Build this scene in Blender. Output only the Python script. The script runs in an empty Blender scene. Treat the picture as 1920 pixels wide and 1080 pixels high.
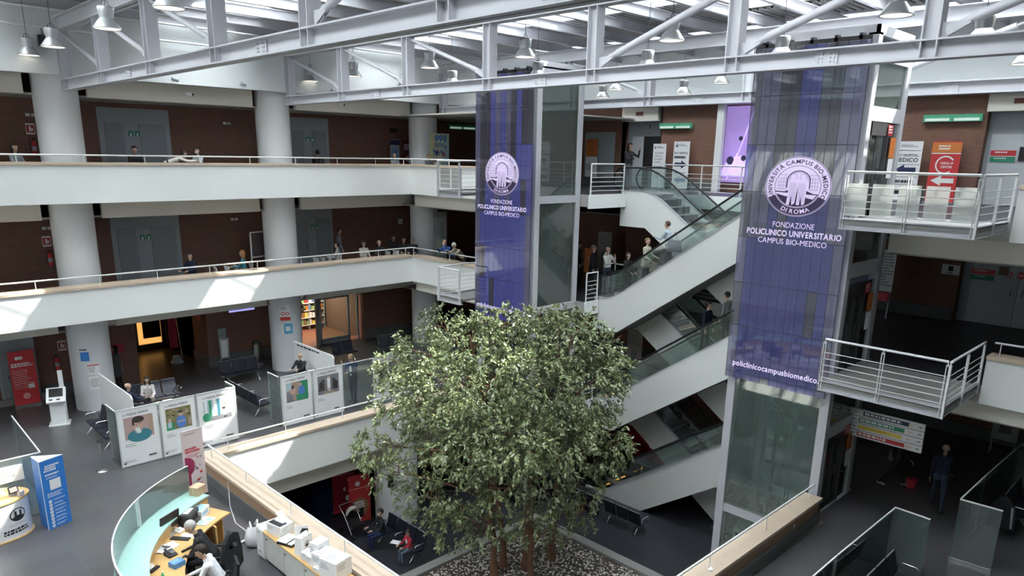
import bpy, bmesh, math, random
import numpy as np
from mathutils import Vector, Matrix
random.seed(7)
rng = np.random.default_rng(11)
PI = math.pi
scene = bpy.context.scene
COL = scene.collection

# ---------------------------------------------------------------- camera
# x runs along the left gallery, y towards it, z up; storeys at 0, 4, 8 and 12 m
F_PX, PITCH, ROLL, YAW = 1372.0, math.radians(14.92), math.radians(1.02), math.radians(45.4)
EYE = Vector((0.0, 0.0, 13.35))
cp, sp, cr, sr, cy, sy = math.cos(PITCH), math.sin(PITCH), math.cos(ROLL), math.sin(ROLL), math.cos(YAW), math.sin(YAW)
def level(x, down, fwd):
    return Vector((x * sy + fwd * cy, -x * cy + fwd * sy, -down))
ax_r = level(cr, -cp * sr, sp * sr)
ax_d = level(sr, cp * cr, -sp * cr)
ax_f = level(0, sp, cp)
cam_data = bpy.data.cameras.new('camera')
cam = bpy.data.objects.new('camera', cam_data)
COL.objects.link(cam)
m3 = Matrix((ax_r, -ax_d, -ax_f)).transposed()
cam.matrix_world = Matrix.Translation(EYE) @ m3.to_4x4()
cam_data.sensor_fit = 'HORIZONTAL'
cam_data.sensor_width = 36.0
cam_data.lens = 36.0 * F_PX / 1920.0
cam_data.shift_y = 117.0 / 1920.0
cam_data.clip_end = 300
scene.camera = cam

# ---------------------------------------------------------------- light and exposure
scene.view_settings.view_transform = 'Standard'
scene.view_settings.look = 'None'
scene.view_settings.gamma = 1.0
scene.view_settings.use_curve_mapping = False
scene.view_settings.exposure = 1.16
world = bpy.data.worlds.new('sky')
scene.world = world
world.use_nodes = True
wbg = world.node_tree.nodes['Background']
wbg.inputs['Color'].default_value = (0.92, 0.96, 0.99, 1)
wbg.inputs['Strength'].default_value = 7.6
sun_data = bpy.data.lights.new('sun', 'SUN')
sun_data.energy = 7.8
sun_data.angle = math.radians(0.6)
sun_data.color = (1.0, 0.95, 0.86)
sun = bpy.data.objects.new('sun', sun_data)
COL.objects.link(sun)
SUN_DIR = Vector((-0.75, 0.45, -1.0)).normalized()
sun.rotation_euler = SUN_DIR.to_track_quat('-Z', 'Y').to_euler()
scene.cycles.max_bounces = 8
scene.cycles.diffuse_bounces = 5
scene.cycles.glossy_bounces = 3
scene.cycles.transmission_bounces = 4
scene.cycles.transparent_max_bounces = 24
scene.cycles.sample_clamp_indirect = 6.0

# ---------------------------------------------------------------- materials
MATS = {}
def _new(name):
    m = bpy.data.materials.new(name); m.use_nodes = True
    nt = m.node_tree
    return m, nt, nt.nodes['Principled BSDF']
def pmat(name, col, rough=0.6, metal=0.0, var=0.05, scale=6.0, bump=0.0, emit=0.0, ecol=None, spec=None):
    if name in MATS: return MATS[name]
    m, nt, b = _new(name)
    b.inputs['Roughness'].default_value = rough
    b.inputs['Metallic'].default_value = metal
    if spec is not None: b.inputs['Specular IOR Level'].default_value = spec
    tc = nt.nodes.new('ShaderNodeTexCoord')
    nz = nt.nodes.new('ShaderNodeTexNoise'); nz.inputs['Scale'].default_value = scale; nz.inputs['Detail'].default_value = 3
    nt.links.new(tc.outputs['Object'], nz.inputs['Vector'])
    mix = nt.nodes.new('ShaderNodeMix'); mix.data_type = 'RGBA'
    mix.inputs['A'].default_value = tuple(max(0, c * (1 - var)) for c in col) + (1,)
    mix.inputs['B'].default_value = tuple(min(1, c * (1 + var)) for c in col) + (1,)
    nt.links.new(nz.outputs['Fac'], mix.inputs['Factor'])
    nt.links.new(mix.outputs['Result'], b.inputs['Base Color'])
    if bump:
        bp = nt.nodes.new('ShaderNodeBump'); bp.inputs['Strength'].default_value = bump; bp.inputs['Distance'].default_value = 0.02
        nt.links.new(nz.outputs['Fac'], bp.inputs['Height']); nt.links.new(bp.outputs['Normal'], b.inputs['Normal'])
    if emit:
        b.inputs['Emission Color'].default_value = (ecol or col) + (1,)
        b.inputs['Emission Strength'].default_value = emit
    MATS[name] = m
    return m
def brickmat(name, c1, c2, mortar, bw, bh, msize, offset=0.5, rough=0.8, floor=False, bump=0.2, spec=None):
    m, nt, b = _new(name)
    b.inputs['Roughness'].default_value = rough
    if spec is not None: b.inputs['Specular IOR Level'].default_value = spec
    tc = nt.nodes.new('ShaderNodeTexCoord')
    if floor: vec = tc.outputs['Object']
    else:
        sx = nt.nodes.new('ShaderNodeSeparateXYZ'); nt.links.new(tc.outputs['Object'], sx.inputs[0])
        ad = nt.nodes.new('ShaderNodeMath'); ad.operation = 'ADD'
        nt.links.new(sx.outputs['X'], ad.inputs[0]); nt.links.new(sx.outputs['Y'], ad.inputs[1])
        cb = nt.nodes.new('ShaderNodeCombineXYZ')
        nt.links.new(ad.outputs[0], cb.inputs['X']); nt.links.new(sx.outputs['Z'], cb.inputs['Y'])
        vec = cb.outputs[0]
    bt = nt.nodes.new('ShaderNodeTexBrick')
    bt.offset = offset
    bt.inputs['Color1'].default_value = c1 + (1,); bt.inputs['Color2'].default_value = c2 + (1,); bt.inputs['Mortar'].default_value = mortar + (1,)
    bt.inputs['Scale'].default_value = 1.0; bt.inputs['Mortar Size'].default_value = msize
    bt.inputs['Brick Width'].default_value = bw; bt.inputs['Row Height'].default_value = bh
    nt.links.new(vec, bt.inputs['Vector'])
    nz = nt.nodes.new('ShaderNodeTexNoise'); nz.inputs['Scale'].default_value = 1.3; nz.inputs['Detail'].default_value = 4
    nt.links.new(tc.outputs['Object'], nz.inputs['Vector'])
    mx = nt.nodes.new('ShaderNodeMix'); mx.data_type = 'RGBA'; mx.blend_type = 'MULTIPLY'
    mx.inputs['Factor'].default_value = 0.25
    nt.links.new(bt.outputs['Color'], mx.inputs['A']); nt.links.new(nz.outputs['Color'], mx.inputs['B'])
    nt.links.new(mx.outputs['Result'], b.inputs['Base Color'])
    if bump:
        bp = nt.nodes.new('ShaderNodeBump'); bp.inputs['Strength'].default_value = bump; bp.inputs['Distance'].default_value = 0.01
        bp.invert = True
        nt.links.new(bt.outputs['Fac'], bp.inputs['Height']); nt.links.new(bp.outputs['Normal'], b.inputs['Normal'])
    MATS[name] = m
    return m
def glassmat(name, tint, gloss=0.12, body=0.0, bcol=(0.6, 0.75, 0.7), rough=0.03, emit=0.0, ecol=None, opal=False):
    m, nt, b = _new(name)
    nt.nodes.remove(b)
    out = nt.nodes['Material Output']
    tr = nt.nodes.new('ShaderNodeBsdfTransparent'); tr.inputs['Color'].default_value = tint + (1,)
    gl = nt.nodes.new('ShaderNodeBsdfGlossy'); gl.inputs['Roughness'].default_value = rough; gl.inputs['Color'].default_value = (1, 1, 1, 1)
    lw = nt.nodes.new('ShaderNodeFresnel'); lw.inputs['IOR'].default_value = 1.45
    mu = nt.nodes.new('ShaderNodeMath'); mu.operation = 'MULTIPLY_ADD'; mu.inputs[1].default_value = 1.0; mu.inputs[2].default_value = gloss - 0.04
    nt.links.new(lw.outputs[0], mu.inputs[0])
    src = tr
    if body:
        df = nt.nodes.new('ShaderNodeBsdfTranslucent' if opal else 'ShaderNodeBsdfDiffuse'); df.inputs['Color'].default_value = bcol + (1,)
        m0 = nt.nodes.new('ShaderNodeMixShader'); m0.inputs[0].default_value = body
        nt.links.new(tr.outputs[0], m0.inputs[1]); nt.links.new(df.outputs[0], m0.inputs[2]); src = m0
    mx = nt.nodes.new('ShaderNodeMixShader')
    nt.links.new(mu.outputs[0], mx.inputs[0]); nt.links.new(src.outputs[0], mx.inputs[1]); nt.links.new(gl.outputs[0], mx.inputs[2])
    res = mx
    if emit:
        em = nt.nodes.new('ShaderNodeEmission'); em.inputs['Color'].default_value = ecol + (1,); em.inputs['Strength'].default_value = emit
        res = nt.nodes.new('ShaderNodeAddShader'); nt.links.new(mx.outputs[0], res.inputs[0]); nt.links.new(em.outputs[0], res.inputs[1])
    nt.links.new(res.outputs[0], out.inputs['Surface'])
    MATS[name] = m
    return m
def col(name, r, g, b, **k):
    return pmat(name, (r, g, b), **k)

PLASTER = col('white_plaster', .86, .88, .865, rough=.75, var=.035, scale=1.1)
UPPER = col('pale_wall_paint', .74, .77, .78, rough=.8, var=.03, scale=.8)
CREAM = col('cream_bulkhead_paint', .72, .69, .62, rough=.8, var=.03)
SOFFIT = col('ceiling_grey', .40, .39, .37, rough=.85, var=.04)
COLUMN = col('column_paint', .74, .76, .78, rough=.5, var=.03, scale=1.5)
STEEL = col('white_painted_steel', .52, .525, .56, rough=.42, var=.03, scale=2)
RAILW = col('white_rail_paint', .80, .81, .82, rough=.35, var=.02)
CHROME = col('brushed_steel', .72, .73, .74, rough=.25, metal=1.0, var=.04)
DARKST = col('dark_steel', .06, .06, .065, rough=.4, var=.1)
BLACK = col('black_plastic', .018, .018, .02, rough=.45, var=.1)
RUBBER = col('black_handrail_rubber', .012, .013, .014, rough=.35, var=.1)
WOODCAP = col('pale_wood_cap', .60, .48, .37, rough=.5, var=.12, scale=3)
WOODP = col('beech_veneer', .42, .27, .17, rough=.5, var=.1, scale=2)
WOODDESK = col('honey_wood', .66, .42, .17, rough=.42, var=.12, scale=3)
WHITE = col('white_laminate', .84, .85, .86, rough=.45, var=.02)
PAPER = col('white_paper', .88, .88, .88, rough=.8, var=.02)
GREYDOOR = col('grey_door_paint', .30, .325, .35, rough=.55, var=.04)
GREYFR = col('grey_frame_paint', .38, .41, .44, rough=.5, var=.04)
LIGHTDOOR = col('pale_grey_door_paint', .55, .58, .60, rough=.55, var=.03)
NAVYS = col('dark_navy_seat', .012, .015, .026, rough=.55, var=.15, scale=12)
RED = col('red_print', .62, .045, .05, rough=.5, var=.05)
DKRED = col('deep_red_print', .42, .03, .05, rough=.5, var=.05)
ORANGE = col('orange_print', .70, .22, .05, rough=.5, var=.05)
GREEN = col('green_print', .03, .28, .16, rough=.5, var=.05)
BLUE = col('blue_print', .03, .20, .62, rough=.45, var=.03)
NAVY = col('navy_print', .02, .03, .10, rough=.5, var=.05)
YELLOW = col('yellow_print', .85, .68, .14, rough=.5, var=.05)
INK = col('black_ink', .02, .02, .025, rough=.6, var=.05)
GREYINK = col('grey_ink', .35, .36, .37, rough=.6, var=.05)
TEALGL = glassmat('green_edge_glass', (.80, .90, .87), gloss=.06)
BALGL = glassmat('balustrade_glass', (.90, .95, .94), gloss=.09, body=.05, bcol=(.62, .74, .70))
LIFTGL = glassmat('lift_glass', (.88, .93, .91), gloss=.10, body=.11, bcol=(.5, .64, .6))  # teal body colour stands in for reflections in the panes
SCRGL = glassmat('frosted_screen_glass', (.85, .93, .92), gloss=.12, body=.22, bcol=(.62, .74, .74))
CUBGL = glassmat('cubicle_glass', (.85, .93, .92), gloss=.10, body=.09, bcol=(.48, .60, .59))
SKYGL = glassmat('roof_glass', (.93, .97, .97), gloss=.05)
OPALGL = glassmat('opal_roof_glass', (.9, .95, .95), gloss=.05, body=1.0, bcol=(.82, .86, .86), opal=True)  # diffusing glass, made up to pass soft light without sun patches
CLEARP = glassmat('clear_acrylic', (.97, .99, .99), gloss=.08, body=.20, bcol=(.86, .88, .88))  # whitish body colour stands in for reflections on the desk screen
BRICK = brickmat('red_brick', (.28, .135, .095), (.235, .11, .077), (.23, .165, .135), .27, .062, .007)
TILE = brickmat('dark_slate_tile', (.095, .095, .10), (.11, .11, .115), (.15, .15, .15), 1.2, .6, .006, offset=.0, rough=.30, floor=True, bump=.05, spec=.5)
TERRA = brickmat('terracotta_tile', (.33, .14, .08), (.27, .11, .07), (.2, .12, .08), .3, .3, .008, offset=.0, rough=.4, floor=True, bump=.05)
DARKFL = col('dark_floor', .035, .036, .045, rough=.35, var=.1, spec=.3)
GRAVEL = col('pebble', .55, .52, .48, rough=.9, var=.3, scale=30)
KERB = col('grey_stone', .26, .26, .25, rough=.75, var=.08)
DECK = col('grey_corrugated_deck', .42, .42, .41, rough=.6, var=.06)
SKIRT = col('grey_skirting', .13, .135, .14, rough=.6, var=.08)
BARK = col('reddish_bark', .20, .105, .065, rough=.9, var=.35, scale=9, bump=.4)
LAMPM = col('lamp_aluminium', .55, .57, .58, rough=.38, metal=.6, var=.03)
BULB = col('lamp_glow', 1., .93, .80, rough=.5, emit=.6, var=0)

# ---------------------------------------------------------------- mesh builder
class MB:
    def __init__(s): s.v = []; s.f = []; s.m = []; s.s = []
    def add(s, vs, fs, mi=0, smooth=False):
        o = len(s.v); s.v.extend([tuple(p) for p in vs])
        for f in fs: s.f.append(tuple(i + o for i in f)); s.m.append(mi); s.s.append(smooth)
    def box(s, a, b, mi=0):
        x0, y0, z0 = (min(a[i], b[i]) for i in range(3)); x1, y1, z1 = (max(a[i], b[i]) for i in range(3))
        s.add([(x0,y0,z0),(x1,y0,z0),(x1,y1,z0),(x0,y1,z0),(x0,y0,z1),(x1,y0,z1),(x1,y1,z1),(x0,y1,z1)],
              [(0,3,2,1),(4,5,6,7),(0,1,5,4),(1,2,6,5),(2,3,7,6),(3,0,4,7)], mi)
        return s
    def obox(s, c, size, rz=0.0, mi=0, rx=0.0, ry=0.0):
        h = Vector(size) / 2
        R = Matrix.Rotation(rz, 3, 'Z') @ Matrix.Rotation(ry, 3, 'Y') @ Matrix.Rotation(rx, 3, 'X')
        pts = [(-1,-1,-1),(1,-1,-1),(1,1,-1),(-1,1,-1),(-1,-1,1),(1,-1,1),(1,1,1),(-1,1,1)]
        vs = [Vector(c) + R @ Vector((p[0]*h[0], p[1]*h[1], p[2]*h[2])) for p in pts]
        s.add(vs, [(0,3,2,1),(4,5,6,7),(0,1,5,4),(1,2,6,5),(2,3,7,6),(3,0,4,7)], mi)
        return s
    def beam(s, p0, p1, w, h, mi=0, up=(0,0,1)):
        p0, p1 = Vector(p0), Vector(p1); d = (p1 - p0).normalized(); u = Vector(up)
        x = d.cross(u)
        if x.length < 1e-4: x = d.cross(Vector((1,0,0)))
        x.normalize(); y = x.cross(d)
        vs = [p + x*a*w/2 + y*b*h/2 for p in (p0, p1) for a, b in ((-1,-1),(1,-1),(1,1),(-1,1))]
        s.add(vs, [(0,1,2,3),(7,6,5,4),(0,4,5,1),(1,5,6,2),(2,6,7,3),(3,7,4,0)], mi)
        return s
    def cyl(s, p0, p1, r, r2=None, n=12, mi=0, caps=True):
        p0, p1 = Vector(p0), Vector(p1); r2 = r if r2 is None else r2
        d = (p1 - p0).normalized(); x = d.orthogonal().normalized(); y = d.cross(x)
        ring = lambda p, rr: [p + x*math.cos(2*PI*i/n)*rr + y*math.sin(2*PI*i/n)*rr for i in range(n)]
        a, b = ring(p0, r), ring(p1, r2)
        s.add(a + b, [(i, (i+1) % n, n + (i+1) % n, n + i) for i in range(n)], mi, True)
        if caps:
            if r > 0: s.add(a, [tuple(range(n-1, -1, -1))], mi)
            if r2 > 0: s.add(b, [tuple(range(n))], mi)
        return s
    def tube(s, pts, r, n=8, mi=0, caps=True):
        P = [Vector(p) for p in pts]; rr = r if hasattr(r, '__len__') else [r]*len(P)
        vs = []; up = None
        for i, p in enumerate(P):
            d = (P[min(i+1, len(P)-1)] - P[max(i-1, 0)]).normalized()
            if up is None: up = d.orthogonal().normalized()
            x = (up - d*up.dot(d)); x = x.normalized() if x.length > 1e-5 else d.orthogonal().normalized()
            up = x; y = d.cross(x)
            vs += [p + x*math.cos(2*PI*k/n)*rr[i] + y*math.sin(2*PI*k/n)*rr[i] for k in range(n)]
        fs = [(i*n + k, i*n + (k+1) % n, (i+1)*n + (k+1) % n, (i+1)*n + k) for i in range(len(P)-1) for k in range(n)]
        s.add(vs, fs, mi, True)
        if caps: s.add(vs[:n], [tuple(range(n-1,-1,-1))], mi); s.add(vs[-n:], [tuple(range(n))], mi)
        return s
    def lathe(s, prof, c, n=20, mi=0, axis=None):
        vs = []
        for r, z in prof: vs += [(c[0] + math.cos(2*PI*k/n)*r, c[1] + math.sin(2*PI*k/n)*r, c[2] + z) for k in range(n)]
        fs = [(i*n + k, i*n + (k+1) % n, (i+1)*n + (k+1) % n, (i+1)*n + k) for i in range(len(prof)-1) for k in range(n)]
        s.add(vs, fs, mi, True); return s
    def ell(s, c, r, nu=12, nv=8, mi=0, R=None):
        c = Vector(c); vs = []
        for j in range(nv + 1):
            t = PI*j/nv
            for i in range(nu):
                p = Vector((r[0]*math.sin(t)*math.cos(2*PI*i/nu), r[1]*math.sin(t)*math.sin(2*PI*i/nu), r[2]*math.cos(t)))
                vs.append(c + (R @ p if R else p))
        fs = [(j*nu + i, (j+1)*nu + i, (j+1)*nu + (i+1) % nu, j*nu + (i+1) % nu) for j in range(nv) for i in range(nu)]
        s.add(vs, fs, mi, True); return s
    def prism(s, poly, axis, a, b, mi=0):
        # poly: 2-D points; axis 0: (y,z) along x, 1: (x,z) along y, 2: (x,y) along z
        def P(p, t): return (t, p[0], p[1]) if axis == 0 else ((p[0], t, p[1]) if axis == 1 else (p[0], p[1], t))
        n = len(poly); vs = [P(p, a) for p in poly] + [P(p, b) for p in poly]
        s.add(vs, [tuple(range(n-1,-1,-1)), tuple(range(n, 2*n))] + [(i, (i+1) % n, n + (i+1) % n, n + i) for i in range(n)], mi)
        return s
    def quad(s, pts, mi=0):
        s.add(pts, [tuple(range(len(pts)))], mi); return s
    def build(s, name, mats, parent=None, loc=None, fix=True):
        me = bpy.data.meshes.new(name); me.from_pydata(s.v, [], s.f)
        for m in (mats if isinstance(mats, (list, tuple)) else [mats]): me.materials.append(m)
        me.polygons.foreach_set('material_index', s.m); me.polygons.foreach_set('use_smooth', s.s)
        if fix:
            bm = bmesh.new(); bm.from_mesh(me); bmesh.ops.recalc_face_normals(bm, faces=bm.faces); bm.to_mesh(me); bm.free()
        me.update()
        o = bpy.data.objects.new(name, me); COL.objects.link(o)
        if parent is not None:
            o.parent = parent
            if loc is None: o.matrix_parent_inverse = Matrix.Translation(-parent.location) if parent.type == 'EMPTY' and parent.rotation_euler.z == 0 else parent.matrix_basis.inverted()
        if loc is not None: o.location = loc
        return o
def tag(o, label, cat, group=None, kind=None):
    o['label'] = label; o['category'] = cat
    if group: o['group'] = group
    if kind: o['kind'] = kind
    return o
def thing(name, label, cat, loc=(0,0,0), rz=0.0, group=None):
    o = bpy.data.objects.new(name, None); COL.objects.link(o)
    o.empty_display_size = .1
    o.location = loc; o.rotation_euler = (0, 0, rz)
    return tag(o, label, cat, group)
def part(name, mb, mats, parent, label=None):
    """a part modelled in its thing's own frame"""
    o = mb.build(name, mats); o.parent = parent
    if label: o['label'] = label
    return o
def wpart(name, mb, mats, parent, label=None):
    """a part modelled in world coordinates under an unrotated empty"""
    o = mb.build(name, mats); o.parent = parent
    o.location = -Vector(parent.location) if parent.type == 'EMPTY' else (0, 0, 0)
    if label: o['label'] = label
    return o
def sub(name, mb, mats, parent_part, label=None):
    """a piece of a part, in the same coordinates as that part"""
    o = mb.build(name, mats); o.parent = parent_part
    if label: o['label'] = label
    return o
def struct(name, mb, mats):
    o = mb.build(name, mats); o['kind'] = 'structure'; return o
def dup(root, loc, rz, label=None, group=None):
    r = root.copy(); COL.objects.link(r); r.location = loc; r.rotation_euler = (0, 0, rz)
    if label: r['label'] = label
    if group: r['group'] = group
    for ch in list(root.children):
        c = ch.copy(); COL.objects.link(c); c.parent = r
        for g in list(ch.children):
            d = g.copy(); COL.objects.link(d); d.parent = c
    return r

# ---------------------------------------------------------------- lettering
GLY = {}
def _glyphs():
    chars = sorted(set("ABCDEFGHIJKLMNOPQRSTUVWXYZabcdefghijklmnopqrstuvwxyz0123456789.-&À!:/?+,"))
    tmp = []
    for bold in (0, 1):
        for ch in chars:
            cu = bpy.data.curves.new('g', 'FONT'); cu.body = ch; cu.size = 1.0; cu.resolution_u = 3
            if bold: cu.offset = 0.022
            ob = bpy.data.objects.new('g', cu); COL.objects.link(ob); tmp.append((ch, bold, ob, cu))
    dg = bpy.context.evaluated_depsgraph_get()
    for ch, bold, ob, cu in tmp:
        me = bpy.data.meshes.new_from_object(ob.evaluated_get(dg))
        vs = [tuple(v.co) for v in me.vertices]; fs = [tuple(p.vertices) for p in me.polygons]
        GLY[(ch, bold)] = (vs, fs, (max(v[0] for v in vs) if vs else .3) + .055)
        bpy.data.meshes.remove(me)
    for ch, bold, ob, cu in tmp:
        bpy.data.objects.remove(ob); bpy.data.curves.remove(cu)
_glyphs()
def text_w(t, size, bold=0): return sum(.28 if c == ' ' else GLY[(c, bold)][2] for c in t) * size
def text(mb, t, org, right, up, size, mi=0, bold=0, align='c', width=None, off=0.004):
    """flat letters laid on a plane: org is the baseline anchor"""
    org, right, up = Vector(org), Vector(right).normalized(), Vector(up).normalized()
    nrm = right.cross(up); org = org + nrm * off
    w = text_w(t, size, bold); k = 1.0 if width is None else width / w
    x = {'c': -w*k/2, 'l': 0.0, 'r': -w*k}[align]
    for c in t:
        if c == ' ': x += .28*size*k; continue
        vs, fs, adv = GLY[(c, bold)]
        mb.add([org + right*(x + v[0]*size*k) + up*(v[1]*size) for v in vs], fs, mi)
        x += adv*size*k
def bars(mb, org, right, up, w, h, n, mi=0, seed=0, off=0.004, fill=.55):
    """n rows of unreadable small print: short strokes"""
    r = random.Random(seed); org, right, up = Vector(org), Vector(right).normalized(), Vector(up).normalized()
    nrm = right.cross(up)
    for i in range(n):
        x = 0.0; rowh = h/n; end = w*r.uniform(.6, 1.0)
        while x < end:
            l = min(r.uniform(.04, .14)*max(w, .3), end - x)
            if l > .01:
                o = org + right*x - up*(i*rowh) + nrm*off
                mb.quad([o, o + right*l, o + right*l - up*rowh*fill, o - up*rowh*fill], mi)
            x += l + .025*max(w, .3)
def rect(mb, org, right, up, w, h, mi=0, off=0.003):
    org, right, up = Vector(org), Vector(right).normalized(), Vector(up).normalized()
    o = org + right.cross(up)*off
    mb.quad([o, o + right*w, o + right*w + up*h, o + up*h], mi)
def disc(mb, c, right, up, r, mi=0, off=.003, n=24, r0=0.0, a0=0.0, a1=2*PI):
    c, right, up = Vector(c), Vector(right).normalized(), Vector(up).normalized()
    c = c + right.cross(up)*off
    P = lambda rr, a: c + right*math.cos(a)*rr + up*math.sin(a)*rr
    for i in range(n):
        a, b = a0 + (a1-a0)*i/n, a0 + (a1-a0)*(i+1)/n
        if r0 > 0: mb.quad([P(r0, a), P(r, a), P(r, b), P(r0, b)], mi)
        else: mb.quad([c, P(r, a), P(r, b)], mi)
def arrow(mb, c, right, up, L, H, mi=0, off=.004, flip=1):
    c, right, up = Vector(c), Vector(right).normalized(), Vector(up).normalized()
    c = c + right.cross(up)*off; right = right*flip
    h = H/2
    pts = [(-L/2, -h*.45), (L*.05, -h*.45), (L*.05, -h), (L/2, 0), (L*.05, h), (L*.05, h*.45), (-L/2, h*.45)]
    q = [c + right*x + up*y for x, y in pts]
    if flip < 0: q.reverse()
    mb.add(q, [(0, 1, 5, 6), (2, 3, 4)], mi) if False else mb.add(q, [(0, 1, 2, 3, 4, 5, 6)], mi)
# ================================================================ SETTING
def slab(name, rects, z, th, mat_top, mat_bot=None):
    m = MB()
    for x0, y0, x1, y1 in rects:
        m.box((x0, y0, z - th), (x1, y1, z), 1)
        m.quad([(x0, y0, z + .002), (x1, y0, z + .002), (x1, y1, z + .002), (x0, y1, z + .002)], 0)
    return struct(name, m, [mat_top, mat_bot or SOFFIT])
slab('floor', [(-8, -6, 29.2, 37)], 0, .3, DARKFL)
slab('floor', [(-8, 20.35, 29.2, 31.7), (-8, -6, 7.55, 20.35), (7.55, -6, 18.5, 6.75), (18.5, -6, 29.2, 7.05), (21.15, 7.05, 29.2, 10.3),
               (21.15, 17.6, 29.2, 20.35), (8.3, 31.7, 12.36, 37), (16.4, 31.7, 20.4, 37)], 4, .67, TILE)
up_rects = [(-8, 27.75, 29.2, 31.7), (21.15, 17.6, 29.2, 27.75), (20.66, 20.95, 21.15, 27.75), (25.1, 10.3, 29.2, 17.6),
            (21.15, -6, 29.2, 10.3), (20.66, -6, 21.15, 7.05), (-8, -6, 20.6, -.4)]
slab('floor', up_rects, 8, .44, DARKFL)
slab('floor', up_rects, 12, .44, DARKFL)
# suspended gallery ceilings
for z in (6.95, 10.95, 15.02):
    m = MB()
    for r in ([(-8, 29.35, 29.2, 37 if z < 7 else 31.7), (21.2, 21.2, 29.2, 29.35)] + ([(21.2, -6, 29.2, 7.0), (25.4, 7.0, 29.2, 21.2)] if z < 12 else [])):
        m.box((r[0], r[1], z), (r[2], r[3], z + .06))
    struct('ceiling', m, SOFFIT)
m = MB()
for r in ((-8, 21.4, 29.2, 33), (21.2, 17.65, 29.2, 21.4), (21.2, 7, 29.2, 10.2), (-8, -6, 29.2, 6.5)): m.box((r[0], r[1], 3.0), (r[2], r[3], 3.06))
struct('ceiling', m, SOFFIT)

# left gallery back wall (brick), one mesh per storey with its door openings left to the doors in front of it
for z0, z1 in ((8.0, 11.5), (12.0, 15.6)):
    struct('wall_left', MB().box((-8, 31.6, z0), (28.9, 31.8, z1)), BRICK)
m = MB()
for x0, x1 in ((-8, 8.3), (12.36, 16.4), (20.4, 28.9)): m.box((x0, 31.6, 4.0), (x1, 31.8, 7.5))
for x in (8.3, 12.36, 16.4, 20.4): m.box((x - .12 if x in (8.3, 16.4) else x, 31.8, 4), (x if x in (8.3, 16.4) else x + .12, 36.9, 7.5))
m.box((12.36, 33.2, 4), (12.6, 36.9, 7.5))
m.box((8.2, 36.6, 4.0), (20.5, 36.9, 7.5))
struct('wall_left', m, BRICK)
struct('floor', MB().box((16.45, 31.9, 4.0), (20.35, 36.6, 4.012)), TERRA)
m = MB()
for x0, x1 in ((5.9, 8.3), (12.36, 16.4), (20.4, 28.9)): m.box((x0, 31.53, 4.0), (x1, 31.6, 4.5))
m.box((12.36, 31.53, 4), (12.29, 33.2, 4.5))
struct('baseboard_left', m, SKIRT)
struct('wall_lower', MB().box((-8, 33, 0), (29, 33.2, 3.4)).box((28.7, -6, 0), (28.9, 33, 3.4)).box((-8, -6, 0), (-7.8, 33, 3.4)), BRICK)

# back wall
m = MB()
m.box((28.7, 21.9, 12), (28.9, 31.6, 15.6)); m.box((28.7, 17.0, 12), (28.9, 19.85, 15.6)); m.box((28.7, 7.15, 12), (28.9, 14.9, 15.6))
m.box((29.15, 19.85, 12), (29.3, 21.9, 15.6)); m.box((28.7, 21.9, 12), (29.15, 22.0, 15.6)); m.box((28.7, 19.8, 12), (29.15, 19.85, 15.6))
m.box((29.15, -6, 12), (29.3, 7.15, 15.6)); m.box((28.7, 7.1, 12), (29.15, 7.15, 15.6)); m.box((29.2, 14.9, 12), (29.35, 17.0, 15.6))
m.box((28.7, 16.9, 12), (29.2, 17.0, 15.6))
struct('wall_back', m, BRICK)
m = MB()
m.box((28.7, 7.15, 8), (28.9, 31.6, 11.5)); m.box((29.15, -6, 8), (29.3, 7.15, 11.5)); m.box((28.7, 7.1, 8), (29.15, 7.15, 11.5))
struct('wall_back', m, BRICK)
struct('wall_back', MB().box((28.7, -6, 4), (28.9, 31.6, 7.5)), BRICK)
struct('baseboard_back', MB().box((28.62, 7.15, 8), (28.7, 25, 8.42)).box((28.62, -6, 4), (28.7, 25, 4.42)).box((28.62, 7.15, 12), (28.7, 14.9, 12.42)).box((28.62, 17.0, 12), (28.7, 19.8, 12.42)).box((28.62, 21.9, 12), (28.7, 25, 12.42)), SKIRT)
# upper walls of the hall
struct('wall_upper', MB().box((-8, 28.3, 15.62), (29, 28.55, 18.4)), UPPER)
struct('wall_upper', MB().box((28.75, -6, 15.55), (29.0, 28.3, 18.4)), UPPER)
struct('wall_upper', MB().box((-8.2, -6, 0), (-8, 37, 18.4)), UPPER)
struct('wall_upper', MB().box((-8, -6.2, 0), (29.3, -6, 18.4)), UPPER)
struct('trim_1', MB().box((28.3, -6, 15.55), (28.75, 28.3, 15.98)), STEEL)
# bulkheads between the round columns
for i, (z0, z1, mt) in enumerate(((15.03, 15.66, CREAM), (10.93, 11.6, CREAM), (6.98, 7.6, CREAM))):
    m = MB()
    for x0, x1 in ((-8, -1.6), (.3, 6.2), (8.1, 14.02), (15.88, 21.74), (23.6, 28.7)): m.box((x0, 29.15, z0), (x1, 29.35, z1))
    struct('trim_%d' % (i + 2), m, mt)
m = MB().box((8, 20.6, 2.66), (20.5, 20.8, 3.4)); struct('trim_5', m, CREAM)
for i, z in enumerate((11.03, 7.09)):
    struct('trim_%d' % (i + 6), MB().box((20.85, -6, z), (21.05, 6.95, z + .6)).box((21.05, 6.85, z), (28.7, 7.0, z + .6)), CREAM)
    struct('trim_%d' % (i + 8), MB().box((20.85, 21.1, z), (21.05, 27.7, z + .6)), CREAM)

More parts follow.
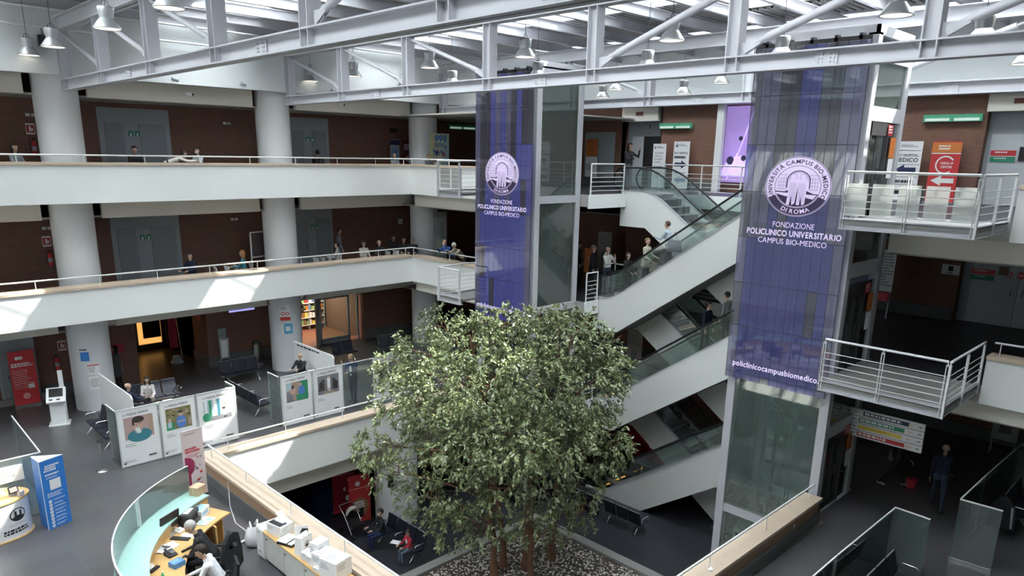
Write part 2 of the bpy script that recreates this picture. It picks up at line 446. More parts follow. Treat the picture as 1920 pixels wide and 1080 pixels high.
# parapets: plastered upstand with a wooden cap
def parapet(name, a, b, zb, zt, capw, inner=None, th=.22, nrm=(0, -1), capoff=(.1, .55)):
    """a..b: outer face line; nrm points into the void"""
    (x0, y0), (x1, y1) = a, b
    nx, ny = nrm
    m = MB(); m.box((x0, y0, zb), (x1 - nx*th, y1 - ny*th, zt), 0)
    if inner: m.box((x0 - nx*th, y0 - ny*th, zb + .66), (x1 - nx*(th + .02), y1 - ny*(th + .02), zt), 1)
    o = struct(name, m, [PLASTER, inner or PLASTER])
    c = MB(); c.box((x0 + nx*capoff[0], y0 + ny*capoff[0], zt), (x1 - nx*capoff[1], y1 - ny*capoff[1], zt + .08))
    struct(name.replace('wall', 'trim'), c, WOODCAP)
    return o
parapet('wall_parapet', (-8, 27.65), (20.6, 27.65), 11.56, 12.80, .5, capoff=(.06, .62))
parapet('wall_parapet', (-8, 27.65), (20.6, 27.65), 7.54, 8.70, .5, capoff=(.06, .62))
parapet('wall_parapet', (20.6, 22.2), (20.6, 27.65), 11.56, 12.80, .5, nrm=(-1, 0), capoff=(.06, .5))
parapet('wall_parapet', (20.6, 22.2), (20.6, 27.65), 7.54, 8.70, .5, nrm=(-1, 0), capoff=(.06, .5))
parapet('wall_parapet', (20.6, -6), (20.6, 4.2), 11.56, 12.80, .5, nrm=(-1, 0), capoff=(.06, .5))
parapet('wall_parapet', (20.6, -6), (20.6, 4.2), 7.54, 8.70, .5, nrm=(-1, 0), capoff=(.06, .5))
parapet('wall_parapet', (7.95, 20.2), (20.6, 20.2), 3.33, 4.66, .5, inner=WOODP, capoff=(.06, .45))
parapet('wall_parapet', (7.9, 5.5), (7.9, 20.65), 3.33, 4.66, .5, inner=WOODP, th=.40, nrm=(1, 0), capoff=(.06, .50))
parapet('wall_parapet', (7.95, 7.3), (18.35, 7.3), 3.33, 4.66, .5, inner=WOODP, th=.4, nrm=(0, 1), capoff=(.06, .5))
struct('baseboard_reception', MB().box((7.44, 5.5, 4.0), (7.5, 20.6, 4.3)).box((7.95, 6.82, 4.0), (18.35, 6.9, 4.28)), SKIRT)
# slab edges beside the escalators
for i, z in enumerate((12, 8, 4)):
    m = MB().box((21.15, 17.5, z - .5), (23.28 if z == 12 else 21.9, 17.62, z))
    if z > 4: m.box((25.0, 10.3, z - .5), (25.12, 17.6, z))
    m.box((23.3 if z < 12 else 21.9, 10.2, z - .5), (25.1, 10.32, z))
    struct('trim_%d' % (i + 12), m, PLASTER)

# roof: ribbed deck between long glazed skylights
STRIPS = [2.35 + 7.77*k for k in range(-2, 4)]
SKW, YE, YS = 2.9, 24.3, 2.6  # skylight ends set by where sun and sky light should fall
WX0, WX1 = 17.6, 23.5     # extra glazed bay, added so sunlight reaches the tree
m = MB()
WID = [SKW]*5 + [1.3]  # last strip narrowed to dim the upper back wall
edges = [-9] + [v for s, w in zip(STRIPS, WID) for v in (s, s + w)] + [30]
for i in range(0, len(edges), 2):
    x0, x1 = edges[i], edges[i+1]
    if x1 <= x0: continue
    ys = np.arange(-6.2, 29.0, .125)
    for k in range(len(ys) - 1):
        za = 18.0 + (.06 if k % 2 else 0); xa_, xb_ = x0, x1
        if 3 <= ys[k] < 13.2:
            if abs(x1 - STRIPS[4]) < .01: xb_ = WX0
            if abs(x0 - STRIPS[4] - SKW) < .01: xa_ = WX1
        m.quad([(xa_, ys[k], za), (xb_, ys[k], za), (xb_, ys[k+1], za), (xa_, ys[k+1], za)], 0)
        zb = 18.0 + (.06 if (k + 1) % 2 else 0)
        m.quad([(xa_, ys[k+1], za), (xb_, ys[k+1], za), (xb_, ys[k+1], zb), (xa_, ys[k+1], zb)], 0)
    if abs(x1 - STRIPS[4]) < .01: bits = [(x0, -6.2, x1, 3), (x0, 3, WX0, 13.2), (x0, 13.2, x1, 29)]
    elif abs(x0 - STRIPS[4] - SKW) < .01: bits = [(x0, -6.2, x1, 3), (WX1, 3, x1, 13.2), (x0, 13.2, x1, 29)]
    else: bits = [(x0, -6.2, x1, 29)]
    for b in bits: m.box((b[0], b[1], 18.1), (b[2], b[3], 18.2), 0)
m.build('roof', [DECK], None, fix=False)['kind'] = 'structure'
SK0 = SKW
for si, s in enumerate(STRIPS):
    SKW = WID[si]
    if s + SKW < -8: continue
    c = s + SKW/2
    m = MB()
    for x in (s, s + SKW): m.box((x - .06, YS, 17.95), (x + .06, YE, 18.5), 1)
    for a, b in (((s, 18.5), (c, 19.35)), ((c, 19.35), (s + SKW, 18.5))):
        m.quad([(a[0], YS, a[1]), (b[0], YS, b[1]), (b[0], YE, b[1]), (a[0], YE, a[1])], 0)
    y = YS + .2
    while y < YE:
        m.beam((s, y, 18.5), (c, y, 19.35), .07, .1, 1); m.beam((c, y, 19.35), (s + SKW, y, 18.5), .07, .1, 1)
        y += .958
    m.beam((c, YS, 19.35), (c, YE, 19.35), .1, .14, 1)
    for y in (YS + .04, 4.96, 12.62, 20.28, YE - .04):
        m.prism([(s, 18.5), (s + SKW, 18.5), (c, 19.35)], 1, y - .03, y + .03, 1)
    struct('window_%d' % (si + 1), m, [OPALGL if si == 5 else SKYGL, STEEL])  # last strip made diffusing to keep direct sun off the slab edges

m = MB()
m.box((-9, -6.2, 18.0), (30, YS, 18.12)); m.box((28.7, -6.2, 15.6), (29.6, 32, 15.72)); m.box((-8, 28.4, 18.3), (29.6, 32, 18.4)); m.box((28.4, -6.2, 18.2), (29.6, 29, 18.3))  # near roof closed to dim the right floor, covers stop sky leaks
struct('roof', m, DECK)
SKW = SK0; m = MB()
for s in STRIPS:
    if s + SKW < -8: continue
    m.quad([(s, YE, 18.06), (s + SKW, YE, 18.06), (s + SKW, 29, 18.06), (s, 29, 18.06)], 0)  # opal fill panels added to brighten the left parapets
    for y in np.arange(YE, 29, .9): m.beam((s, float(y), 18.0), (s + SKW, float(y), 18.0), .06, .1, 1)
m.quad([(WX0, 3, 18.4), (STRIPS[4], 3, 18.4), (STRIPS[4], 13.2, 18.4), (WX0, 13.2, 18.4)], 2); m.quad([(STRIPS[4] + SKW, 3, 18.4), (WX1, 3, 18.4), (WX1, 13.2, 18.4), (STRIPS[4] + SKW, 13.2, 18.4)], 2)  # clear panes of the bay added for sun on the tree
for y in np.arange(3, 13.3, 1.02): m.beam((STRIPS[4] + SKW, float(y), 18.35), (WX1, float(y), 18.35), .06, .1, 1)
o = m.build('window_10', [OPALGL, STEEL, SKYGL], None); o['kind'] = 'structure'
struct('wall_outer', MB().box((-8, 37, 0), (29.6, 37.2, 8)).box((-8, 31.8, 7.5), (29.6, 32, 18.4)).box((29.4, -6, 0), (29.6, 37, 18.4)), BRICK)  # unseen outer shell, added to stop sky light leaking in
# round columns of the left gallery, and the one under the reception floor
def column_thing(x, y, z0, z1, r, label):
    m = MB(); m.cyl((x, y, z0), (x, y, z1), r, n=48, caps=True)
    o = m.build('column', COLUMN); o['kind'] = 'structure'; return o
for x in (-.6, 7.17, 14.95, 22.68): column_thing(x, 29.4, 4.0, 15.7, .68, '')
column_thing(14.75, 21.05, 0, 3.4, .80, '')
for x in (7.17, 22.6): column_thing(x, 29.4, 0, 3.4, .7, '')

# roof trusses
def truss(x, label, y1=27.95):
    t = thing('roof_truss', label, 'roof truss', (x, 27.8, 15.1), group='white steel roof trusses')
    y0 = -6.0
    def ibeam(mb, z0, z1, w):
        mb.box((x - w/2, y0, z0), (x + w/2, y1, z0 + .03)); mb.box((x - w/2, y0, z1 - .03), (x + w/2, y1, z1)); mb.box((x - .02, y0, z0), (x + .02, y1, z1))
    posts = [27.75 - 3.83*k for k in range(9)]
    m = MB(); ibeam(m, 15.11, 15.45, .32)
    for y in posts:
        for dy in (-.13, .13): m.box((x - .15, y + dy - .012, 15.13), (x + .15, y + dy + .012, 15.43))
    for y in (21.9, 14.25, 6.6):
        for sx in (-1, 1):
            m.box((x + sx*.03, y - .22, 15.15), (x + sx*.05, y + .22, 15.41))
            for a in (-.15, -.08, .08, .15):
                for b in (15.21, 15.28, 15.35): m.cyl((x + sx*.05, y + a, b), (x + sx*.07, y + a, b), .018, n=6)
    wpart('bottom_chord', m, STEEL, t)
    m = MB(); ibeam(m, 16.88, 17.3, .32); wpart('top_chord', m, STEEL, t)
    for y in posts:
        m = MB()
        m.box((x - .15, y - .145, 15.45), (x + .15, y - .12, 16.88)); m.box((x - .15, y + .12, 15.45), (x + .15, y + .145, 16.88)); m.box((x - .015, y - .12, 15.45), (x + .015, y + .12, 16.88))
        wpart('post', m, STEEL, t)
    for k in range(8):
        ya, yb = posts[k], posts[k+1]
        if 13.5 < (ya + yb)/2 < 15: continue
        rb = .062 if ya > 16.5 else .085
        if (ya + yb)/2 > 13.5: hi, lo = ya - .2, yb + .22
        else: hi, lo = yb + .2, ya - .22
        m = MB(); d = 1 if lo > hi else -1
        za, zb = 16.8, 15.6
        P = lambda f: (x, hi + (lo - hi)*f, za + (zb - za)*f)
        m.tube([P(.1), P(.86)], rb, n=12)
        m.tube([P(0), P(.1)], .04, n=8); m.tube([P(.86), P(.93)], [.075, .05], n=10)
        for sx in (-.04, .04): m.beam((x + sx, P(.9)[1], P(.9)[2]), (x + sx, lo + .0, zb - .06), .015, .13)
        m.prism([(lo - .02*d, 15.45), (lo + .2*d, 15.45), (lo + .2*d, 15.72), (lo - .16*d, 15.72), (lo - .25*d, 15.6)], 0, x - .012, x + .012)
        wpart('brace', m, STEEL, t)
    return t
truss(7.15, 'white steel roof truss nearest the camera, landing on the leftmost round column')
truss(14.95, 'white steel roof truss crossing mid picture, passing in front of both blue banners')
truss(22.65, 'farthest white steel roof truss, behind the two lift towers near the brick back wall')
# purlins
for i, y in enumerate(np.arange(-4.5, 28.4, 1.915)):
    m = MB(); y = float(y)
    for z0, z1 in ((17.55, 17.57), (17.83, 17.85)): m.box((-8, y - .07, z0), (28.75, y + .07, z1))
    m.box((-8, y - .012, 17.57), (28.75, y + .012, 17.83))
    o = m.build('roof_purlin', STEEL); o['kind'] = 'structure'
for i, (y, z) in enumerate(((28.1, 17.0), (27.2, 17.42))):
    m = MB(); m.cyl((-8, y, z), (20.4 if i else 12.6, y, z), .035, n=8); o = m.build('trim_%d' % (20 + i), RAILW); o['kind'] = 'structure'
# ================================================================ LIFT TOWERS
LEDA = glassmat('led_strip_blue', (.42, .44, .60), gloss=.07, body=.18, bcol=(.13, .14, .26), emit=.022, ecol=(.30, .32, 1.0))
LEDB = glassmat('led_strip_lilac', (.60, .61, .72), gloss=.08, body=.14, bcol=(.30, .30, .40), emit=.010, ecol=(.65, .65, 1.0))
LEDC = glassmat('led_strip_grey', (.62, .63, .66), gloss=.07, body=.14, bcol=(.15, .15, .17), emit=.006, ecol=(.6, .6, .8))
LEDW = col('led_lit_lilac', .66, .56, .80, emit=.22, ecol=(.82, .72, 1.0), var=.04)
LEDD = col('led_dark_violet', .07, .055, .14, emit=.02)
X0, X1 = 18.7, 21.1
def lift(y0, y1, door_y, label, seed):
    """glass lift tower; its doors face the landings at door_y"""
    t = thing('lift_tower', label, 'lift', ((X0 + X1)/2, (y0 + y1)/2, 0), group='glass lift towers')
    for x in (X0 + .12, X1 - .12):
        for y in (y0 + .12, y1 - .12):
            m = MB(); m.box((x - .12, y - .12, 0), (x + .12, y + .12, 16.25)); wpart('corner_post', m, STEEL, t)
    s = 1 if door_y > (y0 + y1)/2 else -1
    back_y = y0 if s > 0 else y1
    for z in (3.1, 7.75, 11.72, 16.0):
        h = .26; m = MB()
        m.box((X0 + .04, y0 + .24, z), (X0 + .2, y1 - .24, z + h)); m.box((X1 - .2, y0 + .24, z), (X1 - .04, y1 - .24, z + h))
        m.box((X0 + .24, back_y - .0 if s > 0 else back_y - .2, z), (X1 - .24, back_y + .2 if s > 0 else back_y, z + h))
        wpart('cross_beam', m, STEEL, t)
    for z in (6.15, 10.5, 14.3, 15.66, 2.4):
        m = MB(); m.box((X0 + .24, door_y - .2 if s > 0 else door_y, z), (X1 - .24, door_y if s > 0 else door_y + .2, z + .34)); wpart('door_header', m, STEEL, t)
    def pane(a, b):
        m = MB(); m.box(a, b); wpart('glass_pane', m, LIFTGL, t)
    for z0, z1 in ((.05, 3.1), (3.36, 7.75), (8.01, 11.72), (11.98, 16.0)):
        pane((X0 + .05, y0 + .24, z0), (X0 + .065, y1 - .24, z1)); pane((X1 - .065, y0 + .24, z0), (X1 - .05, y1 - .24, z1))
        yy = back_y + .05 * s; pane((X0 + .24, yy, z0), (X1 - .24, yy + .015, z1))
    yd = door_y - .06*s
    for z0, z1 in ((6.49, 7.9), (10.84, 11.9), (14.64, 16.0)): pane((X0 + .24, yd - .0075, z0), (X1 - .24, yd + .0075, z1))
    for fz in (0, 4, 8, 12):
        m = MB(); zt = fz + (2.3 if fz in (12, 8) else 2.15)
        if fz == 0: zt = 2.35
        xa, xb = X0 + .26, X0 + 1.5
        # dark steel frame with two glazed leaves, clear sidelight to the right
        m.box((xa, yd - .05, fz), (xa + .1, yd + .05, zt), 0); m.box((xb - .1, yd - .05, fz), (xb, yd + .05, zt), 0); m.box((xa, yd - .05, zt - .32), (xb, yd + .05, zt), 0)
        for a, b in ((xa + .12, (xa + xb)/2 - .02), ((xa + xb)/2 + .02, xb - .12)):
            m.box((a, yd - .03, fz), (a + .07, yd + .03, zt - .34), 0); m.box((b - .07, yd - .03, fz), (b, yd + .03, zt - .34), 0)
            m.box((a, yd - .03, fz), (b, yd + .03, fz + .2), 0); m.box((a + .07, yd - .01, fz + .2), (b - .07, yd + .01, zt - .34), 1)
            m.box(((a + b)/2 - .05, yd - .04, fz + .9), ((a + b)/2 + .05, yd + .04, fz + 1.2), 0)
        wpart('lift_door', m, [DARKST, LIFTGL], t)
        pane((xb + .02, yd - .0075, fz), (X1 - .26, yd + .0075, zt))
        if fz:
            m = MB(); o = (1.55, 0)
            rt, up = Vector((s * -1.0, 0, 0)) * -1 if s < 0 else Vector((-1, 0, 0)), Vector((0, 0, 1))
            yf = door_y + .015*s
            xl = X0 + 1.62
            m.box((xl, yf - .004, fz + 1.45), (xl + .36, yf + .004, fz + 1.95), 1); m.box((xl + .02, yf - .004, fz + .95), (xl + .33, yf + .004, fz + 1.43), 2)
            m.box((X0 + 1.35, yf - .004, fz + 1.99), (X0 + 1.68, yf + .004, fz + 2.25), 0)
            if s < 0: bars(m, (X0 + 1.37, yf - .008, fz + 2.22), (1, 0, 0), (0, 0, 1), .28, .2, 3, 2, seed=fz, off=.002)
            wpart('notice', m, [RED, ORANGE, PAPER], t)
    # guide rail and counterweight frame inside
    m = MB()
    for y in (y0 + .75, y1 - .75): m.box((X1 - .5, y - .04, 0), (X1 - .42, y + .04, 16), 0)
    m.cyl((X1 - .9, (y0 + y1)/2 - .05, 0), (X1 - .9, (y0 + y1)/2 - .05, 16), .012, n=6); m.cyl((X1 - .9, (y0 + y1)/2 + .05, 0), (X1 - .9, (y0 + y1)/2 + .05, 16), .012, n=6)
    wpart('guide_rail', m, DARKST, t)
    # cabin
    cz = 8.05 if s > 0 else .1
    m = MB(); a0, a1 = y0 + .45, y1 - .45
    m.box((X0 + .4, a0, cz), (X1 - .55, a1, cz + .12), 0); m.box((X0 + .4, a0, cz + 2.25), (X1 - .55, a1, cz + 2.4), 0)
    for x in (X0 + .42, X1 - .6):
        for y in (a0 + .03, a1 - .03): m.box((x - .02, y - .03, cz), (x + .04, y + .03, cz + 2.3), 0)
    m.box((X1 - .6, a0, cz + .1), (X1 - .58, a1, cz + 1.0), 0)
    wpart('cabin', m, [GREYFR], t)
    m = MB(); m.box((X0 + .1, y0 + .1, 16.25), (X1 - .1, y1 - .1, 16.3)); m.box((X0, y0, 16.2), (X1, y0 + .08, 16.42)); m.box((X0, y1 - .08, 16.2), (X1, y1, 16.42)); m.box((X0, y0, 16.2), (X0 + .06, y1, 16.42)); m.box((X1 - .06, y0, 16.2), (X1, y1, 16.42))
    wpart('roof_frame', m, STEEL, t)
    m = MB(); m.box((X0 - .1, y0 + .2, 16.02), (X0, y1 - .2, 16.16), 0)
    k = y0 + .3
    while k < y1 - .2: m.box((X0 - .18, k, 16.1), (X0 + .05, k + .08, 16.24), 1); k += .58
    wpart('banner_bracket', m, [RAILW, DARKST], t)
    return t
lift(7.1, 10.05, 7.1, 'glass lift tower at the right, behind the larger blue banner, white corner posts', 1)
lift(17.95, 20.9, 20.9, 'glass lift tower in the middle, behind the smaller blue banner and the tree top', 2)

# ================================================================ BLUE LED BANNERS
def emblem(parent, c, rx, rz, side_mats):
    """round seal: ring of letters, two draped figures under an arch, dark ground below"""
    R, U = Vector((0, -1, 0)), Vector((0, 0, 1)); c = Vector(c)
    k = rx/rz
    m = MB()
    def D(cx, cz, r, mi, off, r0=0, a0=0, a1=2*PI, n=48):
        mb = MB(); disc(mb, (0, 0, 0), (1, 0, 0), (0, 1, 0), r*rz, 0, 0, n, r0*rz, a0, a1)
        m.add([c + R*((v[0] + cx*rz)*k) + U*(v[1] + cz*rz) - Vector((off, 0, 0)) for v in mb.v], mb.f, mi)
    D(0, 0, 1.0, 0, .010)
    D(0, 0, .985, 1, .013, .965)
    D(0, 0, .70, 1, .013, .685)
    lo0, lo1 = math.radians(205), math.radians(335)
    D(0, 0, .955, 1, .014, .715, lo0, lo1)
    D(0, 0, .67, 1, .014, 0, math.radians(204), math.radians(336))
    # horizon, wall courses and roads
    def Q(pts, mi, off): m.add([c + R*(p[0]*rz*k) + U*(p[1]*rz) - Vector((off, 0, 0)) for p in pts], [tuple(range(len(pts)))], mi)
    Q([(-.66, -.16), (-.66, -.20), (.64, -.27), (.64, -.23)], 1, .016)
    Q([(-.60, -.20), (-.2, -.22), (-.30, -.34), (-.56, -.27)], 0, .017); Q([(.22, -.24), (.6, -.26), (.5, -.40), (.3, -.36)], 0, .017)
    for sx in (-1, 1):
        for i in range(5):
            z = -.1 + i*.12; Q([(sx*.34, z), (sx*.62, z), (sx*.62, z + .012), (sx*.34, z + .012)], 2, .015)
        for i in range(4):
            x = sx*(.36 + .075*i); Q([(x, -.1), (x + .01, -.1), (x + .01, .40 - i*.06), (x, .40 - i*.06)], 2, .015)
    # arch
    D(.02, .18, .36, 1, .018, .325, 0, PI, 20); D(.02, .18, .30, 2, .018, .285, 0, PI, 20)
    Q([(-.34, .18), (-.305, .18), (-.305, -.05), (-.34, -.05)], 1, .018); Q([(.345, .18), (.38, .18), (.38, -.05), (.345, -.05)], 1, .018)
    # two figures
    for sx, lean in ((-.13, .02), (.15, -.02)):
        body = [(-.14, .1), (-.06, .24), (.06, .24), (.14, .1), (.13, -.2), (.10, -.56), (.02, -.62), (-.02, -.3), (-.06, -.62), (-.15, -.6), (-.13, -.25)]
        Q([(p[0] + sx + lean*p[1], p[1]) for p in body], 0, .020)
        D(sx, .32, .095, 0, .020, n=16); D(sx, .32, .105, 2, .019, .095, n=16)
        for i in range(5):
            x = sx - .1 + i*.045
            Q([(x, .12), (x + .01, .12), (x + .03 - .01*i, -.5), (x + .02 - .01*i, -.5)], 2, .022)
    # letters on the ring
    def ring_text(s, rad, amid, aspan, size, mi, flip=False):
        n = len(s); tw = text_w(s, 1.0, 1); a = amid + (aspan/2 if not flip else -aspan/2)
        for ch in s:
            adv = (.28 if ch == ' ' else GLY[(ch, 1)][2])/tw*aspan
            ac = a - adv/2 if not flip else a + adv/2
            if ch != ' ':
                vs, fs, w = GLY[(ch, 1)]
                cx, cz = math.cos(ac)*rad, math.sin(ac)*rad
                tx = Vector((math.sin(ac), -math.cos(ac))) if not flip else Vector((-math.sin(ac), math.cos(ac)))
                ty = Vector((math.cos(ac), math.sin(ac))) if not flip else Vector((-math.cos(ac), -math.sin(ac)))
                pts = []
                for v in vs:
                    p = Vector((cx, cz)) + tx*(v[0] - w/2 + .03)*size + ty*(v[1] - .34)*size
                    pts.append(c + R*(p.x*rz*k) + U*(p.y*rz) - Vector((.02, 0, 0)))
                m.add(pts, fs, mi)
            a = a - adv if not flip else a + adv
    ring_text('UNIVERSITÀ CAMPUS BIO-MEDICO', .835, PI/2, math.radians(236), .19, 1)
    ring_text('DI ROMA', .835, -PI/2, math.radians(62), .20, 0, True)
    wpart('emblem', m, [LEDW, LEDD, col('led_violet_line', .30, .22, .45, emit=.08)], parent)
def banner(y0, y1, z0, z1, label, seed, cy):
    t = thing('led_banner', label, 'banner', (18.5, (y0 + y1)/2, z0), group='blue banners on the lift towers')
    r = random.Random(seed); m = MB(); n = 11; w = (y1 - y0)/n
    rows = []; z = z1
    for h in (1.15, 1.2, 1.2, 1.2, 1.25, 1.2, 1.35, 2): rows.append((max(z0, z - h), z)); z -= h
    kinds = [r.choice((0, 1, 2, 2)) for _ in range(n)]
    for i in range(n):
        for j, (za, zb) in enumerate(rows):
            if zb - za < .02: continue
            k = kinds[i] if j < 4 else (1 if i in (0, n - 1) else 0)
            if j in (2, 3) and k == 2 and r.random() < .4: k = 0
            if j > 4 and r.random() < .12: k = 2
            m.box((18.52, y0 + i*w + .006, za + .008), (18.532, y0 + (i + 1)*w - .006, zb - .008), k)
    wpart('curtain', m, [LEDA, LEDB, LEDC], t)
    m = MB()
    for i in range(n + 1): m.box((18.535, y0 + i*w - .008, z0), (18.545, y0 + i*w + .008, z1))
    for za, zb in rows[:-1]: m.box((18.534, y0, za - .01), (18.546, y1, za + .01))
    m.box((18.52, y0, z1), (18.55, y1, z1 + .1)); wpart('mesh_frame', m, DARKST, t)
    emblem(t, (18.515, cy, 12.705), .87, .745, None)
    R, U = (0, -1, 0), (0, 0, 1); m = MB()
    text(m, 'FONDAZIONE', (18.515, cy, 11.66), R, U, .20, 0, 0, 'c', 1.13)
    text(m, 'POLICLINICO UNIVERSITARIO', (18.515, cy, 11.44), R, U, .21, 0, 1, 'c', 2.55)
    text(m, 'CAMPUS BIO-MEDICO', (18.515, cy, 11.23), R, U, .20, 0, 0, 'c', 1.86)
    wpart('lettering', m, LEDW, t)
    m = MB(); text(m, 'policlinicocampusbiomedico.it', (18.515, cy, 7.73), R, U, .22, 0, 1, 'c', 2.62)
    wpart('lettering', m, LEDW, t)
banner(7.18, 10.05, 7.35, 16.08, 'large blue see-through banner with round seal on the right lift tower', 3, 8.54)
banner(17.98, 20.88, 7.35, 16.08, 'smaller blue see-through banner with round seal on the middle lift tower, foot behind the tree', 5, 19.45)

# ================================================================ RAILINGS
def pipe_rail(label, pts, z, zt, step=1.9, side=(0, 0)):
    """handrail pipe on short posts above a parapet cap"""
    t = thing('handrail', label, 'handrail', (pts[0][0], pts[0][1], zt), group='white pipe handrails')
    m = MB(); m.tube([(p[0], p[1], z) for p in pts], .026, n=10); wpart('rail_pipe', m, RAILW, t)
    for (xa, ya), (xb, yb) in zip(pts, pts[1:]):
        L = math.hypot(xb - xa, yb - ya); n = max(1, int(L/step))
        for i in range(n + 1):
            f = min(.985, max(.015, i/n)); m = MB(); x, y = xa + (xb - xa)*f, ya + (yb - ya)*f
            m.cyl((x, y, zt), (x, y, z), .014, n=8); m.cyl((x, y, zt), (x, y, zt + .012), .028, n=10); wpart('post', m, RAILW, t)
pipe_rail('white handrail along the uppermost left gallery parapet, ending at the smaller banner', [(-6, 27.72), (20.68, 27.72), (20.68, 22.3)], 13.115, 12.88)
pipe_rail('white handrail along the middle left gallery parapet, bending at the third column', [(-6, 27.72), (20.68, 27.72), (20.68, 22.3)], 9.115, 8.78)
pipe_rail('white handrail on the reception parapet in front of the poster panels', [(8.1, 20.4), (20.4, 20.4)], 5.09, 4.74)
pipe_rail('white handrail on the reception parapet behind the white cabinet', [(7.62, 20.2), (7.62, 5.6)], 5.09, 4.74, 2.2)
pipe_rail('white handrail on the lower right wooden parapet beside the lift', [(7.9, 7.02), (18.2, 7.02)], 5.09, 4.74, 2.4)
pipe_rail('white handrail on the upper right parapet at the picture edge', [(20.68, 4.1), (20.68, -5)], 13.115, 12.88)
pipe_rail('white handrail on the middle right parapet at the picture edge', [(20.68, 4.1), (20.68, -5)], 9.115, 8.78)

def balcony(label, y0, y1, z, flip, glass):
    """landing in front of a lift: floor plate, fascia channel and barred railing on two sides"""
    t = thing('balcony', label, 'balcony', (19.2, (y0 + y1)/2, z), group='railed lift landings')
    ye = y1 if flip else y0           # end away from the lift
    m = MB(); m.box((17.82, y0, z - .08), (20.6, y1, z)); wpart('floor_plate', m, KERB, t)
    m = MB()
    for zz in (z - .205, z + .03): m.box((17.78, y0, zz), (17.95, y1, zz + .025))
    m.box((17.86, y0, z - .2), (17.88, y1, z + .05))
    d = -.1 if flip else .1
    m.box((17.8, ye, z - .205), (20.6, ye + d, z - .18)); m.box((17.8, ye + d/2, z - .2), (20.6, ye + d/2 + .02, z + .05)); m.box((17.8, ye, z + .03), (20.6, ye + d, z + .05))
    wpart('edge_channel', m, STEEL, t)
    runs = [((17.8, y0 + .05), (17.8, y1 - .05), 3 if y1 - y0 > 2 else 2), ((17.8, ye), (20.55, ye), 3 if y1 - y0 > 2 else 2)]
    for (xa, ya), (xb, yb), n in runs:
        for i in range(n):
            f = i/(n - 1); x, y = xa + (xb - xa)*f, ya + (yb - ya)*f; m = MB()
            dx, dy = (xb - xa), (yb - ya); L = math.hypot(dx, dy); dx, dy = dx/L, dy/L
            for o in (-.03, .03): m.obox((x + dx*o, y + dy*o, z + .42), (.05 if dx == 0 else .012, .05 if dy == 0 else .012, 1.25))
            m.cyl((x, y, z + 1.0), (x, y, z + 1.1), .012, n=6)
            wpart('post', m, RAILW, t)
        for k in range(5):
            m = MB(); m.cyl((xa, ya, z + .14 + .16*k), (xb, yb, z + .14 + .16*k), .011, n=6); wpart('bar', m, RAILW, t)
        m = MB(); m.cyl((xa, ya, z + 1.115), (xb, yb, z + 1.115), .03, n=10); wpart('handrail', m, RAILW, t)
    if glass:
        m = MB(); n = 5 if y1 - y0 > 2 else 2; L = (y1 - y0)/n
        for i in range(n): m.box((17.90, y0 + L*i + .05, z + .12), (17.91, y0 + L*(i + 1) - .05, z + .86))
        wpart('infill_panel', m, BALPAN, t)
BALPAN = glassmat('pale_reflection_panel', (.8, .86, .83), gloss=.12, body=.45, bcol=(.86, .87, .82))  # pale body imitates a bright reflection seen across the railing
balcony('uppermost lift landing at the right with white barred railing and pale infill panels', 4.27, 7.1, 12, False, True)
balcony('middle lift landing at the right, railing above the hanging direction sign', 4.27, 7.1, 8, False, False)
balcony('uppermost lift landing at the left of the smaller banner, pale infill panels', 20.9, 22.22, 12, True, True)
balcony('middle lift landing at the left of the smaller banner, above the tree', 20.9, 22.22, 8, True, False)

def bar_rail(label, runs, z, group='white barred railings', sign=None):
    t = thing('barred_railing', label, 'railing', (runs[0][0][0], runs[0][0][1], z), group=group)
    for (xa, ya), (xb, yb) in runs:
        L = math.hypot(xb - xa, yb - ya); n = max(1, round(L/1.6))
        for i in range(n + 1):
            f = i/n; x, y = xa + (xb - xa)*f, ya + (yb - ya)*f
            m = MB(); m.box((x - .02, y - .02, z - .1), (x + .02, y + .02, z + 1.1)); wpart('post', m, RAILW, t)
        for k in range(5): m = MB(); m.cyl((xa, ya, z + .14 + .16*k), (xb, yb, z + .14 + .16*k), .011, n=6); wpart('bar', m, RAILW, t)
        m = MB(); m.cyl((xa, ya, z + 1.1), (xb, yb, z + 1.1), .028, n=10); wpart('handrail', m, RAILW, t)
bar_rail('white barred railing between the smaller banner lift and the top of the escalator', [((21.2, 17.55), (23.15, 17.55))], 12)
bar_rail('white barred railing behind the top escalator in front of the brick wall and purple screen', [((25.05, 17.0), (25.05, 10.4))], 12)
bar_rail('short white barred railing at the foot of the escalator beside the waiting people', [((21.2, 17.55), (21.85, 17.55))], 8)
bar_rail('white barred railing behind the middle floor queue between the two escalators', [((24.15, 17.75), (24.15, 18.5)), ((25.05, 17.0), (25.05, 10.4))], 8)
bar_rail('short white barred railing on the reception floor at the foot of the middle escalator', [((21.2, 17.55), (21.85, 17.55))], 4)

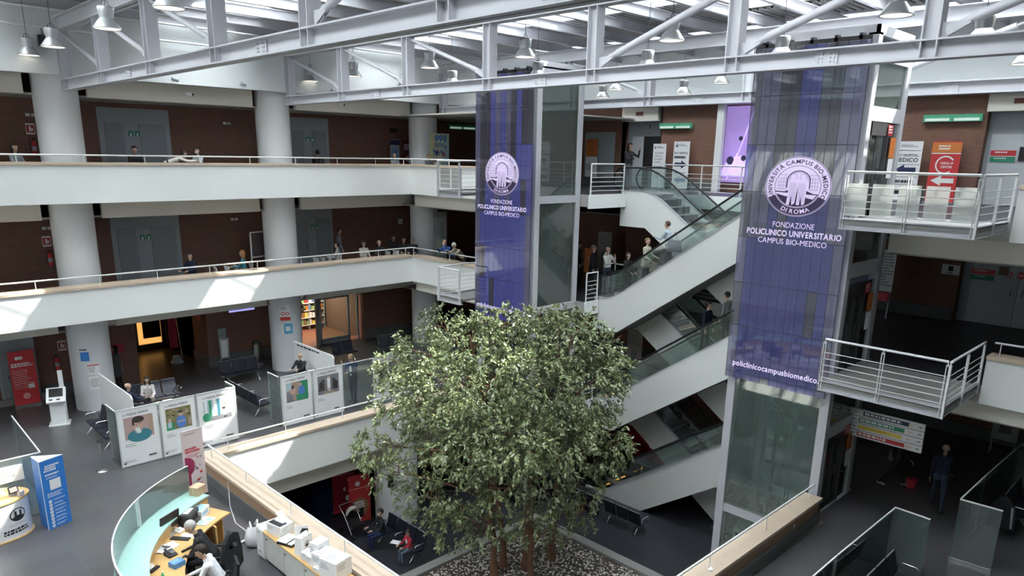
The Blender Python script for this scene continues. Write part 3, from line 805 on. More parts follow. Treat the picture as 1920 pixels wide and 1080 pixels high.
# ================================================================ ESCALATORS
TREAD = col('escalator_tread', .10, .10, .105, rough=.45, metal=.5, var=.1)
AMBER = col('amber_comb_light', 1.0, .45, .08, emit=3.0)
FASC = col('escalator_fascia_paint', .73, .74, .73, rough=.55, var=.02, scale=1)
def escalator(label, x0, x1, zl, up_to_small_y, people=None):
    """one flight of 4 m; x0..x1 overall width; the high end lies at small y when up_to_small_y"""
    S = .69
    if up_to_small_y: prof = [(17.75, 0), (16.95, 0), (11.15, 4), (10.25, 4)]
    else: prof = [(10.25, 0), (10.5, 0), (16.3, 4), (17.75, 4)]
    z = lambda h: zl + h
    t = thing('escalator', label, 'escalator', ((x0 + x1)/2, prof[0][0], zl), group='escalators')
    def smooth(pts, r=.5):
        out = [pts[0]]
        for a, b, c in zip(pts, pts[1:], pts[2:]):
            a, b, c = Vector(a), Vector(b), Vector(c); ra = min(r, (b - a).length*.45); rc = min(r, (c - b).length*.45)
            p, q = b + (a - b).normalized()*ra, b + (c - b).normalized()*rc
            for i in range(6): f = i/5; out.append(tuple((p*(1-f) + b*f)*(1-f) + (b*(1-f) + q*f)*f))
        out.append(pts[-1]); return out
    top = smooth([(p[0], z(p[1]) + .12) for p in prof], .7)
    d = 1 if up_to_small_y else -1
    bot = [(prof[0][0], z(-1.12)), (prof[1][0] - .35*d, z(-1.12)), (prof[2][0] - .25*d, z(4 - 1.24)), (prof[3][0], z(4 - 1.24))]
    for xa, xb in ((x0, x0 + .06), (x1 - .06, x1)):
        m = MB(); m.prism(top + bot[::-1], 0, xa, xb); wpart('fascia', m, FASC, t)
        m = MB(); mid = (xa + xb)/2
        m.add([(xx, p[0], p[1] + dz) for p in top for xx, dz in ((mid - .06, .001), (mid + .06, .001), (mid + .06, .02), (mid - .06, .02))],
              [tuple(k*4 + j for j in (0, 1)) + tuple((k+1)*4 + j for j in (1, 0)) for k in range(len(top)-1)] + [tuple(k*4 + j for j in (3, 2)) + tuple((k+1)*4 + j for j in (2, 3)) for k in range(len(top)-1)]
              + [(k*4, k*4 + 3, k*4 + 7, k*4 + 4) for k in range(len(top)-1)] + [(k*4 + 1, k*4 + 5, k*4 + 6, k*4 + 2) for k in range(len(top)-1)])
        wpart('decking_strip', m, GREYFR if not up_to_small_y else STEEL, t)
    m = MB(); m.add([(xx, p[0], p[1]) for p in bot for xx in (x0 + .06, x1 - .06)], [(i*2, i*2 + 1, i*2 + 3, i*2 + 2) for i in range(3)]); m.quad([(x0+.06, bot[0][0], bot[0][1]), (x1-.06, bot[0][0], bot[0][1]), (x1-.06, bot[0][0], z(0)), (x0+.06, bot[0][0], z(0))])
    wpart('soffit', m, KERB, t)
    # steps
    m = MB(); ya, yb = prof[1][0], prof[2][0]; run = .4*(1 if yb > ya else -1); y = ya; h = 0.0
    m.box((x0 + .14, prof[0][0], z(-.06)), (x1 - .14, ya, z(.0)), 0); m.box((x0 + .14, yb, z(3.94)), (x1 - .14, prof[3][0], z(4.0)), 0)
    n = 15
    for i in range(n):
        y0s, y1s = ya + (yb - ya)*i/n, ya + (yb - ya)*(i + 1)/n; hh = 4*(i + .5)/n
        m.box((x0 + .14, y0s, z(hh - .3)), (x1 - .14, y1s, z(hh)), 0)
        m.box((x0 + .14, y0s - (.015 if run > 0 else -.015), z(hh - .02)), (x1 - .14, y0s + (.03 if run > 0 else -.03), z(hh + .004)), 1)
    wpart('steps', m, [TREAD, STEEL], t)
    m = MB(); q = prof[1][0]
    for k in (0, 1): m.box((x0 + .35 + .45*k, q + .35, z(.002)), (x0 + .6 + .45*k, q + .42, z(.012)))
    if up_to_small_y: wpart('comb_light', m, AMBER, t)
    # balustrades
    for xm in (x0 + .05, x1 - .05):
        a = smooth([(p[0], z(p[1]) + .13) for p in prof], .7); b = smooth([(p[0], z(p[1]) + .98) for p in prof], .9)
        e0, e1 = 1 if prof[0][0] > prof[1][0] else -1, -1 if prof[0][0] > prof[1][0] else 1
        m = MB(); ys = np.linspace(prof[0][0], prof[3][0], 30)
        def lerp(P, y):
            P = sorted(P); return float(np.interp(y, [p[0] for p in P], [p[1] for p in P]))
        A = [(float(y), lerp(a, y)) for y in ys]; B = [(float(y), lerp(b, y)) for y in ys]
        m.add([(xm + o, p[0], p[1]) for P in (A, B) for p in P for o in (-.006, .006)],
              [(i*2, i*2 + 2, 60 + i*2 + 2, 60 + i*2) for i in range(29)] + [(i*2 + 1, 60 + i*2 + 1, 60 + i*2 + 3, i*2 + 3) for i in range(29)] + [(60 + i*2, 60 + i*2 + 2, 60 + i*2 + 3, 60 + i*2 + 1) for i in range(29)])
        bal = wpart('balustrade', m, BALGL, t)
        def newel(p, e):
            c = (p[0], p[1] - .42); return [(c[0] + e*.42*math.sin(w), c[1] + .42*math.cos(w)) for w in np.linspace(.3, 2.9, 9)]
        loop = newel(b[0], e0)[::-1] + b + newel(b[-1], e1)
        m = MB(); m.tube([(xm, p[0], p[1]) for p in loop], .036, n=8); wpart('handrail', m, RUBBER, t)
        for P, e in ((b[0], e0), (b[-1], e1)):
            m = MB(); c = (P[0], P[1] - .42); poly = [(c[0] + e*.40*math.sin(w), c[1] + .40*math.cos(w)) for w in np.linspace(0, PI, 12)]
            m.prism(poly, 0, xm - .006, xm + .006)
            sub('newel_glass', m, BALGL, bal)
for zl, lab in ((8, 'uppermost front escalator rising to the right, white side, people at its foot'), (4, 'middle front escalator rising to the right, two people riding behind its side'), (0, 'lowest front escalator rising from the tree hall floor beside the black bench')):
    escalator(lab, 21.95, 23.25, zl, True)
for zl, lab in ((8, 'uppermost rear escalator descending to the right from the woman in black'), (4, 'middle rear escalator descending to the right, seen under the uppermost one'), (0, 'lowest rear escalator descending to the right, seen beside the red poster')):
    escalator(lab, 23.3, 24.85, zl, False)

# ================================================================ PENDANT LAMPS
def make_lamp():
    t = thing('pendant_lamp', '', 'pendant lamp')
    m = MB(); m.lathe([(.0, .50), (.175, .50), (.19, .47), (.17, .33), (.155, .24)], (0, 0, 0), 24); part('housing', m, LAMPM, t)
    m = MB(); m.lathe([(.155, .24), (.21, .17), (.31, .025), (.318, 0), (.30, .0), (.19, .15)], (0, 0, 0), 28); rf = part('reflector', m, LAMPM, t)
    m = MB(); m.lathe([(0, .03), (.29, .02), (.29, .01), (0, .012)], (0, 0, 0), 24); sub('bulb_glass', m, BULB, rf)
    m = MB(); m.cyl((0, 0, .50), (0, 0, 1.75), .008, n=6); m.tube([(-.1, 0, .49), (-.06, 0, .60), (0, 0, .66), (.06, 0, .60), (.1, 0, .49)], .008, n=6); part('cable', m, DARKST, t)
    return t
LAMP = make_lamp(); used = False
rows = [(6.25, [28.0, 25.15, 20.3, 16.4], 'beside the nearest truss'), (16.1, [28.2, 25.05, 20.45, 16.0, 11.0, 5.85], 'just behind the middle truss'),
        (18.2, [24.8, 21.8, 17.5, 13.2, 9.2, 4.85], 'before the two lift towers'), (26.4, [30.3 - 2.3, 21.4, 20.7, 17.3, 15.65, 5.9], 'along the brick back wall')]
ords = ['first', 'second', 'third', 'fourth', 'fifth', 'sixth']
for x, ys, where in rows:
    for i, y in enumerate(ys):
        z = 16.1
        if x == 18.2: z = 15.78
        if x == 26.4: z = {28.0: 16.05, 21.4: 15.85, 17.3: 15.85}.get(y, 16.15)
        lab = 'bell pendant lamp %s, %s from the left gallery' % (where, ords[i])
        if not used: LAMP['label'] = lab; LAMP['group'] = 'bell pendant lamps under the roof'; LAMP.location = (x, y, z); used = True
        else: dup(LAMP, (x, y, z), 0, lab, 'bell pendant lamps under the roof')
# ================================================================ DOORS, SIGNS AND STANDS OF THE GALLERIES
Rl, Ul = Vector((1, 0, 0)), Vector((0, 0, 1))      # left wall: seen looking along +y
Rb = Vector((0, -1, 0))                           # back wall: seen looking along +x
def left_door(n, x0, x1, z, h=2.85, y=31.56):
    """grey twin door set with a blind panel between the leaves"""
    t = bpy.data.objects.new('door_%d' % n, None); COL.objects.link(t); t.location = ((x0 + x1)/2, y, z); t['kind'] = 'structure'
    m = MB(); m.box((x0, y, z), (x1, y + .06, z + h)); wpart('door_frame', m, GREYFR, t)
    w = x1 - x0
    for a, b in ((.08, .33), (.56, .93)):
        m = MB(); m.box((x0 + w*a, y - .03, z + .02), (x0 + w*b, y, z + h*.80)); lf = wpart('leaf', m, GREYDOOR, t)
        m = MB(); m.box((x0 + w*b - .12, y - .08, z + 1.0), (x0 + w*b - .09, y - .03, z + 1.14)); sub('handle', m, CHROME, lf)
    m = MB(); m.box((x0 + w*.35, y - .02, z + .02), (x0 + w*.54, y, z + h*.80)); wpart('side_panel', m, GREYFR, t)
    return t
def wall_sign(label, cat, name, org, R, w, h, mats, draw, th=.015, group=None):
    """flat plate on a wall: org is its lower left corner seen from the hall"""
    org, R = Vector(org), Vector(R); nrm = R.cross(Ul)
    t = thing(name, label, cat, org + R*w/2, 0, group)
    m = MB(); c = org + R*w/2 + Ul*h/2 + nrm*th/2
    m.beam(c - R*w/2, c + R*w/2, h, th, 0, up=nrm); pl = wpart('plate', m, mats[0], t)
    if draw:
        m = MB(); draw(m, org + nrm*th, R, Ul); sub('print', m, mats[1:], pl)
    return t
k = 1
for z in (12, 8):
    for x0, x1 in ((8.98, 11.6), (16.8, 18.8)):
        left_door(k, x0, x1, z); k += 1
        fl = 'uppermost' if z == 12 else 'middle'; wh = 'first and second columns' if x0 < 12 else 'second and third columns'
        def pictos(m, o, R, U):
            for i in (0, 1):
                rect(m, o + R*(.24*i), R, U, .18, .19, 0, .002); rect(m, o + R*(.24*i + .06), R, U, .06, .12, 1, .004)
        wall_sign('pair of small green pictogram plates on the %s gallery door between %s' % (fl, wh), 'sign', 'pictogram_sign', (x0 + w if False else x0 + 1.02*(x1 - x0)/2.6, 31.52, z + 1.82), Rl, .44, .2, [GREYFR, GREEN, PAPER], pictos)
left_door(k, 4.6, 5.85, 4, 2.5); k += 1
def exit_draw(m, o, R, U):
    rect(m, o + R*.02 + U*.06, R, U, .24, .26, 0, .002); rect(m, o + R*.09 + U*.1, R, U, .07, .18, 1, .004); rect(m, o + R*.17 + U*.12, R, U, .05, .1, 1, .004)
def extinguisher(label, x, y, z, r=.08):
    t = thing('fire_extinguisher', label, 'fire extinguisher', (x, y, z), 0, 'fire extinguishers')
    m = MB(); m.cyl((x, y, z), (x, y, z + .40), r, n=14); m.lathe([(r, .40), (r*.7, .47), (.03, .5)], (x, y, z), 14); wpart('cylinder', m, RED, t)
    m = MB(); m.box((x - .03, y - .03, z + .5), (x + .03, y + .03, z + .56)); m.box((x - .02, y - .12, z + .55), (x + .02, y + .02, z + .58)); wpart('valve', m, BLACK, t)
    m = MB(); m.tube([(x - .03, y - .02, z + .53), (x - .12, y - .05, z + .5), (x - .13, y - .05, z + .25), (x - .1, y - .07, z + .05)], .013, n=6); wpart('hose', m, BLACK, t)
    m = MB(); m.cyl((x, y, z + .14), (x, y, z + .28), r + .002, n=14, caps=False); wpart('band', m, GREYFR, t)
for z, fl in ((12, 'uppermost'), (8, 'middle'), (4, 'reception')):
    wall_sign('small red and white fire sign on the %s brick wall beside the leftmost column' % fl, 'sign', 'fire_sign', (6.62, 31.58, z + 1.78), Rl, .28, .38, [PAPER, DKRED, PAPER], exit_draw)
    extinguisher('red fire extinguisher under the fire sign on the %s brick wall' % fl, 6.78 if z > 4 else 6.5, 31.48, z + 1.08)
    for x, c in ((6.7, 'leftmost'), (13.83, 'second')):
        if z == 4: continue
        t = thing('emergency_light', 'twin white emergency light on the %s brick wall beside the %s column' % (fl, c), 'light', (x, 31.5, z + 2.4))
        m = MB(); m.box((x - .03, 31.53, z + 2.4), (x + .1, 31.6, z + 2.5)); wpart('fitting', m, PAPER, t)
        m = MB(); m.box((x + .15, 31.53, z + 2.4), (x + .28, 31.6, z + 2.5)); wpart('fitting', m, PAPER, t)
wall_sign('small white notice on the middle brick wall left of the third column', 'notice', 'wall_notice', (22.67, 31.58, 9.8), Rl, .26, .26, [PAPER, GREYINK], lambda m, o, R, U: bars(m, o + R*.03 + U*.22, R, U, .2, .18, 4, 0, 3))
wall_sign('dark vent plate high on the uppermost brick wall left of the third column', 'vent', 'vent_grille', (22.3, 31.58, 14.35), Rl, .48, .2, [DARKST, BLACK], lambda m, o, R, U: [rect(m, o + R*.02 + U*(.02 + .04*i), R, U, .44, .02, 0) for i in range(4)])

def floor_banner(label, x, y, z, w, h, rz, mats, draw, name='rollup_banner', group=None, tilt=.0):
    """roll-up banner: foot bar, back rod, printed sheet (front towards local -y)"""
    t = thing(name, label, 'banner stand', (x, y, z), rz, group)
    m = MB(); m.box((-w/2 - .02, -.1, 0), (w/2 + .02, .1, .07)); part('base', m, CHROME, t)
    m = MB(); m.cyl((0, .05, .05), (0, .03, h - .05), .012, n=6); part('back_rod', m, CHROME, t)
    m = MB(); m.box((-w/2, -.012, .06), (w/2, -.004, h)); m.box((-w/2, -.02, h - .02), (w/2, .004, h + .012), 0); sh = part('sheet', m, mats[0], t)
    m = MB(); draw(m, Vector((-w/2, -.013, 0)), Vector((1, 0, 0)), Ul, w, h); sub('print', m, mats[1:], sh)
    return t
def d_roll_a(m, o, R, U, w, h):
    rect(m, o + U*(h - .25), R, U, w, .25, 0); bars(m, o + R*.06 + U*(h - .4), R, U, w - .12, .5, 6, 1, 4)
floor_banner('narrow pale roll-up banner with dark top on the uppermost gallery beside the third column', 22.15, 31.0, 12, .55, 2.0, 0, [col('sheet_grey', .42, .45, .5), NAVY, BLUE], d_roll_a)
def d_roll_b(m, o, R, U, w, h):
    bars(m, o + R*.1 + U*(h - .2), R, U, w - .2, .3, 3, 0, 9); disc(m, o + R*w*.5 + U*(h*.55), R, U, .14, 0, .003, 16, .1); bars(m, o + R*.1 + U*(h*.4), R, U, w - .2, .4, 4, 0, 5)
floor_banner('dark red roll-up banner on the uppermost gallery just left of the third column', 22.95, 31.0, 12, .7, 2.0, 0, [col('dark_wine', .16, .02, .04), PAPER], d_roll_b)
# coloured poster with three blue medallions leaning at the corner
TEALP = col('pale_mint_print', .62, .76, .66)
def d_post(m, o, R, U, w=1.15, h=1.45):
    rect(m, o, R, U, w*.3, h, 4, .002); rect(m, o + R*w*.72, R, U, w*.28, h*.8, 5, .002)
    for i in range(3):
        c = o + R*w*(.33 + .22*i) + U*h*.87; disc(m, c, R, U, w*.1, 0, .005, 16); disc(m, c, R, U, w*.05, 1, .007, 10, w*.03)
        m.quad([c + R*(-w*.05) - U*w*.08 - Vector((0,.006,0)), c - U*w*.2 - Vector((0,.006,0)), c + R*(w*.05) - U*w*.08 - Vector((0,.006,0))], 0)
    bars(m, o + R*w*.2 + U*h*.68, R, U, w*.6, h*.12, 2, 2, 5, .006)
    r = random.Random(4)
    for i in range(26): rect(m, o + R*w*r.uniform(.12, .85) + U*h*r.uniform(.25, .52), R, U, w*r.uniform(.03, .07), h*r.uniform(.05, .12), r.choice((0, 2, 3, 6, 7)), .004 + .0006*i)
    rect(m, o + R*w*.08 + U*h*.04, R, U, w*.46, h*.19, 1, .005); bars(m, o + R*w*.1 + U*h*.2, R, U, w*.4, h*.14, 2, 3, 2, .008, .7)
wall_sign('colourful poster with three blue medallions on the uppermost gallery right of the third column', 'poster', 'poster_board', (22.35, 28.45, 12.85), Rl, 1.15, 1.45,
          [TEALP, BLUE, PAPER, col('teal_blue_print', .05, .2, .4), RED, col('pale_yellow_print', .75, .75, .45), col('pale_cyan_print', .5, .72, .78), col('skin_print', .65, .42, .35), NAVY], d_post, .03)
t = thing('poster_easel', 'metal easel legs carrying the colourful medallion poster', 'easel', (22.9, 28.52, 12))
m = MB()
for x in (22.5, 23.35): m.beam((x, 28.52, 12), (x, 28.52, 13.4), .03, .03)
m.beam((22.5, 28.52, 12.83), (23.35, 28.52, 12.83), .03, .05); wpart('frame', m, CHROME, t)
# info column beside the third column, middle floor
t = thing('info_totem', 'tall pale information totem on the middle gallery right of the third column', 'totem', (22.9, 28.5, 8))
m = MB(); m.box((22.48, 28.46, 8), (23.36, 28.56, 10.6)); wpart('panel', m, col('totem_grey', .5, .53, .56), t)
m = MB(); m.box((22.48, 28.45, 10.35), (23.36, 28.46, 10.6), 0); bars(m, (22.95, 28.455, 10.1), Rl, Ul, .36, .8, 9, 1, 3); bars(m, (22.56, 28.455, 10.0), Rl, Ul, .3, .5, 5, 1, 8); rect(m, (22.75, 28.455, 8.5), Rl, Ul, .5, .8, 2); wpart('print', m, [GREYFR, GREYINK, TEALP], t)
# whiteboard on the middle floor
t = thing('whiteboard', 'tilted framed board on legs on the middle gallery left of the second column', 'board', (14.3, 30, 8))
m = MB()
for a, b in (((13.9, 30, 8.0), (13.9, 30, 10.0)), ((15.3, 30.4, 8.0), (15.3, 30.4, 10.0)), ((13.9, 30, 10.0), (15.3, 30.4, 10.0)), ((13.9, 30, 8.95), (15.3, 30.4, 8.95))): m.beam(a, b, .05, .05)
wpart('frame', m, RAILW, t)
m = MB(); m.beam((13.93, 30.01, 9.48), (15.27, 30.39, 9.48), .01, 1.0); wpart('panel', m, col('smoked_panel', .10, .08, .08, rough=.3), t)

# green emergency light bars
def green_bar(label, org, R, w):
    t = thing('emergency_lamp', label, 'light bar', org, 0, 'green emergency light bars')
    org, R = Vector(org), Vector(R); n = R.cross(Ul)
    m = MB(); m.beam(org, org + R*w, .24, .12, 0, up=n); wpart('housing', m, col('lamp_green', .10, .42, .26, rough=.4), t)
    for a, b in ((.04, .46), (.54, .96)):
        m = MB(); m.beam(org + R*w*a + n*.07 - Ul*.05, org + R*w*b + n*.07 - Ul*.05, .09, .03, 0, up=n); wpart('tube', m, col('lamp_pale_green', .62, .78, .68, emit=.15), t)
green_bar('green emergency light bar on the brick wall left of the smaller banner', (26.0, 31.5, 14.78), Rl, 1.9)
green_bar('green emergency light bar on the brick wall above the two white arrow posters', (28.62, 19.86, 14.72), Rb, 1.65)
green_bar('green emergency light bar on the brick wall above the red arrow poster', (28.62, 9.0, 14.82), Rb, 1.78)

# back wall, uppermost floor
def back_door(n, y0, y1, z, h, mats, leaf):
    t = bpy.data.objects.new('door_%d' % n, None); COL.objects.link(t); t.location = (29.1, (y0 + y1)/2, z); t['kind'] = 'structure'
    m = MB(); m.box((29.05, y0, z), (29.14, y1, z + h)); wpart('door_frame', m, mats[0], t)
    for a, b, mi in leaf:
        m = MB(); m.box((29.0, a, z + .02), (29.05, b, z + 2.3)); wpart('leaf', m, mats[mi], t)
    return t
back_door(k, 19.85, 21.9, 12, 3.0, [GREYFR, LIGHTDOOR, BLACK], [(20.95, 21.6, 1), (19.92, 20.95, 2)]); k += 1  # the black leaf is a sheet standing in for the dark doorway
back_door(k, 3.6, 7.1, 12, 3.05, [GREYFR, LIGHTDOOR], [(5.4, 6.95, 1), (3.8, 5.37, 1)]); k += 1
MIDDOOR = back_door(k, 3.9, 7.1, 8, 2.2, [GREYFR, LIGHTDOOR], [(5.42, 6.8, 1), (4.0, 5.40, 1)]); k += 1
struct('trim_30', MB().box((28.55, 19.95, 14.95), (29.1, 21.95, 15.55)), CREAM)
struct('trim_31', MB().box((28.55, 2, 15.0), (29.1, 7.12, 15.55)), CREAM)
struct('trim_32', MB().box((28.5, 16.65, 12), (28.72, 16.95, 15.55)), PLASTER)
m = MB(); m.box((28.65, 22.4, 12), (28.72, 24.2, 14.5)); o = struct('door_%d' % k, m, col('grey_panel_paint', .36, .40, .42)); k += 1
wall_sign('dark oblong plate on the cream box above the open door behind the woman', 'sign', 'door_plate', (28.55, 21.15, 15.2), Rb, .4, .16, [col('brown_plate', .16, .05, .03)], None)
wall_sign('dark red plate on the cream box at the upper right edge', 'sign', 'door_plate', (28.55, 6.4, 15.22), Rb, .4, .16, [col('brown_plate', .16, .05, .03)], None)
def d_102(m, o, R, U):
    rect(m, o + R*.02 + U*.02, R, U, .09, .2, 1, .002); rect(m, o + R*.04 + U*.06, R, U, .035, .12, 0, .004)
    rect(m, o + R*.15 + U*.02, R, U, .15, .2, 1, .002); text(m, '2', o + R*.225 + U*.06, R, U, .16, 0, 1)
wall_sign('small black and white number plate over the open door behind the woman', 'sign', 'number_sign', (29.04, 20.9, 14.6), Rb, .32, .24, [PAPER, PAPER, INK], d_102)
wall_sign('small black and white number plate over the door at the upper right edge', 'sign', 'number_sign', (29.04, 6.05, 14.62), Rb, .32, .24, [PAPER, PAPER, INK], d_102)
def d_orange(m, o, R, U):
    bars(m, o + R*.1 + U*.74, R, U, .5, .12, 1, 1, 3); disc(m, o + R*.37 + U*.33, R, U, .15, 1, .004, 20, .115)
wall_sign('orange poster with a dark ring on the grey panel right of the middle lift', 'poster', 'orange_poster', (28.62, 24.1, 13.38), Rb, .74, .80, [ORANGE, ORANGE, col('rust_print', .35, .1, .03)], d_orange)
wall_sign('white sheet below the orange poster right of the middle lift', 'poster', 'white_poster', (28.62, 24.08, 12.4), Rb, .72, .95, [PAPER, GREYINK], lambda m, o, R, U: bars(m, o + R*.08 + U*.6, R, U, .5, .3, 3, 0, 2))
def tall_poster(label, y, w, h, mats, draw, z=12, x=28.35, rz=-PI/2, name='arrow_poster'):
    return floor_banner(label, x, y - w/2, z, w, h, rz, mats, draw, name)
def logo(m, c, R, U, s, mi):
    disc(m, c, R, U, s, mi, .004, 18, s*.86); disc(m, c - U*s*.1, R, U, s*.8, mi, .0045, 12, 0, math.radians(200), math.radians(340))
    for a in (-.3, .3): rect(m, c + R*(s*a - s*.13) - U*s*.3, R, U, s*.26, s*.85, mi, .004)
def d_white1(m, o, R, U, w, h):
    logo(m, o + R*.12 + U*(h - .14), R, U, .06, 0); bars(m, o + R*.22 + U*(h - .1), R, U, w - .3, .1, 2, 0, 1)
    for i in range(4): bars(m, o + R*.1 + U*(h - .35 - .13*i), R, U, w - .2, .09, 2, 1, i)
    logo(m, o + R*.12 + U*(h - .98), R, U, .06, 0); bars(m, o + R*.22 + U*(h - .95), R, U, w - .3, .1, 2, 0, 7); bars(m, o + R*.1 + U*(h - 1.2), R, U, w - .2, .25, 3, 1, 9)
tall_poster('white text poster without arrow left of the arrow poster on the upper brick wall', 19.93, .68, 1.95, [PAPER, NAVY, GREYINK], d_white1)
def d_arrow_r(m, o, R, U, w, h):
    logo(m, o + R*.16 + U*(h - .15), R, U, .07, 0); bars(m, o + R*.26 + U*(h - .1), R, U, w - .34, .11, 2, 2, 1)
    text(m, 'DAY HOSPITAL', o + R*w/2 + U*(h - .52), R, U, .13, 1, 1, 'c', w*.86); bars(m, o + R*.06 + U*(h - .60), R, U, w - .12, .11, 1, 1, 5, .004, .95)
    arrow(m, o + R*w/2 + U*(h - .96), R, U, .62, .36, 0)
    arrow(m, o + R*w/2 + U*(h - 1.62), R, U, .6, .32, 2, .004, -1); bars(m, o + R*.06 + U*(h - 1.3), R, U, w - .12, .1, 1, 0, 6)
tall_poster('white poster with a bold dark arrow pointing right on the upper brick wall', 18.85, .8, 2.05, [PAPER, NAVY, INK, col('blue_grey_print', .3, .38, .48)], d_arrow_r)
def d_arrow_l(m, o, R, U, w, h):
    logo(m, o + R*.14 + U*(h - .15), R, U, .07, 0); bars(m, o + R*.26 + U*(h - .1), R, U, w - .36, .1, 2, 2, 1)
    text(m, 'DAY HOSPITAL', o + R*w/2 + U*(h - .5), R, U, .12, 1, 1, 'c', w*.8); text(m, 'MEDICO', o + R*w/2 + U*(h - .68), R, U, .19, 1, 1, 'c', w*.82)
    arrow(m, o + R*w/2 + U*(h - .95), R, U, .7, .36, 0, .004, -1)
    bars(m, o + R*.1 + U*(h - 1.3), R, U, w - .2, .12, 1, 1, 6, .004, .8); arrow(m, o + R*w/2 + U*(h - 1.72), R, U, .68, .3, 1)
    for q in (.3, .78, 1.2, 1.46): rect(m, o + R*.03 + U*(h - q), R, U, w - .06, .012, 0)
tall_poster('white MEDICO poster with a dark arrow pointing left, beside the right lift', 9.75, .95, 2.05, [PAPER, NAVY, INK, GREYINK], d_arrow_l)
def d_check(m, o, R, U, w, h):
    rect(m, o + U*(h - .36), R, U, w, .36, 1, .002); bars(m, o + R*.2 + U*(h - .12), R, U, w - .4, .18, 2, 2, 3); rect(m, o + U*(h - .40), R, U, w, .03, 0, .004)
    disc(m, o + R*w*.52 + U*(h - .76), R, U, .30, 0, .004, 24, .255, .6, 5.4); text(m, 'CHECK-UP', o + R*w*.58 + U*(h - .74), R, U, .10, 0, 1, 'c', .4); text(m, 'CENTER', o + R*w*.58 + U*(h - .86), R, U, .10, 0, 1, 'c', .36)
    arrow(m, o + R*w*.5 + U*(h - 1.28), R, U, .72, .34, 0, .004, -1); text(m, 'CHECK-UP', o + R*w*.5 + U*(h - 1.68), R, U, .14, 0, 1, 'c', .75)
tall_poster('red and orange CHECK-UP poster with a white arrow on the upper right brick wall', 8.5, .9, 2.05, [RED, PAPER, ORANGE, PAPER], d_check)
def d_rg(m, o, R, U):
    rect(m, o + U*.19, R, U, .72, .18, 0, .002); rect(m, o, R, U, .72, .17, 1, .002); bars(m, o + R*.12 + U*.33, R, U, .5, .08, 1, 2, 3, .004); bars(m, o + R*.12 + U*.13, R, U, .5, .06, 1, 2, 4, .004)
wall_sign('red over green strip sign on the pale door at the upper right edge', 'sign', 'door_sign', (28.99, 6.9, 13.42), Rb, .72, .38, [PAPER, RED, GREEN, PAPER], d_rg)
wall_sign('red over green strip sign on the pale doors of the middle right floor', 'sign', 'door_sign', (28.99, 6.85, 9.5), Rb, .72, .38, [PAPER, RED, GREEN, PAPER], d_rg)
wall_sign('black square screen on the pale door at the upper right edge', 'screen', 'door_screen', (28.99, 6.1, 13.45), Rb, .5, .45, [BLACK], None)
wall_sign('brown framed notice between the red strip and the round signs, middle right floor', 'notice', 'framed_notice', (28.99, 6.08, 9.7), Rb, .38, .36, [GREYFR, col('brown_print', .18, .09, .06)], lambda m, o, R, U: rect(m, o + R*.05 + U*.04, R, U, .28, .28, 0))
for i, y in enumerate((5.75, 5.38)):
    t = thing('no_entry_sign', '%s round red no-entry sign on the pale doors of the middle right floor' % ('left-hand' if i == 0 else 'right-hand'), 'sign', (28.97, y, 9.78), 0, 'round no-entry signs')
    m = MB(); disc(m, (28.99, y, 9.78), Rb, Ul, .12, 0, .005, 20); rect(m, Vector((28.985, y + .08, 9.76)), Rb, Ul, .16, .045, 1, .004); wpart('disc', m, [RED, PAPER], t)
for y in (5.58, 5.24): m = MB(); m.tube([(29.0, y, 9.33), (28.92, y, 9.30), (28.92, y, 9.08), (29.0, y, 9.05)], .016, n=8); wpart('handle', m, CHROME, MIDDOOR)
wall_sign('white notice with a dark square on the middle right brick wall', 'notice', 'wall_notice', (28.68, 7.68, 9.6), Rb, .56, .34, [PAPER, INK], lambda m, o, R, U: (rect(m, o + R*.2 + U*.12, R, U, .16, .17, 0), rect(m, o + R*.2 + U*.04, R, U, .16, .03, 0)))
t = thing('list_board', 'tall white board of text lines behind the right lift, red box at its foot', 'board', (27.2, 9.1, 8))
m = MB(); m.box((27.2, 8.75, 8.95), (27.24, 9.4, 10.4)); wpart('panel', m, WHITE, t)
m = MB(); bars(m, (27.19, 9.33, 10.3), Rb, Ul, .55, 1.2, 12, 0, 5); wpart('print', m, [GREYINK], t)
m = MB(); m.box((27.1, 8.8, 8.62), (27.35, 9.3, 8.92)); wpart('box', m, DKRED, t)
for y in (8.8, 9.35): m = MB(); m.box((27.2, y - .02, 8), (27.24, y + .02, 8.95)); wpart('leg', m, GREYFR, t)
# purple screen and its white frame
t = thing('display_screen', 'large purple lit display behind the top escalator beside the larger banner', 'screen', (29.1, 15.9, 12.4))
m = MB(); m.box((29.1, 14.9, 12.4), (29.14, 16.85, 15.5), 0); wpart('panel', m, col('violet_screen', .34, .22, .55, emit=.25, ecol=(.45, .32, .75), var=.3, scale=1.2), t)
m = MB(); vo = Vector((29.1, 16.8, 12.45))
disc(m, vo + Rb*.75 + Ul*.2, Rb, Ul, .85, 0, .003, 24, 0, .0, PI); m.beam((29.09, 16.3, 13.1), (29.09, 15.55, 15.4), .012, .16, 0, up=(1, 0, 0)); m.beam((29.09, 16.6, 12.5), (29.09, 16.2, 13.6), .012, .1, 0, up=(1, 0, 0))
for (y, z, r) in ((15.3, 14.9, .15), (16.5, 13.3, .18), (15.1, 14.1, .16), (15.9, 13.4, .12), (16.1, 14.2, .1)): disc(m, (29.1, y, z), Rb, Ul, r, 1, .006, 9)
wpart('picture', m, [col('violet_light', .48, .38, .85, emit=.5, ecol=(.55, .42, 1.0)), col('violet_dark', .06, .05, .12)], t)
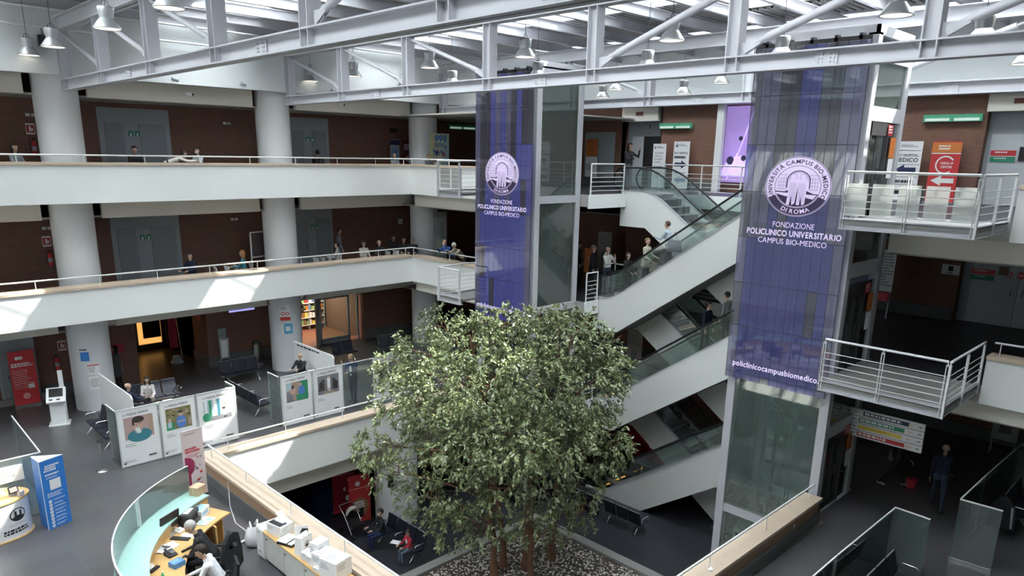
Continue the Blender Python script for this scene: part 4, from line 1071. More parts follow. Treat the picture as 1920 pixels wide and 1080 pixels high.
# middle floor stands near the queue, seen under the top escalator
def d_plain(m, o, R, U, w, h): bars(m, o + R*.08 + U*(h - .2), R, U, w - .16, .5, 6, 0, 3); rect(m, o + R*w*.3 + U*h*.3, R, U, w*.4, h*.25, 0)
floor_banner('grey text banner stand on the middle floor behind the queue', 27.3, 21.6, 8, .8, 1.95, -PI/2, [col('sheet_warm', .5, .48, .47), GREYINK], d_plain)
floor_banner('small orange banner stand on the middle floor behind the man in white', 26.6, 21.9, 8, .62, 1.2, -PI/2, [ORANGE, PAPER], lambda m, o, R, U, w, h: disc(m, o + R*w*.5 + U*h*.6, R, U, .12, 0, .003, 14, .09))
wall_sign('red vertical notice on the middle floor wall behind the queue', 'notice', 'red_notice', (28.68, 20.9, 9.5), Rb, .36, .72, [DKRED], None)
struct('wall_pier', MB().box((27.6, 19.2, 8), (28.7, 20.6, 11)), BRICK)
wall_sign('white square notice on the middle floor wall under the top escalator', 'notice', 'wall_notice', (28.68, 18.2, 9.1), Rb, .5, .6, [PAPER, GREYINK], lambda m, o, R, U: disc(m, o + R*.25 + U*.3, R, U, .13, 0, .003, 14, .06))
floor_banner('white banner stand on the reception floor under the middle escalator', 26.0, 18.6, 4, .8, 1.95, -PI/2, [col('sheet_rose', .58, .50, .5), GREYINK], d_plain)
# red poster on the tree hall wall seen under the middle escalator
t = thing('display_poster', 'red poster panel with a reaching arm, seen under the middle escalators', 'poster', (26.0, 17.6, 0))
m = MB(); m.box((26.0, 16.4, .15), (26.06, 18.7, 2.9)); sh = wpart('sheet', m, RED, t)
m = MB(); m.tube([(25.98, 17.9, 1.9), (25.97, 17.45, 1.65), (25.97, 17.0, 1.2), (25.98, 16.7, .95)], [.15, .13, .10, .07], n=8); disc(m, (26.0, 17.3, .95), Rb, Ul, .2, 1, .01, 20, .1); m.ell((26.0, 18.0, 2.0), (.02, .24, .3), 14, 8, 2); sub('picture', m, [col('skin_print', .65, .42, .35), PAPER, DKRED], sh)
for y in (16.6, 18.5): m = MB(); m.box((25.9, y - .03, 0), (26.2, y + .03, .15)); wpart('foot', m, DARKST, t)
# cameras and speakers of the upper wall
for (x, y, z, lab) in ((7.95, 28.2, 16.6, 'small dark loudspeaker at the top of the leftmost column truss end'), (26.6, 27.0, 16.9, 'small dark loudspeaker under the roof above the open upper door')):
    t = thing('loudspeaker', lab, 'loudspeaker', (x - 1.2, y, z)); m = MB(); m.obox((x - 1.2, y, z), (.22, .2, .34), .3); wpart('box', m, BLACK, t)
    m = MB(); m.cyl((x - 1.2, y, z + .15), (x - 1.2, y + .12, z + .4), .012, n=6); wpart('bracket', m, DARKST, t)
for x, y, z, lab in ((11.5, 29.05, 15.35, 'first'), (18.0, 29.05, 15.35, 'second')):
    t = thing('security_camera', 'small white camera on the cream band of the uppermost gallery, %s from the left' % lab, 'camera', (x, y, z), 0, 'white wall cameras')
    m = MB(); m.box((x - .12, y - .04, z - .05), (x + .1, y + .06, z + .06)); wpart('body', m, PAPER, t)
    m = MB(); m.cyl((x + .1, y, z), (x + .16, y - .02, z - .02), .045, n=10); wpart('lens', m, BLACK, t)
for x, z, lab in ((10.7, 15.75, 'left'), (13.2, 15.78, 'middle'), (17.1, 15.8, 'right')):
    t = thing('spotlight', 'small grey spotlight on the pale upper wall behind the trusses, %s of three' % lab, 'spotlight', (x, 28.2, z), 0, 'grey wall spotlights')
    m = MB(); m.cyl((x - .12, 28.12, z + .02), (x + .1, 28.12, z - .02), .07, n=10); wpart('head', m, GREYFR, t)
    m = MB(); m.cyl((x, 28.3, z + .05), (x, 28.12, z), .02, n=6); wpart('arm', m, GREYFR, t)
# signs on the reception columns
def col_sign(label, x, z, w, h, mats, draw, cx):
    a0 = (x - cx)/.68; c = Vector((cx + .69*math.sin(a0 + w/2/.68), 29.4 - .69*math.cos(a0 + w/2/.68), z))
    a = a0 + w/2/.68; R = Vector((math.cos(a), math.sin(a), 0))
    return wall_sign(label, 'notice', 'column_notice', c - R*w/2 - R.cross(Ul)*-.0, R, w, h, mats, draw, .012)
def d_n(m, o, R, U): bars(m, o + R*.03 + U*.4, R, U, .4, .34, 6, 0, 3)
col_sign('blue and white sheet high on the leftmost column at reception level', 6.68, 5.9, .28, .5, [PAPER, BLUE, NAVY], lambda m, o, R, U: (rect(m, o + U*.02, R, U, .28, .34, 0), bars(m, o + U*.48, R, U, .26, .08, 1, 1, 2, .003, .9)), 7.17)
col_sign('red-topped white sheet on the leftmost column below the blue sheet', 6.85, 5.42, .38, .36, [PAPER, RED, GREYINK], lambda m, o, R, U: (rect(m, o + U*.31, R, U, .38, .04, 0), bars(m, o + R*.03 + U*.26, R, U, .3, .22, 4, 1, 8)), 7.17)
col_sign('lowest white text sheet on the leftmost column behind the touch kiosk', 6.85, 4.85, .5, .48, [PAPER, GREYINK], d_n, 7.17)
col_sign('white sheet with red band on the second column at reception level', 14.42, 6.28, .42, .68, [PAPER, RED, GREYINK], lambda m, o, R, U: (rect(m, o + U*.02, R, U, .42, .16, 0), bars(m, o + R*.04 + U*.62, R, U, .34, .16, 2, 1, 8), disc(m, o + R*.12 + U*.32, R, U, .08, 0, .003, 12, .05), disc(m, o + R*.3 + U*.32, R, U, .08, 0, .003, 12, .05)), 14.95)
col_sign('bright blue sheet on the second column below the red-banded sheet', 14.42, 5.72, .48, .44, [col('sky_blue_print', .1, .42, .68), PAPER], lambda m, o, R, U: (rect(m, o, R, U, .13, .44, 0, .002), rect(m, o + R*.2 + U*.12, R, U, .2, .2, 0)), 14.95)
# ================================================================ RECEPTION FLOOR (z = 4)
Z1 = 4.0
X_, Y_, NY = Vector((1, 0, 0)), Vector((0, 1, 0)), Vector((0, -1, 0))
SKIN = col('printed_skin', .62, .42, .34)
PRINTS = [PAPER, INK, GREYINK, col('photo_pink', .52, .36, .34), col('photo_hair', .05, .04, .035), SKIN, col('photo_teal', .06, .24, .30), col('photo_mask', .75, .85, .83),
          col('photo_olive', .24, .22, .10), col('photo_blue', .10, .25, .62), col('photo_green', .04, .30, .16), col('photo_sky', .45, .60, .66), col('photo_grey', .25, .25, .27), col('photo_warm', .45, .34, .26)]
def photo(m, kind, o, R, U, w, h):
    E = lambda cx, cz, rx, rz, mi, off: m.add([o + R*(cx*w + math.cos(a)*rx*w) + U*(cz*h + math.sin(a)*rz*h) - R.cross(U)*-off for a in np.linspace(0, 2*PI, 18)[:-1]], [tuple(range(17))], mi)
    B = lambda x, z, ww, hh, mi, off: rect(m, o + R*x*w + U*z*h, R, U, ww*w, hh*h, mi, off)
    if kind == 0:
        B(0, 0, 1, 1, 3, .004); B(.83, .2, .17, .8, 13, .005)
        E(.5, .12, .42, .30, 6, .006); E(.47, .55, .17, .33, 5, .008); E(.49, .84, .21, .15, 4, .010); B(.28, .6, .07, .25, 4, .0095)
        m.quad([o + R*w*.36 + U*h*.5 + R.cross(U)*.012, o + R*w*.42 + U*h*.22 + R.cross(U)*.012, o + R*w*.56 + U*h*.22 + R.cross(U)*.012, o + R*w*.52 + U*h*.46 + R.cross(U)*.012], 7)
        B(.38, .60, .06, .03, 4, .012); B(.5, .62, .07, .03, 4, .012)
    elif kind == 1:
        B(0, 0, 1, 1, 8, .004); r = random.Random(2)
        for i in range(26): B(r.uniform(0, .88), r.uniform(.55, .92), r.uniform(.05, .12), .05, r.choice((4, 13, 8, 3)), .005 + i*.0002)
        B(0, 0, .3, .35, 10, .011); B(.05, .1, .15, .28, 11, .012); E(.14, .45, .06, .1, 5, .0125)
        E(.58, .32, .2, .3, 9, .012); E(.58, .69, .075, .13, 5, .013); E(.58, .78, .08, .06, 4, .0135); B(.42, .3, .33, .06, 5, .014); B(.86, .1, .14, .35, 13, .012)
    elif kind == 2:
        B(0, 0, 1, 1, 11, .004)
        for i, x in enumerate((.05, .2, .36, .5, .66, .84)): B(x, .2, .09, .8, (0, 10, 0, 6, 0, 11)[i], .006)
        B(0, 0, 1, .2, 12, .007); B(.70, .12, .13, .5, 0, .01); E(.76, .72, .045, .09, 5, .011); B(.71, .02, .04, .14, 4, .011); B(.78, .02, .04, .14, 4, .011); B(.68, .45, .1, .1, 4, .012); E(.1, .2, .15, .2, 10, .010)
    elif kind == 3:
        B(0, 0, 1, 1, 13, .004); B(.62, 0, .38, 1, 10, .005); B(0, 0, .3, .5, 12, .006); E(.7, .5, .15, .28, 9, .01); E(.66, .82, .06, .1, 5, .011); E(.3, .55, .14, .2, 5, .010); B(.45, .02, .5, .3, 10, .012); E(.3, .75, .06, .09, 4, .011); B(0, .6, .25, .4, 11, .0055)
    else:
        B(0, 0, 1, 1, 12, .004)
        for i in range(6): B(.02 + .03*i, .2 + .1*i, .3 - .03*i, .08, 4, .006); B(.98 - .3, .2 + .1*i, .28 - .03*i, .08, 4, .006)
        B(.44, .3, .14, .55, 0, .01); E(.51, .88, .04, .07, 5, .011); B(.46, .14, .04, .2, 0, .011); B(.53, .14, .04, .2, 0, .011); B(.25, 0, .5, .14, 13, .008); E(.15, .5, .1, .2, 4, .009); E(.85, .45, .1, .2, 4, .009)
def poster_panel(label, x0, x1, kind, y=22.72):
    t = thing('poster_display', label, 'poster', ((x0 + x1)/2, y, Z1), 0, 'poster panels along the reception edge')
    w = x1 - x0
    m = MB(); m.box((x0, y, Z1 + .06), (x1, y + .02, Z1 + 1.80)); brd = wpart('board', m, PAPER, t)
    m = MB(); m.box((x0 - .02, y - .012, Z1 + .02), (x0 + .012, y + .03, Z1 + 1.84)); m.box((x1 - .012, y - .012, Z1 + .02), (x1 + .02, y + .03, Z1 + 1.84)); m.box((x0, y - .012, Z1 + 1.80), (x1, y + .03, Z1 + 1.84)); m.box((x0, y - .012, Z1 + .02), (x1, y + .03, Z1 + .06))
    wpart('frame', m, col('pale_aluminium', .62, .66, .66, rough=.35), t)
    m = MB(); o = Vector((x0, y, Z1))
    text(m, 'LA', o + X_*(w*.13) + Ul*1.62, X_, Ul, .085, 1, 0, 'l'); text(m, 'FORZA', o + X_*(w*.13 + .13) + Ul*1.62, X_, Ul, .09, 1, 1, 'l', w*.25)
    bars(m, o + X_*(w*.13 + .15 + w*.25) + Ul*1.695, X_, Ul, w*.38, .075, 1, 2, 3, .004, .9)
    bars(m, o + X_*w*.13 + Ul*.72, X_, Ul, .3, .12, 2, 2, kind, .004, .4); bars(m, o + X_*w*.10 + Ul*.2, X_, Ul, .32, .09, 2, 2, kind + 5, .004, .4); logo(m, o + X_*w*.07 + Ul*.15, X_, Ul, .05, 1)
    bars(m, o + X_*(w*.68) + Ul*.26, X_, Ul, w*.25, .06, 1, 1, kind + 9, .004, .9)
    sub('print', m, PRINTS, brd)
    m = MB(); photo(m, kind, o + X_*w*.14 + Ul*.86, X_, Ul, w*.73, .70); sub('photograph', m, PRINTS, brd)
poster_panel('poster panel with a masked dark-haired man, leftmost of the near row of three', 6.0, 7.14, 0)
poster_panel('poster panel with a man in blue in a workshop, middle of the near row', 7.22, 8.28, 1)
poster_panel('poster panel with a white-coated figure in a corridor, right end of the near row', 8.36, 9.6, 2)
poster_panel('poster panel with two people over a green table, left of the far row', 11.25, 12.39, 3)
poster_panel('poster panel with a white figure between dark rows, right beside the clear glass pane', 12.47, 13.65, 4)
poster_panel('poster panel partly hidden by the tree, right of the man in the blue suit', 15.02, 16.2, 4)
def glass_screen(label, segs, z0, z1, mat=TEALGL, th=.014, edge=True, group=None, rail=.028):
    t = thing('glass_partition', label, 'glass partition', (segs[0][0][0], segs[0][0][1], z0), 0, group)
    for (xa, ya), (xb, yb) in segs:
        m = MB(); m.beam((xa, ya, (z0 + z1)/2), (xb, yb, (z0 + z1)/2), th, z1 - z0); wpart('pane', m, mat, t)
        if edge: m = MB(); m.beam((xa, ya, z1), (xb, yb, z1), rail, rail); wpart('top_rail', m, RAILW, t)
        m = MB(); m.beam((xa, ya, z0), (xb, yb, z0), .05, .07); wpart('foot_rail', m, CHROME, t)
    return t
glass_screen('glass end panes enclosing the near row of three posters', [((5.97, 22.8), (5.97, 23.6)), ((9.63, 22.8), (9.63, 23.5))], Z1 + .04, Z1 + 1.83, SCRGL)
glass_screen('greenish glass end pane at the left of the far poster row', [((11.2, 22.8), (11.2, 23.6))], Z1 + .04, Z1 + 1.83, SCRGL)
glass_screen('clear glass pane between far posters, man in blue suit behind it', [((13.68, 22.75), (14.98, 22.75))], Z1 + .04, Z1 + 1.82, CUBGL)
glass_screen('glass partition at the left edge behind the white round counter', [((3.75, 24.7), (3.68, 21.1)), ((1.6, 21.1), (3.68, 21.1))], Z1 + .03, Z1 + 1.7, SCRGL)
t = thing('paper_sign', 'white printed sheet hung on the glass at the left edge above the counter', 'sign', (2.9, 21.08, 5.3))
m = MB(); m.box((2.2, 21.06, 5.1), (3.25, 21.075, 5.52)); wpart('sheet', m, PAPER, t)
m = MB(); bars(m, (2.3, 21.06, 5.46), X_, Ul, .85, .3, 5, 0, 7, .003, .5); wpart('print', m, [GREYINK], t)
# white dividers with slanted top
def divider(label, x, y0, y1, lettered):
    t = thing('desk_divider', label, 'divider', (x, (y0 + y1)/2, Z1), 0, 'white desk dividers')
    m = MB(); m.prism([(y0, Z1 + .25), (y1, Z1 + .25), (y1, Z1 + 1.6), (y0 + .12, Z1 + 1.6), (y0, Z1 + 1.5)], 0, x - .02, x + .02); wpart('panel', m, WHITE, t)
    m = MB(); m.beam((x, y0, Z1 + .25), (x, y0, Z1), .05, .05); m.beam((x, y1, Z1 + .25), (x, y1, Z1), .05, .05); m.box((x - .03, y0 - .02, Z1), (x + .03, y1, Z1 + .04)); wpart('foot', m, CHROME, t)
    if lettered: m = MB(); bars(m, (x + .021 if False else x - .021, y1 - .3, Z1 + 1.52), NY, Ul, y1 - y0 - .6, .07, 1, 0, 3, .004, .9); wpart('print', m, [INK], t)
divider('plain white divider beside the leftmost column, behind the bald man in navy', 7.02, 24.6, 28.1, False)
divider('white divider with a line of small letters beside the second column', 14.5, 24.7, 27.9, True)
for xd, lab in ((7.55, 'black desk of the bald man in navy behind the near posters'), (13.2, 'black desk of the seated man behind the far posters')):
    t = thing('desk', lab, 'desk', (xd + .8, 26.2, Z1), 0, 'black reception desks')
    m = MB(); m.box((xd, 25.3, Z1 + .72), (xd + 1.7, 26.15, Z1 + .76)); wpart('top', m, BLACK, t)
    for x in (xd + .08, xd + 1.62): m = MB(); m.box((x - .03, 25.35, Z1), (x + .03, 26.1, Z1 + .72)); wpart('leg', m, DARKST, t)
    t = thing('open_papers', 'open papers lying on the %s' % lab[:34].replace(' of the', ' of the'), 'papers', (xd + 1.0, 25.85, Z1 + .765), 0, 'papers on the black desks')
    m = MB(); m.obox((xd + .62, 25.9, Z1 + .77), (.3, .22, .012), .2); m.obox((xd + 1.0, 25.95, Z1 + .772), (.3, .22, .012), -.1); wpart('sheets', m, PAPER, t)

# touch kiosk
t = thing('touch_kiosk', 'white touch-screen kiosk with slanted head in front of the leftmost column', 'kiosk', (5.65, 28.2, Z1), math.radians(-18))
m = MB(); m.box((-.32, -.26, 0), (.32, .28, .035)); part('base', m, WHITE, t)
m = MB(); m.prism([(-.2, .03), (.14, .03), (.16, .98), (-.14, .98)], 0, -.23, .23); part('pedestal', m, WHITE, t)
m = MB(); m.prism([(-.34, .90), (-.30, .84), (.2, 1.16), (.16, 1.28)], 0, -.29, .29); hd = part('head', m, WHITE, t)
m = MB(); Rk = X_; Uk = Vector((0, .5, .38)).normalized(); m.quad([Vector((-.21, -.17, 1.03)) + Vector((0, -.0035, .006)), Vector((.21, -.17, 1.03)) + Vector((0, -.0035, .006)), Vector((.21, .12, 1.25)) + Vector((0, -.0035, .006)), Vector((-.21, .12, 1.25)) + Vector((0, -.0035, .006))]); m.box((-.2, -.28, .955), (-.1, -.24, .985)); m.box((.02, -.28, .955), (.12, -.24, .985)); sub('screen', m, BLACK, hd)
m = MB(); m.box((.10, .2, .0), (.24, .3, 1.85)); part('mast', m, WHITE, t)
# red roll-up and blue totem
def d_redroll(m, o, R, U, w, h):
    for s in (-.06, .06): disc(m, o + R*(w*.4 + s) + U*(h - .26), R, U, .07, 0, .004, 12)
    bars(m, o + R*.06 + U*(h - .45), R, U, w - .12, .16, 2, 0, 5, .004, .7); bars(m, o + R*.06 + U*(h - .72), R, U, w - .12, .75, 9, 0, 8, .004, .22)
    rect(m, o + R*w*.62 + U*(h - 1.45), R, U, w*.24, .17, 0); disc(m, o + R*w*.5 + U*.38, R, U, .12, 1, .004, 14)
floor_banner('red roll-up banner with white print by the glazed door at the left edge', 5.3, 31.1, Z1, .82, 2.1, 0, [RED, PAPER, col('rose_print', .8, .35, .35)], d_redroll)
t = thing('info_totem', 'tall blue three-sided totem with white round icons beside the glass partition', 'totem', (3.68, 20.15, Z1))
A, Bp, Cp = (3.42, 19.98), (3.98, 20.16), (3.36, 20.5); H = 1.86
m = MB(); m.prism([A, Bp, Cp], 2, Z1, Z1 + H - .02); wpart('body', m, BLUE, t)
m = MB(); m.prism([A, Bp, Cp], 2, Z1 + H - .02, Z1 + H + .0); m.box((A[0] - .012, A[1] - .004, Z1), (A[0], A[1] + .008, Z1 + H)); wpart('top_cap', m, WHITE, t)
m = MB(); R = Vector((Bp[0] - A[0], Bp[1] - A[1], 0)); W = R.length; R.normalize(); o = Vector((A[0], A[1], Z1))
for i, (ww, zz) in enumerate(((.5, 1.70), (.55, 1.64), (.62, 1.58), (.56, 1.47))): bars(m, o + R*W*(.5 - ww*.6) + Ul*zz, R, Ul, W*ww*1.2, .045, 1, 0, i + 2, .004, .95)
bars(m, o + R*W*.18 + Ul*1.38, R, Ul, W*.66, .05, 2, 0, 3, .004, .4); rect(m, o + R*W*.3 + Ul*1.03, R, Ul, W*.46, .27, 0); bars(m, o + R*W*.14 + Ul*.96, R, Ul, W*.74, .13, 3, 0, 6, .004, .45)
for i in range(8):
    zz = .74 - .095*i; disc(m, o + R*W*.22 + Ul*zz, R, Ul, .043, 0, .004, 14); disc(m, o + R*W*.22 + Ul*zz, R, Ul, .022, 1, .006, 6, .012); bars(m, o + R*W*.36 + Ul*(zz + .03), R, Ul, W*.5, .05, 2 if i % 2 else 1, 0, i + 20, .004, .45)
wpart('print', m, [PAPER, BLUE], t)
# round promotional counter
t = thing('promo_counter', 'white curved counter with a round black crest and a wooden top at the left edge', 'counter', (2.4, 20.35, Z1))
m = MB(); arc = [(2.35 + .82*math.cos(a), 20.5 + .52*math.sin(a)) for a in np.linspace(-PI, .15, 22)]
m.prism(arc + [(1.55, 20.55)], 2, Z1 + .03, Z1 + .98); wpart('body', m, WHITE, t)
m = MB(); arc2 = [(2.35 + .86*math.cos(a), 20.5 + .56*math.sin(a)) for a in np.linspace(-PI, PI, 40)[:-1]]; m.prism(arc2, 2, Z1 + .98, Z1 + 1.02); m.prism(arc2, 2, Z1, Z1 + .03); wpart('top', m, WOODDESK, t)
m = MB(); ang = -.95
def on_arc(du, z): a = ang + du/.62; return Vector((2.35 + .825*math.cos(a), 20.5 + .525*math.sin(a), Z1 + z))
def curved(mb2, du0, z0):
    for i in range(len(mb2.v)): v = mb2.v[i]; mb2.v[i] = tuple(on_arc(du0 + v[0], z0 + v[2]))
lg = MB(); logo(lg, Vector((0, 0, 0)), X_, Ul, .17, 0)
for z in np.linspace(-.10, .10, 5): rect(lg, Vector((-.1, 0, z)), X_, Ul, .2, .02, 1, .002)
curved(lg, .02, .62); tx = MB(); bars(tx, (-.2, 0, .0), X_, Ul, .4, .06, 2, 1, 4, .004, .4); bars(tx, (-.3, 0, -.12), X_, Ul, .6, .14, 2, 0, 9, .004, .75); curved(tx, .02, .40)
m.add(lg.v, lg.f); m.m = list(lg.m); m.add(tx.v, tx.f); m.m = list(lg.m) + list(tx.m)
wpart('print', m, [INK, GREYINK], t)
t = thing('tablet_stand', 'small framed tablet on a stand on the white curved counter', 'tablet', (2.86, 20.3, Z1 + 1.02), .3)
m = MB(); m.obox((0, 0, .17), (.22, .02, .17), 0, 0, -.35); part('frame', m, BLACK, t)
m = MB(); m.obox((0, -.013, .175), (.17, .006, .12), 0, 0, -.35); part('screen', m, col('tablet_image', .75, .62, .55, emit=.2), t)
m = MB(); m.obox((0, .05, .05), (.14, .12, .1), 0); part('foot', m, GREYFR, t)
t = thing('paper_bundle', 'bundle of folded leaflets beside the tablet on the counter', 'leaflets', (2.98, 20.2, Z1 + 1.02), .2)
m = MB()
for i in range(4): m.obox((.01*i, .008*i, .02 + .03*i), (.13, .09, .028), .3*i)
part('sheets', m, [col('leaflet_grey', .5, .48, .5)], t)
# black object and white case behind the glass at left edge
t = thing('black_screen', 'black monitor behind the glass at the left edge', 'monitor', (2.4, 22.6, Z1)); m = MB(); m.box((2.5, 22.6, Z1 + .95), (3.0, 22.66, Z1 + 1.6)); wpart('panel', m, BLACK, t); m = MB(); m.box((2.7, 22.62, Z1), (2.8, 22.7, Z1 + .95)); wpart('stand', m, BLACK, t)
t = thing('white_cabinet', 'white cabinet beside the black monitor at the left edge', 'cabinet', (2.0, 22.8, Z1)); m = MB(); m.box((1.5, 22.4, Z1), (2.4, 22.9, Z1 + 1.5)); wpart('body', m, WHITE, t)
m = MB(); m.box((1.96, 22.385, Z1 + .1), (2.37, 22.4, Z1 + 1.45)); wpart('door', m, PAPER, t)
# stanchion
t = thing('stanchion', 'steel queue post standing left of the near poster row', 'stanchion', (5.5, 22.98, Z1))
m = MB(); m.lathe([(0, .035), (.10, .03), (.17, .012), (.17, 0)], (5.5, 22.98, Z1), 24); wpart('base', m, CHROME, t)
m = MB(); m.cyl((5.5, 22.98, Z1 + .02), (5.5, 22.98, Z1 + .92), .032, n=14); wpart('post', m, CHROME, t)
m = MB(); m.cyl((5.5, 22.98, Z1 + .9), (5.5, 22.98, Z1 + 1.0), .045, n=14); wpart('head', m, DARKST, t)
# pink banner
def d_pink(m, o, R, U, w, h):
    bars(m, o + R*.08 + U*(h - .09), R, U, w - .16, .06, 1, 2, 3); bars(m, o + R*.08 + U*(h - .5), R, U, w - .16, .16, 2, 1, 4, .004, .8); bars(m, o + R*.12 + U*(h - .7), R, U, w - .2, .1, 2, 3, 6)
    disc(m, o + R*.05 + U*.95, R, U, .28, 4, .0035, 20, 0, -PI/2, PI/2); rect(m, o + U*.02, R, U, w*.3, .75, 4, .003)
    r = random.Random(6)
    for i in range(16): disc(m, o + R*w*r.uniform(.45, .9) + U*r.uniform(.25, 1.35), R, U, r.uniform(.015, .06), r.choice((1, 3, 2, 5)), .005 + .0003*i, 10)
floor_banner('narrow pink roll-up banner with berry-like dots at the corner of the wooden parapet', 6.9, 19.4, Z1, .62, 1.98, math.radians(8), [col('sheet_pale_pink', .78, .66, .66), INK, RED, GREYINK, col('rose_deep', .66, .25, .28), col('berry', .35, .03, .10)], d_pink)

# ---------------------------------------------------------------- waiting benches
def make_bench(n):
    t = thing('waiting_bench', '', 'bench'); w = .56; L = n*w
    for i in range(n):
        x = -L/2 + w*(i + .5)
        m = MB(); m.prism([(-.24, .42), (.22, .39), (.24, .43), (-.24, .47)], 0, x - .25, x + .25); part('seat', m, NAVYS, t)
        m = MB(); m.prism([(.2, .44), (.25, .44), (.36, .92), (.32, .93)], 0, x - .25, x + .25); bk = part('backrest', m, NAVYS, t)
        m = MB(); m.beam((x - .25, .345, .925), (x + .25, .345, .925), .02, .02); sub('back_trim', m, GREYFR, bk)
    m = MB(); m.beam((-L/2, .05, .36), (L/2, .05, .36), .06, .06); part('beam', m, CHROME, t)
    for x in ([-L/2, L/2] if n < 4 else [-L/2, 0, L/2]):
        m = MB(); m.tube([(x, .22, .45), (x, .2, .64), (x, .15, .67), (x, -.16, .67), (x, -.2, .63)], .017, n=8); part('armrest', m, CHROME, t)
    for x in (-L/2 + .2, L/2 - .2):
        m = MB(); m.tube([(x, .32, .02), (x, .1, .33), (x, -.02, .33), (x, -.28, .02)], .018, n=8); part('leg', m, CHROME, t)
    return t
PB = {n: make_bench(n) for n in (2, 3, 4)}
ub = set()
def bench(n, x, y, z, rz, label):
    g = 'navy waiting benches'
    if n not in ub: b = PB[n]; b.location = (x, y, z); b.rotation_euler = (0, 0, rz); b['label'] = label; b['group'] = g; ub.add(n); return b
    return dup(PB[n], (x, y, z), rz, label, g)
bench(4, 6.3, 25.5, Z1, -PI/2, 'row of dark seats against the plain white divider, left of the near posters')
bench(3, 8.75, 27.7, Z1, 0, 'dark bench facing us behind the woman with glasses and the bald man')
bench(3, 12.5, 28.7, Z1, 0, 'dark bench facing us left of the second column')
bench(4, 11.3, 25.3, Z1, PI/2, 'row of dark seats side-on between the two poster rows')
bench(2, 17.4, 28.6, Z1, 0, 'dark bench facing us in front of the shop glass door')
bench(2, 19.6, 28.2, Z1, -.3, 'dark bench in deep shade right of the shop door')
bench(3, 20.55, 14.6, 0, PI/2, 'dark bench with its back to us at the foot of the lowest escalator')
bench(3, 20.45, 16.6, 0, PI/2, 'dark bench behind the tree trunks on the tree hall floor')
bench(4, 13.35, 18.9, 0, -PI/2, 'dark bench under the reception edge, child in red on it')
bench(4, 17.3, 21.9, 0, 0, 'dark bench in shade right of the white column on the tree hall floor')
bench(3, 15.75, 4.1, Z1, 0, 'dark chairs inside the nearer right glass cubicle')
bench(3, 22.6, 3.1, Z1, 0, 'dark chairs inside the farther right glass cubicle')

# ---------------------------------------------------------------- curved reception desk
CX, CY = 7.95, 13.3; A0, A1 = math.radians(113.5), math.radians(196)
def arc_slab(m, r0, r1, z0, z1, a0=A0, a1=A1, n=36, mi=0):
    P = [(CX + r1*math.cos(a), CY + r1*math.sin(a)) for a in np.linspace(a0, a1, n)]; Q = [(CX + r0*math.cos(a), CY + r0*math.sin(a)) for a in np.linspace(a0, a1, n)]
    vs = [(p[0], p[1], z) for z in (z0, z1) for L in (P, Q) for p in L]
    f = []
    for i in range(n - 1):
        a, b, c, d = i, n + i, 2*n + i, 3*n + i
        f += [(c, c + 1, d + 1, d), (a + 1, a, b, b + 1), (a, a + 1, c + 1, c), (b + 1, b, d, d + 1)]
    f += [(0, 2*n, 3*n, n), (n - 1, 2*n - 1, 4*n - 1, 3*n - 1)]
    m.add(vs, f, mi); return m
t = thing('reception_desk', 'curved wooden reception desk with a greenish glass ledge and clear screen', 'desk', (CX - 4, CY + 1.5, Z1))
wpart('worktop', arc_slab(MB(), 3.42, 4.14, Z1 + .72, Z1 + .755), WOODDESK, t)
wpart('front_panel', arc_slab(MB(), 4.5, 4.54, Z1 + .05, Z1 + 1.05), col('frosted_panel', .55, .68, .66, rough=.3), t)
wpart('upstand', arc_slab(MB(), 4.12, 4.16, Z1 + .0, Z1 + 1.05), WOODDESK, t)
wpart('glass_ledge', arc_slab(MB(), 4.06, 4.70, Z1 + 1.06, Z1 + 1.09), col('sea_green_glass', .42, .66, .61, rough=.08), t)
wpart('plinth', arc_slab(MB(), 3.9, 4.5, Z1, Z1 + .06), DARKST, t)
m = MB(); m.box((6.02, 16.0, Z1), (6.06, 17.05, Z1 + .72)); wpart('end_panel', m, WOODDESK, t)
m = MB()
for a in np.linspace(A0 + .06, A1, 5): m.beam((CX + 3.5*math.cos(a), CY + 3.5*math.sin(a), Z1 + .36), (CX + 4.1*math.cos(a), CY + 4.1*math.sin(a), Z1 + .36), .03, .72)
wpart('support', m, WOODDESK, t)
for i, (a, b) in enumerate(((A0, 1.5*.0 + math.radians(136.4)), (math.radians(136.9), math.radians(160)), (math.radians(160.5), A1))):
    wpart('screen_pane', arc_slab(MB(), 4.655, 4.67, Z1 + .9, Z1 + 1.76, a, b, 16), CLEARP, t)
    wpart('edge_highlight', arc_slab(MB(), 4.650, 4.676, Z1 + 1.755, Z1 + 1.768, a, b, 16), PAPER, t)  # white strip imitating the bright highlight on the glass edge
    m = MB(); m.cyl((CX + 4.66*math.cos(b), CY + 4.66*math.sin(b), Z1 + .9), (CX + 4.66*math.cos(b), CY + 4.66*math.sin(b), Z1 + 1.76), .012, n=6); wpart('end_highlight', m, PAPER, t)  # white tube imitating the edge highlight down the pane's end
zt = Z1 + .757
def small(name, label, cat, x, y, z, rz, pieces, group=None):
    t = thing(name, label, cat, (x, y, z), rz, group)
    for nm, build, mats in pieces: m = MB(); build(m); part(nm, m, mats, t)
    return t
small('cardboard_box', 'small brown cardboard box on the far end of the glass ledge', 'box', 6.16, 17.28, Z1 + 1.09, .5, [('body', lambda m: m.box((-.15, -.13, 0), (.15, .13, .22)), col('cardboard', .60, .42, .27)), ('tape', lambda m: m.box((-.151, -.03, .05), (.151, .03, .222)), col('tape', .68, .52, .36))])
